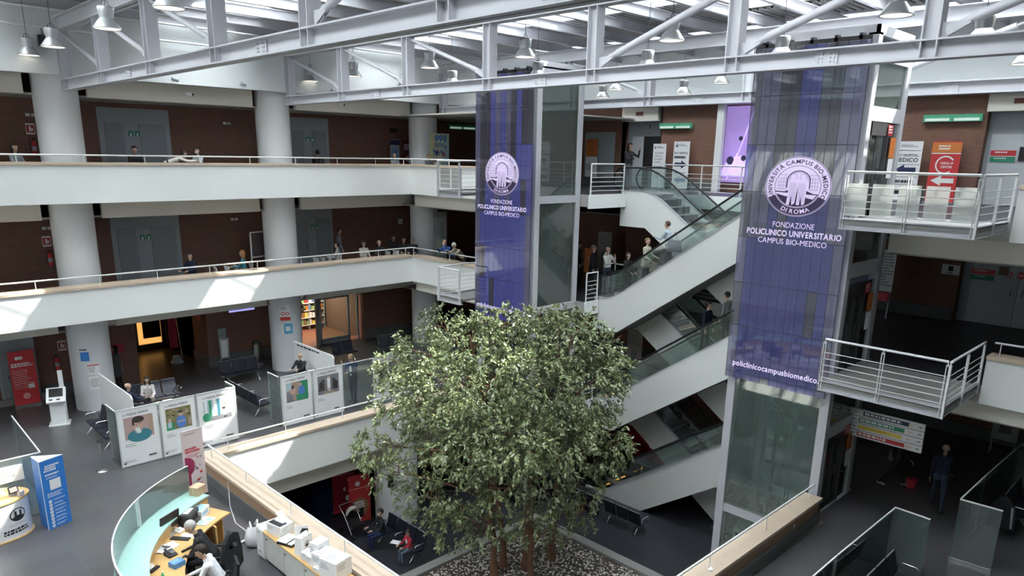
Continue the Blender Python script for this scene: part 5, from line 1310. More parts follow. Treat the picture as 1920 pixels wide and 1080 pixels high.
small('laser_printer', 'black printer with paper on top on the reception desk', 'printer', 5.60, 16.62, zt, .75, [('body', lambda m: m.box((-.24, -.2, 0), (.24, .2, .24)), BLACK), ('lid', lambda m: m.box((-.24, -.2, .24), (.24, .2, .30)), DARKST), ('tray', lambda m: m.box((-.15, -.28, .08), (.15, -.2, .1)), DARKST), ('paper', lambda m: m.box((-.14, -.12, .30), (.16, .14, .306)), PAPER)])
small('paper_box', 'white paper carton with blue print beside the printer', 'box', 5.98, 16.78, zt, .7, [('body', lambda m: m.box((-.2, -.15, 0), (.2, .15, .2)), PAPER), ('print', lambda m: (m.box((-.17, -.12, .2), (.17, .12, .203)), m.box((-.16, -.152, .05), (.1, -.15, .15))), col('light_blue_print', .35, .58, .78))])
small('magazine', 'open magazine with blue pictures in front of the white carton', 'magazine', 5.95, 16.38, zt, .55, [('pages', lambda m: (m.obox((-.1, 0, .01), (.2, .28, .014), .08), m.obox((.11, 0, .01), (.2, .28, .014), -.08)), PAPER), ('print', lambda m: (m.obox((-.1, .05, .018), (.15, .12, .003), .08), m.obox((.11, -.04, .018), (.15, .12, .003), -.08)), col('light_blue_print', .35, .58, .78))])
small('computer_monitor', 'thin dark monitor seen from behind its edge on the reception desk', 'monitor', 5.12, 16.32, zt, math.radians(28), [('screen', lambda m: m.obox((0, 0, .34), (.55, .035, .36), 0, 0, .1), col('monitor_brown', .12, .08, .07)), ('bezel', lambda m: m.obox((0, -.02, .34), (.57, .012, .38), 0, 0, .1), BLACK), ('stand', lambda m: (m.box((-.03, -.02, 0), (.03, .03, .25)), m.box((-.12, -.09, 0), (.12, .09, .015))), GREYFR)])
small('telephone', 'white desk telephone between monitor and printer', 'telephone', 5.32, 16.3, zt, .4, [('base', lambda m: m.prism([(-.08, 0), (.08, 0), (.08, .07), (-.08, .03)], 0, -.09, .09), WHITE), ('handset', lambda m: m.tube([(-.06, -.07, .08), (-.06, -.03, .1), (-.06, .05, .11), (-.06, .09, .09)], .02, 8), WHITE)])
small('keyboard', 'dark keyboard in front of the monitor', 'keyboard', 5.2, 15.95, zt, math.radians(-50), [('body', lambda m: m.box((-.22, -.07, 0), (.22, .07, .02)), BLACK), ('keys', lambda m: [m.box((-.2 + .033*i, -.055 + .03*j, .02), (-.175 + .033*i, -.033 + .03*j, .026)) for i in range(12) for j in range(4)], DARKST)])
small('paper_sheet', 'white paper sheet beside the keyboard near the grey-haired man', 'paper', 5.42, 15.95, zt, .9, [('sheet', lambda m: m.box((-.1, -.2, 0), (.12, .2, .004)), PAPER)])
small('paper_stack', 'spread of white papers left of the keyboard', 'papers', 4.83, 15.72, zt, .35, [('sheets', lambda m: (m.obox((0, 0, .008), (.42, .3, .016), .1), m.obox((.1, .06, .02), (.3, .21, .006), -.2), m.obox((-.1, .02, .02), (.3, .21, .006), .35)), PAPER), ('print', lambda m: bars(m, (-.15, .1, .026), (1, 0, 0), (0, 1, 0), .3, .2, 6, 0, 3, .0, .4), GREYINK)])
small('desk_phone', 'black office telephone on the desk in front of the papers', 'telephone', 4.78, 15.38, zt, .2, [('base', lambda m: m.prism([(-.11, 0), (.11, 0), (.11, .09), (-.11, .03)], 0, -.1, .1), BLACK), ('handset', lambda m: m.tube([(-.07, -.1, .08), (-.08, -.05, .12), (-.08, .05, .15), (-.07, .1, .13)], .024, 8), BLACK), ('keypad', lambda m: [m.obox((.0 + .03*i, -.05 + .03*j, .068 + .008*j), (.02, .018, .012)) for i in range(3) for j in range(3)], GREYFR)])
small('pen_cup', 'dark pen cup at the inner edge of the reception desk', 'cup', 4.42, 15.62, zt, 0, [('cup', lambda m: m.cyl((0, 0, 0), (0, 0, .11), .05, n=14), BLACK), ('pens', lambda m: [m.cyl((.02*math.cos(k), .02*math.sin(k), .05), (.04*math.cos(k), .04*math.sin(k), .19), .005, n=5) for k in (0, 2, 4)], GREYFR)])
small('stapler', 'dark elongated stapler lying on the honey-coloured worktop', 'stapler', 5.12, 15.35, zt, .25, [('body', lambda m: m.prism([(-.13, .0), (.13, 0), (.13, .03), (-.13, .045)], 1, -.02, .02), BLACK), ('foot', lambda m: m.box((-.13, -.022, 0), (.13, .022, .012)), DARKST)])
small('blue_box', 'blue square box with pale print on the reception desk', 'box', 4.72, 14.86, zt, .25, [('body', lambda m: m.box((-.13, -.11, 0), (.13, .11, .11)), col('mid_blue_print', .10, .26, .55)), ('print', lambda m: bars(m, (-.1, .08, .111), (1, 0, 0), (0, 1, 0), .2, .14, 4, 0, 5, .001, .5), col('light_blue_print', .35, .58, .78))])
small('eyeglasses', 'black folded eyeglasses near the blue box', 'glasses', 4.95, 15.1, zt, .6, [('frame', lambda m: (m.tube([(.04*math.cos(a) - .05, .025*math.sin(a), .012) for a in np.linspace(0, 2*PI, 11)], .006, 6), m.tube([(.04*math.cos(a) + .05, .025*math.sin(a), .012) for a in np.linspace(0, 2*PI, 11)], .006, 6)), BLACK)])
small('paper_pile', 'uneven pile of brochures on the desk left of the green bottle', 'papers', 4.22, 15.12, zt, .5, [('sheets', lambda m: [m.obox((.01*i, .015*i, .012 + .02*i), (.22, .16, .018), .25*i) for i in range(3)], PAPER), ('folder', lambda m: m.obox((.02, -.14, .02), (.26, .09, .035), .1), BLACK)])
small('plastic_bottle', 'small green plastic bottle at the bottom edge on the desk', 'bottle', 4.28, 14.42, zt, 0, [('body', lambda m: m.lathe([(.0, 0), (.034, .0), (.036, .05), (.034, .16), (.014, .2), (.014, .22)], (0, 0, 0), 14), col('bottle_green', .08, .55, .20, rough=.15)), ('cap', lambda m: m.cyl((0, 0, .22), (0, 0, .245), .017, n=10), PAPER)])
# office chairs
def office_chair(label, x, y, rz):
    t = thing('office_chair', label, 'chair', (x, y, Z1), rz, 'office chairs at the reception desk')
    m = MB()
    for k in range(5): a = 2*PI*k/5; m.beam((0, 0, .1), (.28*math.cos(a), .28*math.sin(a), .06), .05, .035); m.ell((.28*math.cos(a), .28*math.sin(a), .035), (.035, .035, .035), 8, 6)
    part('base', m, BLACK, t)
    m = MB(); m.cyl((0, 0, .08), (0, 0, .44), .03, n=10); part('column', m, CHROME, t)
    m = MB(); m.prism([(-.23, -.22), (.2, -.24), (.26, 0), (.2, .24), (-.23, .22)], 2, .44, .52); part('seat', m, BLACK, t)
    m = MB(); m.prism([(-.26, .6), (-.31, 1.08), (-.25, 1.1), (-.2, .6)], 1, -.21, .21); m.beam((-.22, 0, .45), (-.27, 0, .75), .07, .03); part('backrest', m, BLACK, t)
    for s in (-1, 1): m = MB(); m.tube([(0, .27*s, .47), (.02, .29*s, .68), (-.16, .29*s, .70)], .02, 8); m.box((-.16, .29*s - .03, .69), (.1, .29*s + .03, .72)); part('armrest', m, BLACK, t)
    return t
office_chair('black office chair of the grey-haired man at the reception desk', 5.58, 14.95, math.radians(150))
office_chair('black office chair of the dark-haired man in white at the bottom edge', 5.25, 13.75, math.radians(165))
t = thing('dark_coat', 'black coat hung over a chair back behind the grey-haired man', 'coat', (5.85, 14.75, Z1))
m = MB(); m.prism([(-.32, .25), (-.34, .6), (-.26, 1.02), (-.08, 1.14), (.1, 1.12), (.27, 1.0), (.36, .6), (.38, .2), (.1, .14), (-.1, .18)], 1, -.07, .07); m.v = [(5.85 + v[1]*math.cos(1.1) + v[0]*math.cos(1.1 + PI/2)*-1, 14.75 + v[0]*.75 - v[1]*.4, Z1 + v[2]) for v in m.v]
wpart('cloth', m, col('black_cloth', .012, .012, .014, rough=.9), t)
m = MB(); m.tube([(5.85, 14.5, Z1 + .98), (5.78, 14.75, Z1 + .8), (5.83, 14.9, Z1 + .45)], [.06, .05, .045], n=8); wpart('sleeve', m, BLACK, t)
t = thing('white_pole', 'white tubular pole lying low between the desk and the white bag', 'pole', (6.7, 16.1, Z1 + .1)); m = MB(); m.cyl((6.35, 16.05, Z1 + .04), (7.1, 16.2, Z1 + .05), .03, n=10); wpart('tube', m, PAPER, t)
m = MB(); m.cyl((6.3, 16.04, Z1 + .04), (6.35, 16.05, Z1 + .04), .04, n=10); wpart('end_cap', m, GREYFR, t)
t = thing('power_cable', 'thin white cable running down the wooden parapet and along its foot', 'cable', (7.15, 18.3, Z1)); m = MB(); m.tube([(7.46, 18.6, Z1 + .55), (7.42, 18.5, Z1 + .2), (7.3, 18.2, Z1 + .012), (7.0, 17.2, Z1 + .012), (7.02, 16.4, Z1 + .012)], .012, n=6); wpart('wire', m, PAPER, t)

# ---------------------------------------------------------------- low cabinets with boxes
def cab_unit(label, y0, y1):
    t = thing('low_cabinet', label, 'cabinet', (6.98, (y0 + y1)/2, Z1), 0, 'low white cabinets by the wooden parapet')
    m = MB(); m.box((6.74, y0, Z1 + .06), (7.2, y1, Z1 + .78)); wpart('body', m, WHITE, t)
    m = MB(); m.box((6.76, y0 + .02, Z1), (7.18, y1 - .02, Z1 + .06)); wpart('plinth', m, DARKST, t)
    m = MB(); m.box((6.72, y0 + .012, Z1 + .09), (6.74, y1 - .012, Z1 + .76)); d = wpart('door', m, col('door_cream', .70, .70, .66), t)
    m = MB(); m.box((6.705, y1 - .12, Z1 + .62), (6.72, y1 - .06, Z1 + .66)); sub('handle', m, CHROME, d)
    return t
for i, (a, b) in enumerate(((14.0, 14.9), (13.1, 14.0), (12.2, 13.1), (11.3, 12.2))): cab_unit('low white cabinet by the wooden parapet, %s from the white bag' % ('first', 'second', 'third', 'fourth')[i], a, b)
t = thing('worktop', 'long honey-coloured wooden top over the low white cabinets', 'worktop', (6.96, 13.1, Z1 + .78)); m = MB(); m.box((6.68, 11.3, Z1 + .78), (7.22, 14.92, Z1 + .81)); wpart('board', m, WOODDESK, t)
t = thing('drawer_unit', 'white narrow drawer unit at the end of the low cabinets by the white bag', 'drawers', (6.93, 15.15, Z1)); m = MB(); m.box((6.72, 14.97, Z1 + .03), (7.15, 15.35, Z1 + .80)); wpart('body', m, WHITE, t)
for z0, z1 in ((.06, .26), (.29, .77)): m = MB(); m.box((6.705, 14.99, Z1 + z0), (6.72, 15.33, Z1 + z1)); dr = wpart('drawer', m, PAPER, t); m = MB(); m.box((6.69, 15.1, Z1 + z1 - .07), (6.705, 15.22, Z1 + z1 - .05)); sub('handle', m, CHROME, dr)
CT = Z1 + .812
def carton(label, x, y, z, s, rz, open_=False, seed=1):
    s = tuple(k*1.12 for k in s)
    ps = [('body', lambda m: m.box((-s[0]/2, -s[1]/2, 0), (s[0]/2, s[1]/2, s[2])), PAPER),
          ('print', lambda m: (bars(m, (-s[0]*.4, -s[1]/2, s[2]*.8), (1, 0, 0), (0, 0, 1), s[0]*.5, s[2]*.35, 3, 0, seed, .002, .4), bars(m, (-s[0]/2, s[1]*.4, s[2]*.8), (0, -1, 0), (0, 0, 1), s[1]*.5, s[2]*.35, 3, 0, seed + 3, .002, .4), bars(m, (-s[0]*.35, s[1]*.25, s[2] + .001), (1, 0, 0), (0, 1, 0), s[0]*.6, s[1]*.5, 3, 0, seed + 5, .001, .45)), GREYINK)]
    if open_: ps.append(('content', lambda m: m.box((-s[0]*.44, -s[1]*.42, s[2]), (s[0]*.1, s[1]*.42, s[2] + .008)), INK)); ps.append(('lid', lambda m: (m.obox((s[0]*.3, 0, s[2] + .05), (s[0]*.42, s[1]*.9, .012), 0, 0, .5), m.box((-s[0]*.1, -s[1]*.3, s[2]), (s[0]*.2, s[1]*.3, s[2] + .03))), PAPER))
    return small('paper_carton', label, 'box', x, y, z, rz, ps, 'white cartons on the low cabinets')
carton('open white carton with black inside nearest the white bag', 6.97, 14.6, CT, (.34, .44, .24), .2, True, 2)
small('document_case', 'flat white and black document case between open carton and paper bag', 'case', 6.92, 14.05, CT, .35, [('base', lambda m: m.box((-.2, -.22, 0), (.2, .22, .06)), BLACK), ('lid', lambda m: m.box((-.19, -.05, .06), (.19, .22, .075)), PAPER), ('flap', lambda m: m.box((-.19, -.21, .06), (.19, -.1, .072)), PAPER)])
small('binder', 'upright black and white folder leaning behind the paper bag', 'folder', 7.1, 13.85, CT, -.5, [('cover', lambda m: m.obox((0, 0, .2), (.3, .02, .4), 0, 0, -.25), PAPER), ('stripe', lambda m: m.prism([(-.15, .0), (.15, .06), (.15, .34), (.02, .36)], 1, -.014, -.011), BLACK)])
small('paper_bag', 'white paper carrier bag with a printed mark on the low cabinet', 'bag', 6.93, 13.45, CT, .35, [('body', lambda m: m.prism([(-.2, 0), (.2, 0), (.17, .42), (-.17, .42)], 1, -.09, .09), PAPER), ('handle', lambda m: m.tube([(-.08, -.09, .40), (-.06, -.09, .52), (.0, -.09, .55), (.06, -.09, .52), (.08, -.09, .40)], .01, 6), RAILW), ('print', lambda m: (logo(m, Vector((0, -.09, .24)), X_, Ul, .07, 0), bars(m, (-.08, -.09, .14), X_, Ul, .16, .05, 2, 0, 4, .003, .5)), INK)])
carton('small white box in front of the paper bag', 6.87, 13.12, CT, (.2, .24, .16), .3, False, 4)
small('gift_bag', 'small white bag with red and brown patches beside the cartons', 'bag', 6.84, 12.9, CT, .2, [('body', lambda m: m.prism([(-.1, 0), (.1, 0), (.13, .2), (-.12, .22)], 1, -.08, .08), PAPER), ('patches', lambda m: [m.obox((-.06 + .05*k, -.083, .05 + .035*(k % 3)), (.045, .004, .05), 0) for k in range(4)], [col('red_brown_patch', .35, .08, .05)])])
carton('larger white carton, lower of the stacked pair', 7.0, 12.62, CT, (.36, .42, .30), .25, False, 7)
carton('smaller white carton on the back of the large carton', 7.02, 12.92, CT, (.30, .22, .42), .25, False, 11)
carton('white lidded box at the right end on the wooden top', 6.98, 12.22, CT, (.40, .44, .36), .25, False, 15)
carton('low white box in front of the lidded box', 6.80, 12.55, CT, (.16, .2, .08), .3, False, 19)
t = thing('plastic_bag', 'white plastic carrier bag standing on the floor by the drawer unit', 'bag', (6.88, 15.85, Z1))
m = MB(); bm_n = 16
prof = [(.02, 0), (.2, .02), (.25, .12), (.24, .28), (.19, .42), (.12, .52)]
for j, (r_, z_) in enumerate(prof): m.v += [(6.88 + r_*(1 + .12*math.sin(3*a + j))*math.cos(a), 15.85 + .8*r_*(1 + .1*math.cos(4*a + j))*math.sin(a), Z1 + z_) for a in np.linspace(0, 2*PI, bm_n + 1)[:-1]]
for j in range(len(prof) - 1):
    for k in range(bm_n): m.f.append((j*bm_n + k, j*bm_n + (k + 1) % bm_n, (j + 1)*bm_n + (k + 1) % bm_n, (j + 1)*bm_n + k)); m.m.append(0); m.s.append(True)
wpart('body', m, col('plastic_white', .72, .72, .74, rough=.3, var=.12, scale=9), t)
for sx in (-.08, .08): m = MB(); m.tube([(6.88 + sx, 15.8, Z1 + .48), (6.88 + sx*1.2, 15.83, Z1 + .66), (6.88 + sx, 15.92, Z1 + .5)], [.03, .018, .03], n=8); wpart('handle', m, PAPER, t)

# ---------------------------------------------------------------- rear of the reception floor
t = thing('leaflet_stand', 'slim pale leaflet dispenser on the brick wall between the first two columns', 'dispenser', (12.95, 31.35, Z1))
m = MB(); m.box((12.7, 31.3, Z1 + .35), (13.15, 31.45, Z1 + 1.3)); wpart('rack', m, CHROME, t)
m = MB(); m.box((12.72, 31.29, Z1 + 1.3), (13.05, 31.42, Z1 + 1.75)); wpart('header', m, col('pale_green_card', .30, .38, .34), t)
m = MB(); m.box((12.78, 31.27, Z1 + .45), (13.06, 31.3, Z1 + 1.2)); wpart('leaflet_pocket', m, PAPER, t)
m = MB(); m.tube([(12.75, 31.35, Z1 + .35), (12.7, 31.2, Z1)], .014); m.tube([(13.1, 31.35, Z1 + .35), (13.16, 31.2, Z1)], .014); wpart('leg', m, CHROME, t)
t = thing('waste_bin', 'steel cylindrical bin on the brick wall left of the second column', 'bin', (14.35, 31.2, Z1)); m = MB(); m.cyl((14.35, 31.2, Z1 + .05), (14.35, 31.2, Z1 + .85), .17, n=20); wpart('body', m, CHROME, t)
m = MB(); m.lathe([(.17, .85), (.18, .9), (.12, .96), (0, .96)], (14.35, 31.2, Z1), 20); m.cyl((14.35, 31.2, Z1), (14.35, 31.2, Z1 + .05), .175, n=20); wpart('lid', m, DARKST, t)
wall_sign('violet-blue light strip under the cream band left of the second column', 'light strip', 'light_strip', (12.35, 29.14, 6.90), X_, 1.1, .07, [col('violet_strip', .25, .25, .6, emit=.6, ecol=(.3, .3, .8))], None)
wall_sign('dark red sign on the brick corner behind the dispenser', 'sign', 'red_sign', (12.2, 33.18, 5.9) if False else (12.34, 32.6, 6.0), NY, .5, .4, [DKRED], None)
# banner flag beside the brick corner
t = thing('flag_banner', 'dark red flag banner on a steel rod and white foot in the rear corridor', 'banner stand', (11.6, 33.4, Z1)); m = MB(); m.cyl((11.85, 33.4, Z1 + .1), (11.7, 33.4, Z1 + 2.6), .015, n=6); wpart('rod', m, CHROME, t)
m = MB(); m.box((11.35, 33.38, Z1 + .7), (11.7, 33.4, Z1 + 2.6)); wpart('cloth', m, DKRED, t)
m = MB(); m.lathe([(.28, 0), (.28, .06), (.2, .1), (.16, .32), (0, .32)], (11.6, 33.4, Z1), 16); wpart('foot', m, GREYFR, t)
# golden window of the rear corridor
t = bpy.data.objects.new('window_20', None); COL.objects.link(t); t['kind'] = 'structure'
GOLD = col('golden_glow', .9, .45, .12, emit=.45, ecol=(1, .5, .14), var=.35, scale=2)
m = MB(); m.box((10.5, 36.5, Z1 + .25), (12.1, 36.55, Z1 + 2.6)); o = wpart('pane', m, GOLD, t); o.location = (0, 0, 0)
m = MB(); m.box((10.4, 36.4, Z1), (12.25, 36.5, Z1 + .3)); m.box((12.05, 36.4, Z1), (12.25, 36.5, Z1 + 2.7)); m.box((10.85, 36.4, Z1), (10.97, 36.5, Z1 + 2.7)); m.box((10.4, 36.42, Z1 + 1.5), (12.1, 36.5, Z1 + 1.6)); o = wpart('frame', m, DARKST, t); o.location = (0, 0, 0)
m = MB(); m.box((11.2, 36.36, Z1 + .6), (12.0, 36.4, Z1 + 2.3)); o = wpart('dark_panel', m, BLACK, t); o.location = (0, 0, 0)
t = thing('golden_display', 'golden lit upright panel beside the rear corridor window', 'lit panel', (9.9, 35.9, Z1)); m = MB(); m.box((9.75, 35.9, Z1 + .1), (10.2, 36.0, Z1 + 2.5)); wpart('panel', m, GOLD, t)
wall_sign('dark red panel on the brick pier right of the leftmost column', 'sign', 'red_sign', (8.0, 31.45, Z1 + 1.35), X_, .9, .4, [DKRED], None)
struct('wall_pier', MB().box((7.6, 31.5, Z1), (9.4, 31.8, 7.0)), BRICK)
# shop
t = thing('shop_display', 'pedestal with a tilted square board of small pictures in the shop entrance', 'display', (17.3, 33.6, Z1)); m = MB(); m.lathe([(.42, 0), (.42, .06), (.2, .1), (.2, 1.3)], (17.3, 33.6, Z1), 4); wpart('pedestal', m, col('salmon_paint', .55, .38, .30), t)
m = MB(); Rq, Uq = Vector((.92, .1, .38)).normalized(), Vector((-.35, .15, .92)).normalized(); r = random.Random(8)
c0 = Vector((17.3, 33.35, Z1 + 1.85)); rect(m, c0 - Rq*.62 - Uq*.55, Rq, Uq, 1.24, 1.1, 0, 0)
for i in range(9):
    for j in range(8): rect(m, c0 - Rq*(.58 - .13*i) - Uq*(.5 - .13*j), Rq, Uq, .11, .11, r.choice((1, 2, 3, 1)), .006)
wpart('picture_board', m, [INK, col('pic_sand', .72, .55, .42), col('pic_brown', .3, .14, .09), PAPER], t)
t = bpy.data.objects.new('door_40', None); COL.objects.link(t); t['kind'] = 'structure'
m = MB(); xa, xb = 18.05, 19.75
for a, b in (((xa, 31.9, Z1), (xa + .09, 31.98, 6.9)), ((xb - .09, 31.9, Z1), (xb, 31.98, 6.9)), ((xa, 31.9, Z1), (xb, 31.98, Z1 + .3)), ((xa, 31.9, Z1 + 2.3), (xb, 31.98, Z1 + 2.4)), ((20.2, 31.9, Z1), (20.3, 31.98, 6.9)), ((17.85, 31.85, Z1), (18.0, 32.0, 6.9)), ((16.45, 31.85, Z1), (16.6, 32.0, 6.9))): m.box(a, b)
o = wpart('door_frame', m, GREYDOOR, t); o.location = (0, 0, 0)
m = MB(); m.box((xa + .09, 31.93, Z1 + .3), (xb - .09, 31.945, Z1 + 2.3)); m.box((xb, 31.93, Z1 + .2), (20.2, 31.945, Z1 + 2.6)); o = wpart('glass', m, TEALGL, t); o.location = (0, 0, 0)
t = thing('ceiling_light', 'square lit ceiling panel inside the shop behind the glass door', 'light', (18.4, 34.2, 6.85)); m = MB(); m.box((17.2, 33.6, 6.88), (19.6, 34.8, 6.94)); wpart('frame', m, GREYFR, t)
m = MB(); m.box((17.25, 33.65, 6.87), (19.55, 34.75, 6.88)); wpart('diffuser', m, col('shop_lamp_glow', 1, .9, .75, emit=3.0, var=0), t)
sl = bpy.data.lights.new('shop_lamp', 'AREA'); sl.shape = 'RECTANGLE'; sl.size = 2.2; sl.size_y = 1.0; sl.energy = 55; sl.color = (1, .86, .68); so = bpy.data.objects.new('shop_lamp', sl); so.location = (18.4, 34.2, 6.84); COL.objects.link(so)
struct('wall_shop', MB().box((16.45, 36.4, Z1), (20.3, 36.6, 7)), col('shop_wall_paint', .34, .25, .19))
gi = 0; rr = random.Random(12)
t = thing('shop_shelf', 'shop shelving behind the glass door beside the third column', 'shelf', (19.4, 35.5, Z1))
for z in (.25, .65, 1.05, 1.45, 1.85): m = MB(); m.box((18.4, 35.3, Z1 + z), (20.3, 35.65, Z1 + z + .03)); wpart('shelf_board', m, PAPER, t)
for x in (18.4, 19.35, 20.27): m = MB(); m.box((x, 35.3, Z1), (x + .03, 35.65, Z1 + 2.2)); wpart('upright', m, GREYFR, t)
packs = [YELLOW, ORANGE, PAPER, col('pack_brown', .3, .16, .08), col('pack_green', .25, .4, .15), RED, col('pack_blue', .15, .25, .45)]
pm0 = None
zn = {.25: 'lowest', .65: 'second', 1.05: 'middle', 1.45: 'fourth', 1.85: 'top'}
for z in (.25, .65, 1.05, 1.45, 1.85):
    x = 18.5; q = 0
    while x < 20.15:
        w = rr.uniform(.1, .18); h = rr.uniform(.16, .32); m = MB(); m.box((x, 35.32, Z1 + z + .031), (x + w, 35.5, Z1 + z + .031 + h))
        o = m.build('grocery_pack', packs[rr.randrange(7)]); tag(o, 'small product pack on the %s board of the shop shelving' % zn[z], 'pack', 'packs on the %s shop shelf board' % zn[z]); x += w + rr.uniform(.02, .08)
# left edge glazed door of the reception floor is door 5; baseboard in front of it
struct('baseboard_door', MB().box((4.4, 31.42, Z1), (6.0, 31.55, Z1 + .25)), KERB)

# ---------------------------------------------------------------- right side of the reception floor
t = thing('direction_sign', 'hanging white direction sign with blue, green, yellow and red bands', 'sign', (20.6, 6.2, 5.85))
m = MB(); m.box((20.57, 5.27, 5.85), (20.63, 7.17, 6.66)); wpart('board', m, WHITE, t)
m = MB(); o = Vector((20.57, 7.17, 5.85)); H4 = .81/4
for i, (c, x0, w) in enumerate(((4, .02, 1.46), (3, .02, 1.1), (2, .02, 1.06), (1, .02, 1.02))):
    zz = H4*i; rect(m, o + Rb*(.22 + (.1 if i == 3 else 0)) + Ul*(zz + .045), Rb, Ul, (1.25, 1.15, 1.2, 1.2)[i], .115, (2, 3, 4, 5)[i], .003)
    bars(m, o + Rb*(.26 + (.1 if i == 3 else 0)) + Ul*(zz + .14), Rb, Ul, 1.05, .075, 1, 0 if i != 1 else 6, i + 3, .006, .9)
    rect(m, o + Rb*0 + Ul*(zz - .006), Rb, Ul, 1.9, .012, 1, .003)
    arrow(m, o + Rb*.11 + Ul*(zz + .1), Rb, Ul, .12, .09, 7, .005, -1); bars(m, o + Rb*1.5 + Ul*(zz + .13), Rb, Ul, .14, .06, 1, 6 if False else 8, i, .005, .9); arrow(m, o + Rb*1.8 + Ul*(zz + .1), Rb, Ul, .1, .08, 7, .005)
wpart('print', m, [PAPER, INK, RED, YELLOW, GREEN, NAVY, col('gold_print', .75, .5, .1), GREYINK, col('pale_orange_print', .85, .6, .45)], t)
m = MB()
for y in (5.6, 6.9): m.cyl((20.6, y, 6.66), (20.6, y, 7.6), .006, n=6)
wpart('cable', m, DARKST, t)
glass_screen('nearer right glass cubicle with white top rails, dark chairs inside', [((9.5, 4.8), (12.2, 4.8)), ((12.25, 4.8), (14.1, 4.8)), ((14.15, 4.8), (17.3, 4.75)), ((17.3, 4.75), (17.26, 4.0))], Z1 + .03, Z1 + 1.6, CUBGL, group='glass cubicles on the right')
glass_screen('farther right glass cubicle beside the walking man', [((18.92, 3.84), (21.0, 3.8)), ((21.05, 3.8), (24.2, 3.7)), ((18.92, 3.84), (18.98, 2.98)), ((24.2, 3.7), (24.2, 2.2))], Z1 + .03, Z1 + 1.6, CUBGL, group='glass cubicles on the right')
t = thing('display_stand', 'pale standing display frame in the shade behind the right cubicles', 'stand', (27.6, 4.7, Z1)); m = MB(); m.box((27.6, 4.35, Z1 + .5), (27.64, 5.1, Z1 + 1.75)); wpart('panel', m, col('frame_grey', .42, .42, .42), t)
m = MB(); m.box((27.59, 4.55, Z1 + .75), (27.6, 4.9, Z1 + 1.6)); wpart('picture', m, DARKST, t)
m = MB()
for y in (4.4, 5.05): m.beam((27.62, y, Z1 + .5), (27.45, y, Z1), .03, .03); m.beam((27.62, y, Z1 + .5), (27.8, y, Z1), .03, .03)
wpart('leg', m, GREYFR, t)
t = thing('red_bin', 'small red object on the dark floor beside the walking man', 'bin', (22.6, 5.9, Z1)); m = MB(); m.cyl((22.6, 5.9, Z1), (22.6, 5.9, Z1 + .28), .12, .15, n=12); wpart('body', m, DKRED, t)
t = thing('light_switch', 'small white box on the wooden parapet by the right lift', 'switch', (16.9, 6.87, Z1 + .35)); m = MB(); m.box((16.86, 6.86, Z1 + .36), (16.94, 6.89, Z1 + .46)); wpart('plate', m, PAPER, t)
small('tissue_pack', 'small white pack lying on the cap of the lower right parapet', 'pack', 13.05, 6.98, 4.745, .6, [('body', lambda m: m.box((-.07, -.04, 0), (.07, .04, .03)), PAPER)])
t = thing('hung_coat', 'dark coat over a chair in the farther right cubicle', 'coat', (21.0, 3.3, Z1)); m = MB(); m.prism([(-.3, .3), (-.25, .9), (-.1, 1.15), (.1, 1.15), (.25, .9), (.3, .3)], 0, 20.95, 21.05); m.v = [(v[0], v[1] + 3.3, v[2] + Z1) for v in m.v]; wpart('cloth', m, BLACK, t)
m = MB(); m.tube([(20.93, 3.1, Z1 + .95), (20.9, 3.05, Z1 + .4)], .03, 8); wpart('scarf', m, GREYINK, t)

# ---------------------------------------------------------------- white chairs of the middle gallery
def make_wchair():
    t = thing('white_chair', '', 'chair')
    m = MB(); m.prism([(-.2, -.2), (.2, -.22), (.2, .22), (-.2, .2)], 2, .43, .46); part('seat', m, WHITE, t)
    m = MB(); m.prism([(-.2, .45), (-.3, .84), (-.27, .85), (-.17, .45)], 1, -.2, .2); part('backrest', m, WHITE, t)
    for x in (-.18, .18):
        for y in (-.18, .18): m = MB(); m.cyl((x*1.15, y*1.1, 0), (x, y, .43), .012, n=6); part('leg', m, CHROME, t)
    return t
WC = make_wchair(); first = True
wl = [(12.15, 28.95), (12.6, 28.95), (13.0, 28.95), (13.4, 29.3), (13.75, 29.3), (15.95, 30.3) , (16.6, 28.95), (16.95, 28.95), (17.3, 28.95), (17.65, 28.95), (19.9, 29.0), (20.4, 29.0), (21.1, 29.0), (21.5, 29.0)]
nm = ['first', 'second', 'third', 'fourth', 'fifth']
for i, (x, y) in enumerate(wl):
    if i < 5: lab = 'white chair between the first two columns on the middle gallery, %s from the left' % nm[i]
    elif i == 5: lab = 'white chair just right of the second column on the middle gallery'
    elif i < 10: lab = 'white chair beside the dark-haired seated person on the middle gallery, %s from the left' % nm[i - 6]
    else: lab = 'white chair near the third column on the middle gallery, %s from the left' % nm[i - 10]
    if first: WC.location = (x, y, 8); WC.rotation_euler = (0, 0, -.15); WC['label'] = lab; WC['group'] = 'white chairs on the middle gallery'; first = False
    else: dup(WC, (x, y, 8), rr.uniform(-.3, .2) + (PI if i > 9 else 0), lab, 'white chairs on the middle gallery')
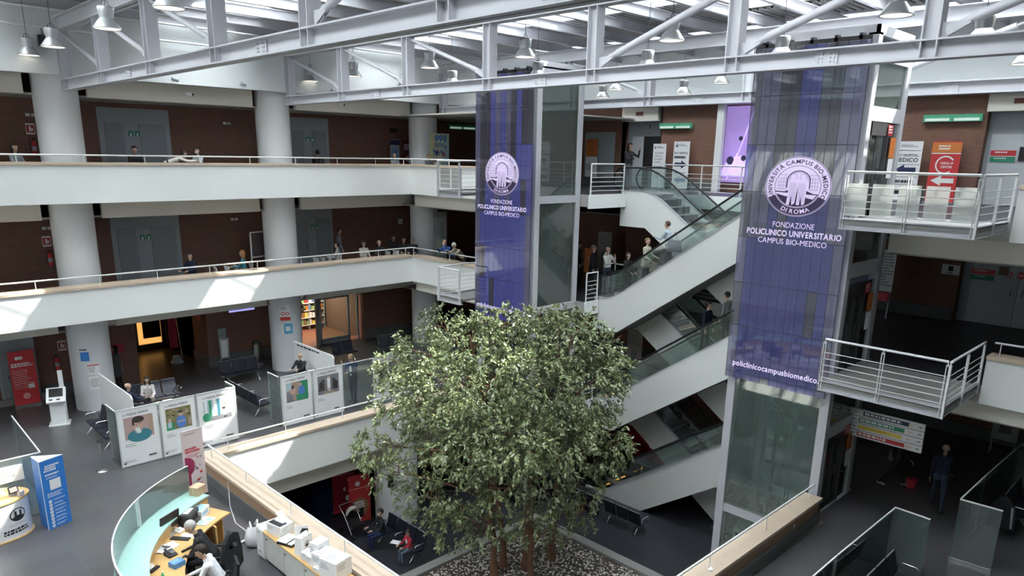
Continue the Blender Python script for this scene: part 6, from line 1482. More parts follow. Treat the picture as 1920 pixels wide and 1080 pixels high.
# ================================================================ TREE HALL FLOOR (z = 0)
t = thing('planter', 'low grey stone planter bed around the tree on the tree hall floor', 'planter', (14.6, 13.5, 0))
m = MB()
for a, b in (((11, 16.72, 0), (18.2, 17.08, .4)), ((17.84, 10, 0), (18.2, 16.72, .4)), ((11, 10, 0), (17.84, 10.36, .4)), ((11, 10.36, 0), (11.36, 16.72, .4))): m.box(a, b)
wpart('kerb', m, KERB, t)
m = MB(); m.box((11.36, 10.36, 0), (17.84, 16.72, .30)); wpart('soil', m, col('dark_soil', .07, .055, .045, rough=.95, var=.2), t)
r = np.random.default_rng(5); m = MB()
for i in range(6500):
    x, y = r.uniform(11.4, 17.8), r.uniform(10.4, 16.68); s = r.uniform(.02, .05); a = r.uniform(0, PI)
    c, q = math.cos(a)*s, math.sin(a)*s
    m.add([(x + c, y + q, .31), (x - q, y + c, .31), (x - c, y - q, .31), (x + q, y - c, .31), (x, y, .31 + s*.8)], [(0, 1, 4), (1, 2, 4), (2, 3, 4), (3, 0, 4)], int(r.integers(0, 3)))
g = m.build('gravel', [GRAVEL, col('pebble_dark', .30, .27, .24, rough=.9), col('pebble_pale', .72, .68, .62, rough=.9)], None, fix=False); tag(g, 'pale gravel covering the planter bed under the tree', 'gravel', None, 'stuff')

CLUMPS = [(14.54,18.08,8.09,.66,.62),(13.59,17.85,7.32,1.04,.84),(14.35,16.42,7.81,1.15,.9),(15.73,15.97,7.93,1.26,.92),(17.0,15.18,7.62,1.37,1.2),(18.04,14.58,7.2,1.08,.96),(12.63,17.8,6.99,.74,.65),(12.27,16.94,6.08,.99,.88),(11.6,17.69,4.76,.55,.65),(12.79,15.81,6.75,1.32,1.16),(13.55,14.59,7.04,1.37,1.22),(14.95,14.02,6.89,1.33,1.17),(16.97,13.86,6.33,1.25,1.17),(18.07,13.7,6.85,.61,.68),(12.6,16.36,4.63,1.21,.96),(11.87,17.56,3.93,.69,.74),(12.72,14.54,5.49,1.28,1.05),(13.54,13.66,5.7,1.27,1.12),(14.88,13.26,5.46,1.32,1.16),(16.78,13.18,4.8,1.02,1.07),(17.54,12.93,4.58,.47,.76),(12.66,16.74,3.07,.91,.83),(12.99,15.33,3.65,1.12,.96),(13.43,13.96,4.25,1.07,.84),(14.7,13.46,3.93,1.18,.95),(16.22,13.39,3.47,.91,.91),(13.09,15.71,2.22,.79,.69),(13.2,14.49,2.76,.79,.71),(15.52,13.49,2.31,.74,.66),(14.11,13.51,2.91,.71,.63),(13.17,16.32,2.5,.75,.67),(16.34,13.22,2.58,.5,.59),(15.27,16.93,5.39,1.58,1.4),(16.63,15.8,5.19,1.59,1.41),(14.03,17.63,4.76,1.04,1.04),(17.58,14.75,4.87,1.06,1.06),(15.34,15.97,3.79,1.39,1.04),(16.58,15.63,8.47,.76,.37),(15.44,16.4,8.33,.84,.47),(17.48,14.96,8.29,.72,.48)]
t = thing('tree', 'broad leafy multi-stemmed indoor tree rising from the gravel planter through two storeys', 'tree', (15.2, 14.8, .3))
def leafmat():
    m, nt, b = _new('fig_leaf')
    tc = nt.nodes.new('ShaderNodeTexCoord'); nz = nt.nodes.new('ShaderNodeTexNoise'); nz.inputs['Scale'].default_value = 14.0; nz.inputs['Detail'].default_value = 2
    nt.links.new(tc.outputs['Object'], nz.inputs['Vector'])
    n2 = nt.nodes.new('ShaderNodeTexNoise'); n2.inputs['Scale'].default_value = .8; nt.links.new(tc.outputs['Object'], n2.inputs['Vector'])
    ad = nt.nodes.new('ShaderNodeMath'); ad.operation = 'MULTIPLY_ADD'; ad.inputs[1].default_value = .35; ad.use_clamp = True
    nt.links.new(n2.outputs['Fac'], ad.inputs[0]); nt.links.new(nz.outputs['Fac'], ad.inputs[2])
    cr_ = nt.nodes.new('ShaderNodeValToRGB'); e = cr_.color_ramp.elements
    e[0].position = .38; e[0].color = (.038, .055, .026, 1); e[1].position = .95; e[1].color = (.46, .50, .22, 1)
    k = cr_.color_ramp.elements.new(.66); k.color = (.16, .205, .09, 1)
    nt.links.new(ad.outputs[0], cr_.inputs['Fac']); nt.links.new(cr_.outputs['Color'], b.inputs['Base Color'])
    b.inputs['Roughness'].default_value = .33; b.inputs['Specular IOR Level'].default_value = .8
    return m
LEAF = leafmat()
g = np.random.default_rng(21); V = []; nl = 0
tot = sum(c[3]*c[3]*c[4] for c in CLUMPS)**1.0
ws = np.array([(c[3]*c[4])**.95 for c in CLUMPS]); ws /= ws.sum()
for (cx, cy_, cz, rx, rz), w in zip(CLUMPS, ws):
    low = cz < 4.7
    if low: rx, rz = rx*.82, rz*.72
    else: rx, rz = rx*.93, rz*.88
    nt_ = max(30, int(6200*w*(.48 if low else 1)))
    d = g.normal(size=(nt_, 3)); d /= np.linalg.norm(d, axis=1)[:, None]
    rad = g.uniform(.45, 1.05, nt_)**.6
    tw = np.c_[cx + d[:, 0]*rx*rad, cy_ + d[:, 1]*rx*rad, cz + d[:, 2]*rz*rad]
    dirs = d*[1, 1, .5] + g.normal(size=(nt_, 3))*.35; dirs[:, 2] -= .35; dirs /= np.linalg.norm(dirs, axis=1)[:, None]
    for k in range(13):
        s = .02 + .022*k
        p = tw + dirs*s - np.c_[np.zeros(nt_), np.zeros(nt_), np.full(nt_, (s*s)*.6)]
        ld = dirs + g.normal(size=(nt_, 3))*.75; ld[:, 2] -= .45; ld /= np.linalg.norm(ld, axis=1)[:, None]
        up = g.normal(size=(nt_, 3))*.55 + [0, 0, 1.0]; sd = np.cross(ld, up); sd /= (np.linalg.norm(sd, axis=1)[:, None] + 1e-6)
        L = g.uniform(.09, .165, nt_)[:, None]; W = L*.23
        V.append(np.stack([p, p + ld*L*.45 + sd*W, p + ld*L, p + ld*L*.45 - sd*W], axis=1).reshape(-1, 3))
V = np.concatenate(V); nl = len(V)//4
me = bpy.data.meshes.new('foliage'); me.vertices.add(len(V)); me.vertices.foreach_set('co', V.ravel().astype('f4'))
me.loops.add(len(V)); me.loops.foreach_set('vertex_index', np.arange(len(V), dtype='i4')); me.polygons.add(nl)
me.polygons.foreach_set('loop_start', np.arange(0, len(V), 4, dtype='i4')); me.polygons.foreach_set('loop_total', np.full(nl, 4, dtype='i4'))
me.update(); me.materials.append(LEAF)
o = bpy.data.objects.new('foliage', me); COL.objects.link(o); o.parent = t; o.location = -Vector(t.location)
stems = [((14.3, 15.1), (14.0, 15.2), 5.6, .10), ((15.4, 14.8), (15.1, 14.4), 6.0, .115), ((16.35, 14.6), (16.5, 14.4), 5.6, .10), ((15.05, 14.25), (14.6, 13.9), 4.8, .08), ((14.9, 15.3), (14.9, 16.3), 6.0, .09)]
gg = random.Random(3); tips = []
for (bx, by), (tx, ty), h, rr_ in stems:
    n = 9; pts = []; rad = []
    for i in range(n):
        f = i/(n - 1); pts.append((bx + (tx - bx)*f + gg.uniform(-.05, .05), by + (ty - by)*f + gg.uniform(-.05, .05), .28 + (h - .28)*f)); rad.append(rr_*(1.15 - .62*f) + (.05 if i == 0 else 0))
    m = MB(); m.tube(pts, rad, n=9); wpart('trunk', m, BARK, t); tips.append(pts)
for ci, (cx, cy_, cz, rx, rz) in enumerate(CLUMPS):
    best = min(((Vector(p) - Vector((cx, cy_, cz - .9))).length, k, i) for k, P in enumerate(tips) for i, p in enumerate(P) if p[2] < cz and i > 1) if any(p[2] < cz and i > 1 for P in tips for i, p in enumerate(P)) else None
    if not best: continue
    p = Vector(tips[best[1]][best[2]]); q = Vector((cx, cy_, cz)); mid = p.lerp(q, .5) + Vector((gg.uniform(-.15, .15), gg.uniform(-.15, .15), .15))
    m = MB(); m.tube([p, p.lerp(mid, .5) + Vector((0, 0, .08)), mid, mid.lerp(q, .5), q], [.045, .038, .03, .022, .012], n=6)
    for k in range(5):
        e = q + Vector((gg.uniform(-1, 1)*rx*.8, gg.uniform(-1, 1)*rx*.8, gg.uniform(-.7, .8)*rz)); s0 = mid.lerp(q, gg.uniform(.2, .9)); m.tube([s0, s0.lerp(e, .5) + Vector((0, 0, .06)), e], [.018, .012, .006], n=5)
    wpart('branch', m, BARK, t)

# banners, stroller and screen under the reception edge
def d_red1(m, o, R, U, w, h):
    bars(m, o + R*.08 + U*(h - .15), R, U, w - .2, .5, 6, 1, 3, .004, .3)
    for x, z, s in ((.7, .62, .10), (.5, .45, .09), (.62, .27, .12)): m.add([o + R*w*x + U*h*z + R*math.cos(a)*s*.7 + U*math.sin(a)*s - R.cross(U)*-.004 for a in np.linspace(0, 2*PI, 9)[:-1]], [tuple(range(8))], 0)
def d_red2(m, o, R, U, w, h):
    rect(m, o + U*(h*.72), R, U, w, .015, 0); disc(m, o + R*w*.42 + U*h*.82, R, U, .1, 0, .004, 10)
    m.add([o + R*w*.5 + U*h*.33 + R*math.cos(a)*w*.42 + U*math.sin(a)*h*.2 - R.cross(U)*-.004 for a in np.linspace(0, 2*PI, 15)[:-1]], [tuple(range(14))], 2); bars(m, o + R*w*.25 + U*h*.46, R, U, w*.5, h*.16, 3, 0, 5, .007, .8); rect(m, o + R*w*.32 + U*h*.12, R, U, w*.34, h*.2, 1, .007)
rz0 = math.radians(-8)
floor_banner('red roll-up banner with white blobs, left of the two under the reception edge', 13.45, 22.6, 0, .95, 2.15, rz0, [DKRED, PAPER, col('rose_print', .8, .35, .35)], d_red1)
floor_banner('red roll-up banner with an oval panel, right of the two beside the white column', 13.42, 21.5, 0, .85, 1.95, rz0, [RED, PAPER, INK, col('gold_brown', .4, .2, .1)], d_red2)
wall_sign('small black plate on the white column on the tree hall floor', 'plate', 'black_plate', (14.05, 20.58, 1.55), Vector((.8, -.6, 0)).normalized(), .22, .5, [BLACK], None)
t = thing('stroller', 'pale hooded baby stroller in the shade under the reception edge', 'stroller', (12.75, 20.9, 0))
m = MB(); P0 = Vector((12.75, 20.9, .72)); bm_ = []
for j, b in enumerate(np.linspace(0, PI*.62, 7)):
    for a in np.linspace(0, PI, 11): m.v.append((P0.x - .26*math.cos(a), P0.y + .30*math.sin(a)*math.cos(b) - .02, P0.z + .30*math.sin(a)*math.sin(b) + .1))
for j in range(6):
    for k in range(10): m.f.append((j*11 + k, j*11 + k + 1, (j + 1)*11 + k + 1, (j + 1)*11 + k)); m.m.append(0); m.s.append(True)
wpart('hood', m, col('stroller_cream', .62, .58, .5, rough=.8), t)
m = MB(); m.prism([(20.6, .35), (21.15, .45), (21.25, .85), (21.15, .85), (21.05, .55), (20.6, .48)], 0, 12.5, 13.0); wpart('seat', m, BLACK, t)
m = MB()
for x in (12.48, 13.02): m.tube([(x, 20.55, .1), (x, 21.05, .8), (x, 21.4, 1.05)], .014, 6); m.tube([(x, 21.3, .1), (x, 20.8, .6)], .014, 6)
m.tube([(12.48, 21.4, 1.05), (13.02, 21.4, 1.05)], .018, 6); wpart('frame', m, CHROME, t)
for x in (12.48, 13.02):
    for y in (20.55, 21.3): m = MB(); m.cyl((x - .025, y, .11), (x + .025, y, .11), .11, n=16); wpart('wheel', m, BLACK, t)
t = thing('wall_screen', 'dim blue lit screen in the dark under the reception edge, left of the red banners', 'screen', (14.6, 26.5, 1.4)); m = MB(); m.box((14.2, 26.5, 1.2), (15.3, 26.56, 2.1)); wpart('bezel', m, BLACK, t)
m = MB(); m.box((14.25, 26.49, 1.25), (15.25, 26.5, 2.05)); wpart('picture', m, col('blue_screen', .03, .05, .14, emit=.15, ecol=(.1, .15, .45), var=.5, scale=8), t)
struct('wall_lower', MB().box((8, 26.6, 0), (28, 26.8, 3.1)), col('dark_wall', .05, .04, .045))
small('white_note', 'small white paper on the dark bench between the two seated people', 'paper', 13.05, 18.75, .475, .5, [('sheet', lambda m: m.box((-.12, -.16, 0), (.12, .16, .01)), PAPER)])
# ================================================================ PEOPLE
PPL = []
HAIRC = {'black': (.012, .010, .009), 'brown': (.06, .035, .02), 'grey': (.35, .34, .33), 'white': (.45, .44, .42), 'red': (.30, .13, .05), 'dark': (.025, .018, .014), 'sand': (.26, .17, .09)}
def cmat(c): return col('cloth_%03d_%03d_%03d' % tuple(int(x*255) for x in c), *c, rough=.85, var=.08, scale=12)
def skinm(c=(.55, .36, .27)): return col('skin_%03d' % int(c[0]*255), *c, rough=.55, var=.04)
def person(label, x, y, z, rz, top, bot, hair='dark', pose='stand', h=1.72, shoe=(.02, .02, .02), skin=(.55, .36, .27), long_=False, bald=False, lean=None, arms=None, legs=None, head=(0, 0), coat=0.0, hood=False, belly=0.0, bag=None, mask=False, hip=None, near=False, extra=None, sleeve=True, female=False):
    D = math.radians; h *= 1.05; s = h/1.72
    if pose == 'stand': HP, L, G, A = .92, 2, [(3, 4), (-3, 3)], [(4, 6, 12, .0), (4, 6, 12, .0)]
    elif pose == 'walk': HP, L, G, A = .90, 4, [(24, 10), (-20, 18)], [(-18, 5, 15, 0), (20, 5, 20, 0)]
    elif pose == 'sit': HP, L, G, A = .53, 4, [(84, 86), (84, 86)], [(28, 6, 60, .35), (28, 6, 60, .35)]
    elif pose == 'rail': HP, L, G, A = .90, 38, [(4, 8), (-4, 4)], [(62, 4, 62, .5), (62, 4, 62, .5)]
    elif pose == 'bend': HP, L, G, A = .88, 62, [(8, 14), (0, 10)], [(75, 5, 20, 0), (70, 5, 25, 0)]
    if lean is not None: L = lean
    if arms: A = arms
    if legs: G = legs
    if hip: HP = hip
    caps = []   # p0, r0, p1, r1, tag
    def C(p0, r0, p1, r1, tg): caps.append((Vector(p0)*s, r0*s, Vector(p1)*s, r1*s, tg))
    P = Vector((0, 0, HP)); u = Vector((math.sin(D(L)), 0, math.cos(D(L)))); f = Vector((math.cos(D(L)), 0, -math.sin(D(L)))); yv = Vector((0, 1, 0))
    sw = .165 if female else .185
    for sg in (-1, 1):
        o = yv*sg
        C(P + o*.075, .115, P + u*.20 + o*.06, .105 + belly*.3, 'top'); C(P + u*.20 + o*.06 + f*belly*.4, .105 + belly*.4, P + u*.40 + o*.085, .105, 'top')
        C(P + u*.40 + o*.085, .10, P + u*.485 + o*(sw - .035), .062, 'top'); C(P - Vector((0, 0, .02)) + o*.07, .12, P + u*.04 + o*.07, .118, 'bot' if pose != 'sit' else 'bot')
    C(P + u*.46, .075, P + u*.53, .058, 'top'); C(P + u*.50, .05, P + u*.62, .046, 'skin')
    hl = L*.35 + head[0]; hd = Vector((math.sin(D(hl)), 0, math.cos(D(hl)))); nb = P + u*.56; Hc = nb + hd*.155
    yaw = D(head[1]); hf = Vector((math.cos(D(hl)), 0, -math.sin(D(hl)))); hf = (hf*math.cos(yaw) + yv*math.sin(yaw)).normalized(); hs = hd.cross(hf).normalized()
    C(Hc + hd*.035 - hf*.02, .088, Hc + hd*.03 + hf*.015, .085, 'skin'); C(Hc + hd*.0, .078, Hc - hd*.075 + hf*.045, .045, 'skin')
    C(Hc + hf*.09 + hd*.01, .012, Hc + hf*.108 - hd*.03, .016, 'skin')
    for sg in (-1, 1): C(Hc + hs*sg*.088 + hd*.02, .014, Hc + hs*sg*.09 - hd*.03, .012, 'skin')
    fingers = []
    for i, sg in enumerate((1, -1)):
        fl, ab, el, inw = A[i]; S = P + u*.475 + yv*sg*sw
        d1 = Vector((math.sin(D(fl)), sg*math.sin(D(ab)), -math.cos(D(fl)))).normalized()
        d2 = Vector((math.sin(D(fl + el)), sg*(math.sin(D(ab)) - inw), -math.cos(D(fl + el)))).normalized()
        E = S + d1*.285; W = E + d2*.25
        C(S, .062, E, .047, 'top'); C(E, .048, W - d2*.01, .035, 'top' if sleeve else 'skin'); C(W - d2*.02, .029, W + d2*.03, .03, 'skin')
        side = d2.cross(Vector((0, 0, 1))) if abs(d2.z) < .9 else Vector((1, 0, 0)); side = (side - d2*side.dot(d2)).normalized(); palm = d2.cross(side).normalized()
        C(W + d2*.03 + side*.018, .02, W + d2*.075 + side*.022, .017, 'skin'); C(W + d2*.03 - side*.018, .02, W + d2*.075 - side*.022, .017, 'skin')
        if palm.z > 0: palm = -palm
        for k, ln in enumerate((.062, .075, .070, .055)):
            b = W + d2*.08 + side*(.027 - .018*k); m1 = b + d2*ln*.5 + palm*.008; e = m1 + (d2*.7 + palm*.6).normalized()*ln*.5
            fingers.append((b*s, m1*s, e*s, .0085*s))
        tb = W + d2*.035 + side*.034*(1 if sg > 0 else 1); m1 = tb + (d2*.6 + side*.8).normalized()*.035; e = m1 + (d2*.9 + palm*.3).normalized()*.03
        fingers.append((tb*s, m1*s, e*s, .0095*s))
    for i, sg in enumerate((1, -1)):
        hf_, kn = G[i]; T = P + yv*sg*.085 - Vector((0, 0, .02)); d1 = Vector((math.sin(D(hf_)), sg*.05, -math.cos(D(hf_)))).normalized(); a2 = hf_ - kn
        d2 = Vector((math.sin(D(a2)), 0, -math.cos(D(a2)))); K = T + d1*.43; F = K + d2*.42
        C(T, .092, K, .06, 'bot'); C(K, .06, F, .042, 'bot'); fd = Vector((math.cos(D(min(0, a2*.5))), sg*.15, math.sin(D(min(0, a2*.4))))).normalized()
        C(F + Vector((-.02, 0, -.025)), .042, F + fd*.15 + Vector((0, 0, -.035)), .034, 'shoe')
    if coat:
        for sg in (-1, 1): C(P + yv*sg*.075, .13, P + yv*sg*.08 - Vector((0, 0, coat)), .14, 'top')
    if hood: C(P + u*.56 - f*.09, .075, P + u*.50 - f*.1, .08, 'top')
    PPL.append(dict(label=label, loc=(x, y, z), rz=rz, caps=caps, fingers=fingers, mats=[cmat(top), cmat(bot), skinm(skin), cmat(shoe)], head=(Hc*s, hd, hf, hs, s), hair=hair, long_=long_, bald=bald, near=near, mask=mask, P=P*s, u=u, f=f, bag=bag, extra=extra))
def capsule(m, p0, r0, p1, r1, n=14):
    d = p1 - p0
    d = d.normalized() if d.length > 1e-5 else Vector((0, 0, 1)); x = d.orthogonal().normalized(); y = d.cross(x); rows = []
    for a in (-90, -55, -20): rows.append((p0 + d*r0*math.sin(math.radians(a)), max(1e-4, r0*math.cos(math.radians(a)))))
    for a in (20, 55, 90): rows.append((p1 + d*r1*math.sin(math.radians(a)), max(1e-4, r1*math.cos(math.radians(a)))))
    vs = [c + x*math.cos(2*PI*k/n)*r + y*math.sin(2*PI*k/n)*r for c, r in rows for k in range(n)]
    fs = [(i*n + k, i*n + (k + 1) % n, (i + 1)*n + (k + 1) % n, (i + 1)*n + k) for i in range(len(rows) - 1) for k in range(n)]
    fs += [tuple(range(n - 1, -1, -1)), tuple(range((len(rows) - 1)*n, len(rows)*n))]
    m.add(vs, fs, 0, True)
def build_people():
    tmp = []
    for p in PPL:
        m = MB()
        for c in p['caps']: capsule(m, c[0], c[1], c[2], c[3])
        o = m.build('body', [BLACK], None, fix=False); md = o.modifiers.new('r', 'REMESH'); md.mode = 'VOXEL'; md.voxel_size = .014 if p['near'] else .02; md.use_smooth_shade = True
        sm = o.modifiers.new('s', 'SMOOTH'); sm.factor = .5; sm.iterations = 3; tmp.append(o)
    dg = bpy.context.evaluated_depsgraph_get()
    for p, o in zip(PPL, tmp):
        me = bpy.data.meshes.new_from_object(o.evaluated_get(dg))
        nv = len(me.vertices); co = np.empty(nv*3, 'f4'); me.vertices.foreach_get('co', co); co = co.reshape(-1, 3).astype('f8')
        nf = len(me.polygons); fc = np.empty(nf*3, 'f4'); me.polygons.foreach_get('center', fc); fc = fc.reshape(-1, 3).astype('f8')
        best = np.full(nf, 1e9); idx = np.zeros(nf, 'i4'); order = {'top': 0, 'bot': 1, 'skin': 2, 'shoe': 3}
        for a, ra, b, rb, tg in p['caps']:
            a_, b_ = np.array(a), np.array(b); ab = b_ - a_; L2 = max(1e-8, ab @ ab); tt = np.clip((fc - a_) @ ab/L2, 0, 1)
            d = np.linalg.norm(fc - (a_ + tt[:, None]*ab), axis=1) - (ra + (rb - ra)*tt); w = d < best; best[w] = d[w]; idx[w] = order[tg]
        faces = [tuple(pg.vertices) for pg in me.polygons]
        m = MB(); m.v = [tuple(v) for v in co]; m.f = faces; m.m = [int(i) for i in idx]; m.s = [True]*nf
        for b, c, e, r in p['fingers']: m.tube([b - (c - b)*.4, b, c, e], [r*.9, r, r*.92, r*.65], n=6, mi=2)
        bpy.data.objects.remove(o); bpy.data.meshes.remove(me)
        t = thing('person', p['label'], 'person', p['loc'], p['rz'])
        part('body', m, p['mats'], t)
        Hc, hd, hf, hs, s = p['head']; R = Matrix((hf, hs, hd)).transposed()
        if not p['bald']:
            m = MB(); m.ell(Hc + hd*.04*s - hf*.012*s, (.108*s, .096*s, .105*s), 18, 12, 0, R)
            keep = []
            for k, f_ in enumerate(m.f):
                c = sum((Vector(m.v[i]) for i in f_), Vector())/len(f_) - Hc; fx, fz = c.dot(hf)/s, c.dot(hd)/s
                if fz > .075 or (fz > -.045 and fx < .02) : keep.append(f_)
            m.f = keep; m.m = [0]*len(keep); m.s = [True]*len(keep)
            if p['long_']:
                m.ell(Hc - hf*.055*s - hd*.06*s, (.06*s, .095*s, .15*s), 12, 8, 0, R)
                for sg in (-1, 1): m.ell(Hc + hs*sg*.08*s - hd*.06*s - hf*.01*s, (.04*s, .028*s, .12*s), 8, 6, 0, R)
            part('hair', m, col('hair_' + p['hair'], *HAIRC[p['hair']], rough=.6, var=.15, scale=20), t)
        m = MB()
        for sg in (-1, 1):
            m.ell(Hc + hf*.086*s + hs*sg*.032*s + hd*.015*s, (.008*s, .013*s, .008*s), 8, 5, 0, R); m.beam(Hc + hf*.092*s + hs*(sg*.032 - .018)*s + hd*.034*s, Hc + hf*.092*s + hs*(sg*.032 + .018)*s + hd*.034*s, .006*s, .006*s, 0)
        m.ell(Hc + hf*.084*s - hd*.055*s, (.006*s, .024*s, .006*s), 8, 5, 1, R)
        part('face', m, [col('eye_dark', .03, .02, .015), col('lips', .35, .14, .12)], t)
        if p['mask']:
            m = MB(); m.ell(Hc + hf*.062*s - hd*.045*s, (.042*s, .06*s, .045*s), 12, 8, 0, R); part('face_mask', m, PAPER, t)
        if p['bag']:
            bx, by, bz, c, sz = p['bag']; m = MB(); m.prism([(-sz*.6, -sz*.5), (sz*.6, -sz*.5), (sz*.5, sz*.5), (-sz*.5, sz*.5)], 1, -sz*.25, sz*.25); m.v = [(v[0] + bx, v[1] + by, v[2] + bz) for v in m.v]
            m.tube([(bx - sz*.3, by, bz + sz*.5), (bx, by, bz + sz*.5 + .3), (bx + sz*.3, by, bz + sz*.5)], .012, 6); part('bag', m, cmat(c), t)
        if p['extra']: p['extra'](t, p)
Q = math.radians
F_CAM = Q(-135)
BLK, NVY, GRY, JEAN = (.02, .02, .022), (.018, .025, .06), (.14, .145, .15), (.04, .055, .10)
# uppermost floor
person('person seated behind the upper left rail, dark hair, left of the leftmost column', 5.75, 29.5, 12, Q(-60), (.25, .27, .3), BLK, 'dark', 'sit', long_=True, female=True)
person('person in black seated behind the upper rail between the first two columns', 9.5, 29.5, 12, Q(-95), BLK, BLK, 'black', 'sit', mask=False)
person('person in a white patterned top bending over behind the upper rail', 10.5, 29.2, 12, Q(-20), (.66, .62, .56), BLK, 'dark', 'bend', lean=70, hip=.80, female=True)
person('dark-haired person with white top beside the bending person on the upper gallery', 11.8, 29.4, 12, Q(200), (.55, .58, .6), BLK, 'black', 'sit', mask=True)
person('person in black behind the upper rail just right of the second column', 17.0, 29.5, 12, Q(60), BLK, BLK, 'black', 'sit')
person('fair-haired person seated low behind the upper rail before the pale roll-up', 21.1, 29.6, 12, Q(-90), (.3, .3, .34), BLK, 'sand', 'sit', h=1.6)
person('dark-clad person seated low behind the upper rail before the red roll-up', 22.15, 28.3, 12, Q(-90), (.1, .1, .12), BLK, 'sand', 'sit', h=1.6)
person('person with clasped hands seated behind the upper railing left of the smaller banner', 22.5, 24.8, 12, Q(180), (.06, .05, .05), BLK, 'dark', 'sit', skin=(.6, .42, .34))
person('woman in black jacket and grey trousers, hand raised, at the top of the escalator', 24.05, 18.05, 12.0, Q(-100), BLK, (.12, .12, .13), 'black', 'stand', h=1.78, long_=True, female=True, arms=[(60, 12, 105, .25), (32, 4, 75, .5)], head=(8, 15))
# middle floor
person('person in a navy jacket seated near the grey doors, middle gallery left', 11.1, 29.3, 8, Q(-150), NVY, BLK, 'dark', 'sit', h=1.74)
person('person with reddish hair and teal top seated left of the second column', 13.0, 28.8, 8, Q(150), (.05, .20, .26), (.1, .1, .1), 'red', 'sit', long_=True, female=True, h=1.74)
person('man in a grey shirt standing before the brick wall of the middle gallery', 18.4, 30.4, 8, Q(-20), (.20, .21, .23), (.10, .11, .13), 'dark', 'stand', h=1.78)
person('dark-haired person in pale top seated with back turned below the standing man', 17.45, 28.9, 8, Q(140), (.42, .42, .42), BLK, 'black', 'sit', h=1.75)
person('woman with long dark hair and patterned white top on the middle gallery', 18.7, 28.8, 8, Q(-100), (.5, .46, .44), BLK, 'black', 'sit', long_=True, female=True, h=1.74)
person('bald person in black seated between the woman in white and the dark group', 19.55, 28.8, 8, Q(-100), (.025, .025, .03), BLK, 'grey', 'sit', bald=True, h=1.72)
person('person in black seated behind the white chairs left of the third column', 20.8, 29.4, 8, Q(-110), (.02, .02, .025), BLK, 'black', 'sit', h=1.85)
person('person in dark jacket with pale scarf seated just left of the third column', 21.05, 28.9, 8, Q(-120), (.03, .03, .035), BLK, 'black', 'sit', h=1.76)
person('grey-haired person in black seated against the third column', 21.35, 28.6, 8, Q(-130), (.02, .02, .025), BLK, 'grey', 'sit', h=1.74)
person('person in a bright blue jacket leaning on the rail, hand to the face', 21.15, 25.35, 8, Q(180), (.02, .10, .38), BLK, 'sand', 'rail', lean=42, arms=[(70, 4, 115, .55), (62, 4, 62, .5)], head=(5, 20))
person('white-haired person in a beige jacket leaning on the rail beside the blue jacket', 21.1, 24.6, 8, Q(180), (.30, .27, .22), BLK, 'white', 'rail', lean=46, head=(12, 0))
person('person in black at the very left of the queue, half behind the lift post', 24.0, 20.4, 8, Q(-60), BLK, BLK, 'dark', 'stand')
person('man in dark coat left of the man in white at the escalator foot', 23.35, 19.05, 8, Q(-70), (.02, .022, .03), BLK, 'grey', 'stand', coat=.25, h=1.74)
person('bald man in a white hooded jacket and jeans with hand at his mouth', 23.4, 18.35, 8, Q(-95), (.72, .72, .70), JEAN, 'grey', 'stand', bald=True, hood=True, arms=[(45, 4, 118, .45), (30, 6, 70, .5)], h=1.74)
person('woman with long dark hair in black waiting at the escalator foot', 22.6, 16.75, 8.13, Q(-95), BLK, (.06, .06, .06), 'black', 'stand', long_=True, female=True, h=1.62, arms=[(15, 8, 50, .45), (15, 8, 50, .45)])
person('woman in a beige jacket with green scarf and pale bag on the escalator', 22.6, 15.9, 8.7, Q(-90), (.50, .46, .38), BLK, 'sand', 'stand', h=1.66, female=True, coat=.12, bag=(.1, .25, .72, (.45, .38, .28), .34), arms=[(20, 8, 60, .4), (15, 10, 45, .3)], extra=lambda t, p: part('scarf', MB().tube([(.02, .1, 1.38), (.12, .06, 1.25), (.14, .12, 1.0), (.12, .14, .85)], [.05, .06, .06, .05], 8), col('scarf_green', .12, .30, .12), t))
person('person in a light blue and dark patterned outfit, topmost rider of the upper escalator', 22.6, 14.95, 9.37, Q(100), (.42, .48, .54), BLK, 'brown', 'stand', h=1.68, bag=(-.25, .1, .95, (.10, .10, .14), .42), lean=10, arms=[(30, 10, 70, .4), (30, 10, 60, .4)])
person('dark-haired rider in navy on the middle escalator, nearer to the tree', 22.65, 13.2, 6.6, Q(-90), (.012, .016, .035), BLK, 'dark', 'stand', h=1.78, head=(5, 20))
person('dark-haired rider in grey-green on the middle escalator beside the larger banner', 22.7, 12.45, 7.12, Q(90), (.16, .19, .19), BLK, 'black', 'stand', h=1.7, head=(15, 0))
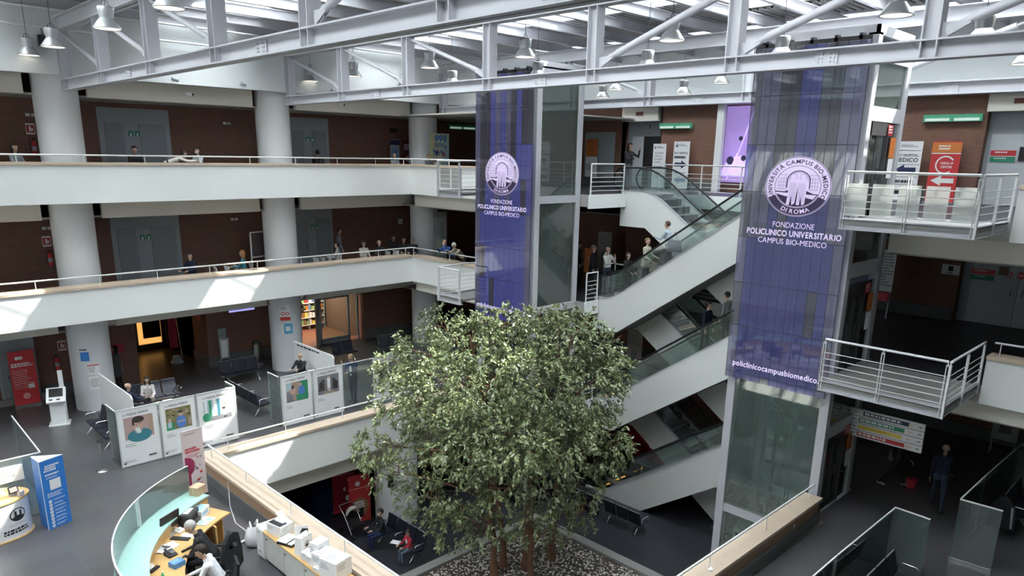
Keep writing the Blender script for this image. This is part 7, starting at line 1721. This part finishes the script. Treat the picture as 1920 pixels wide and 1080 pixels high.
# reception floor
person('dark-haired woman in grey standing with a pale bag behind the leftmost column', 8.45, 31.0, 4, Q(150), (.07, .08, .085), BLK, 'black', 'stand', long_=True, female=True, h=1.66, coat=.3, bag=(.1, -.28, .75, (.45, .44, .42), .34))
person('bald man in navy seated at the black desk behind the near posters', 7.5, 26.75, 4, Q(10), (.02, .03, .075), BLK, 'grey', 'sit', bald=True, near=True, arms=[(45, 5, 45, .3), (45, 5, 45, .3)])
person('woman with dark hair and glasses in a white shirt facing the bald man', 8.35, 27.3, 4, Q(-110), (.55, .52, .5), BLK, 'black', 'sit', long_=True, female=True, near=True, h=1.66)
person('bald man in black seated behind the far posters writing on papers', 14.05, 26.5, 4, Q(-150), (.02, .021, .024), BLK, 'grey', 'sit', bald=True, near=True, arms=[(50, 5, 45, .3), (50, 5, 45, .3)], belly=.03)
person('man in a blue suit and white shirt standing behind the clear glass pane', 14.55, 23.45, 4, Q(200), (.014, .028, .10), (.012, .022, .07), 'sand', 'stand', h=1.8, near=True, arms=[(30, 4, 70, .4), (25, 6, 70, .3)], head=(18, 0), extra=lambda t, p: part('shirt_front', MB().prism([(1.06, -.045), (1.50, -.07), (1.50, .07), (1.06, .045)], 0, .10, .135) if False else MB().obox((.118, 0, 1.28), (.03, .09, .36), 0, 0, 0, .0), PAPER, t))
person('grey-haired man in a black suit bent forward at the reception desk', 5.55, 15.0, 4, Q(150), (.016, .017, .02), (.016, .017, .02), 'white', 'sit', h=1.92, lean=30, near=True, arms=[(16, 8, 58, .55), (12, 8, 62, .5)], head=(16, 10), legs=[(80, 86), (78, 80)])
person('dark-haired bearded man in a white shirt at the bottom edge of the reception desk', 5.25, 13.85, 4, Q(150), (.74, .76, .80), (.03, .03, .035), 'dark', 'sit', h=1.90, lean=26, near=True, arms=[(30, 8, 50, .5), (24, 8, 55, .5)], head=(14, 10), extra=lambda t, p: (part('beard', MB().ell(p['head'][0] + p['head'][2]*.05 - p['head'][1]*.075, (.045, .055, .05), 12, 8, 0, Matrix((p['head'][2], p['head'][3], p['head'][1])).transposed()), col('hair_dark', .025, .018, .014), t), part('lanyard', MB().tube([tuple(p['P'] + p['u']*.54 + Vector((0, .05, 0)) + p['f']*.03), tuple(p['P'] + p['u']*.44 + p['f']*.13), tuple(p['P'] + p['u']*.25 + p['f']*.15)], .01, 6), BLACK, t)))
person('man in dark blue walking away between the glass cubicles and the lift', 21.65, 4.95, 4, Q(15), (.010, .013, .035), (.02, .03, .06), 'grey', 'walk', h=1.8, bald=True, near=True, skin=(.35, .24, .18))
person('person in dark clothes and pale trainers in the shade under the direction sign', 22.3, 6.3, 4, Q(-60), (.012, .012, .016), (.012, .013, .02), 'black', 'walk', shoe=(.45, .42, .36), bag=(.0, .3, .85, (.25, .24, .22), .3))
# tree hall floor
person('person in black and blue jeans with a white mask seated under the reception edge', 13.05, 19.55, 0, Q(170), (.02, .02, .023), (.02, .03, .09), 'black', 'sit', mask=True, h=1.72, near=True)
person('child in a red top seated on the dark bench under the reception edge', 13.15, 18.1, 0, Q(175), (.50, .03, .05), (.12, .16, .22), 'dark', 'sit', h=1.32, hip=.62, near=True, extra=lambda t, p: part('chest_print', MB().obox((.11, 0, .78), (.02, .09, .12)), PAPER, t))
build_people()
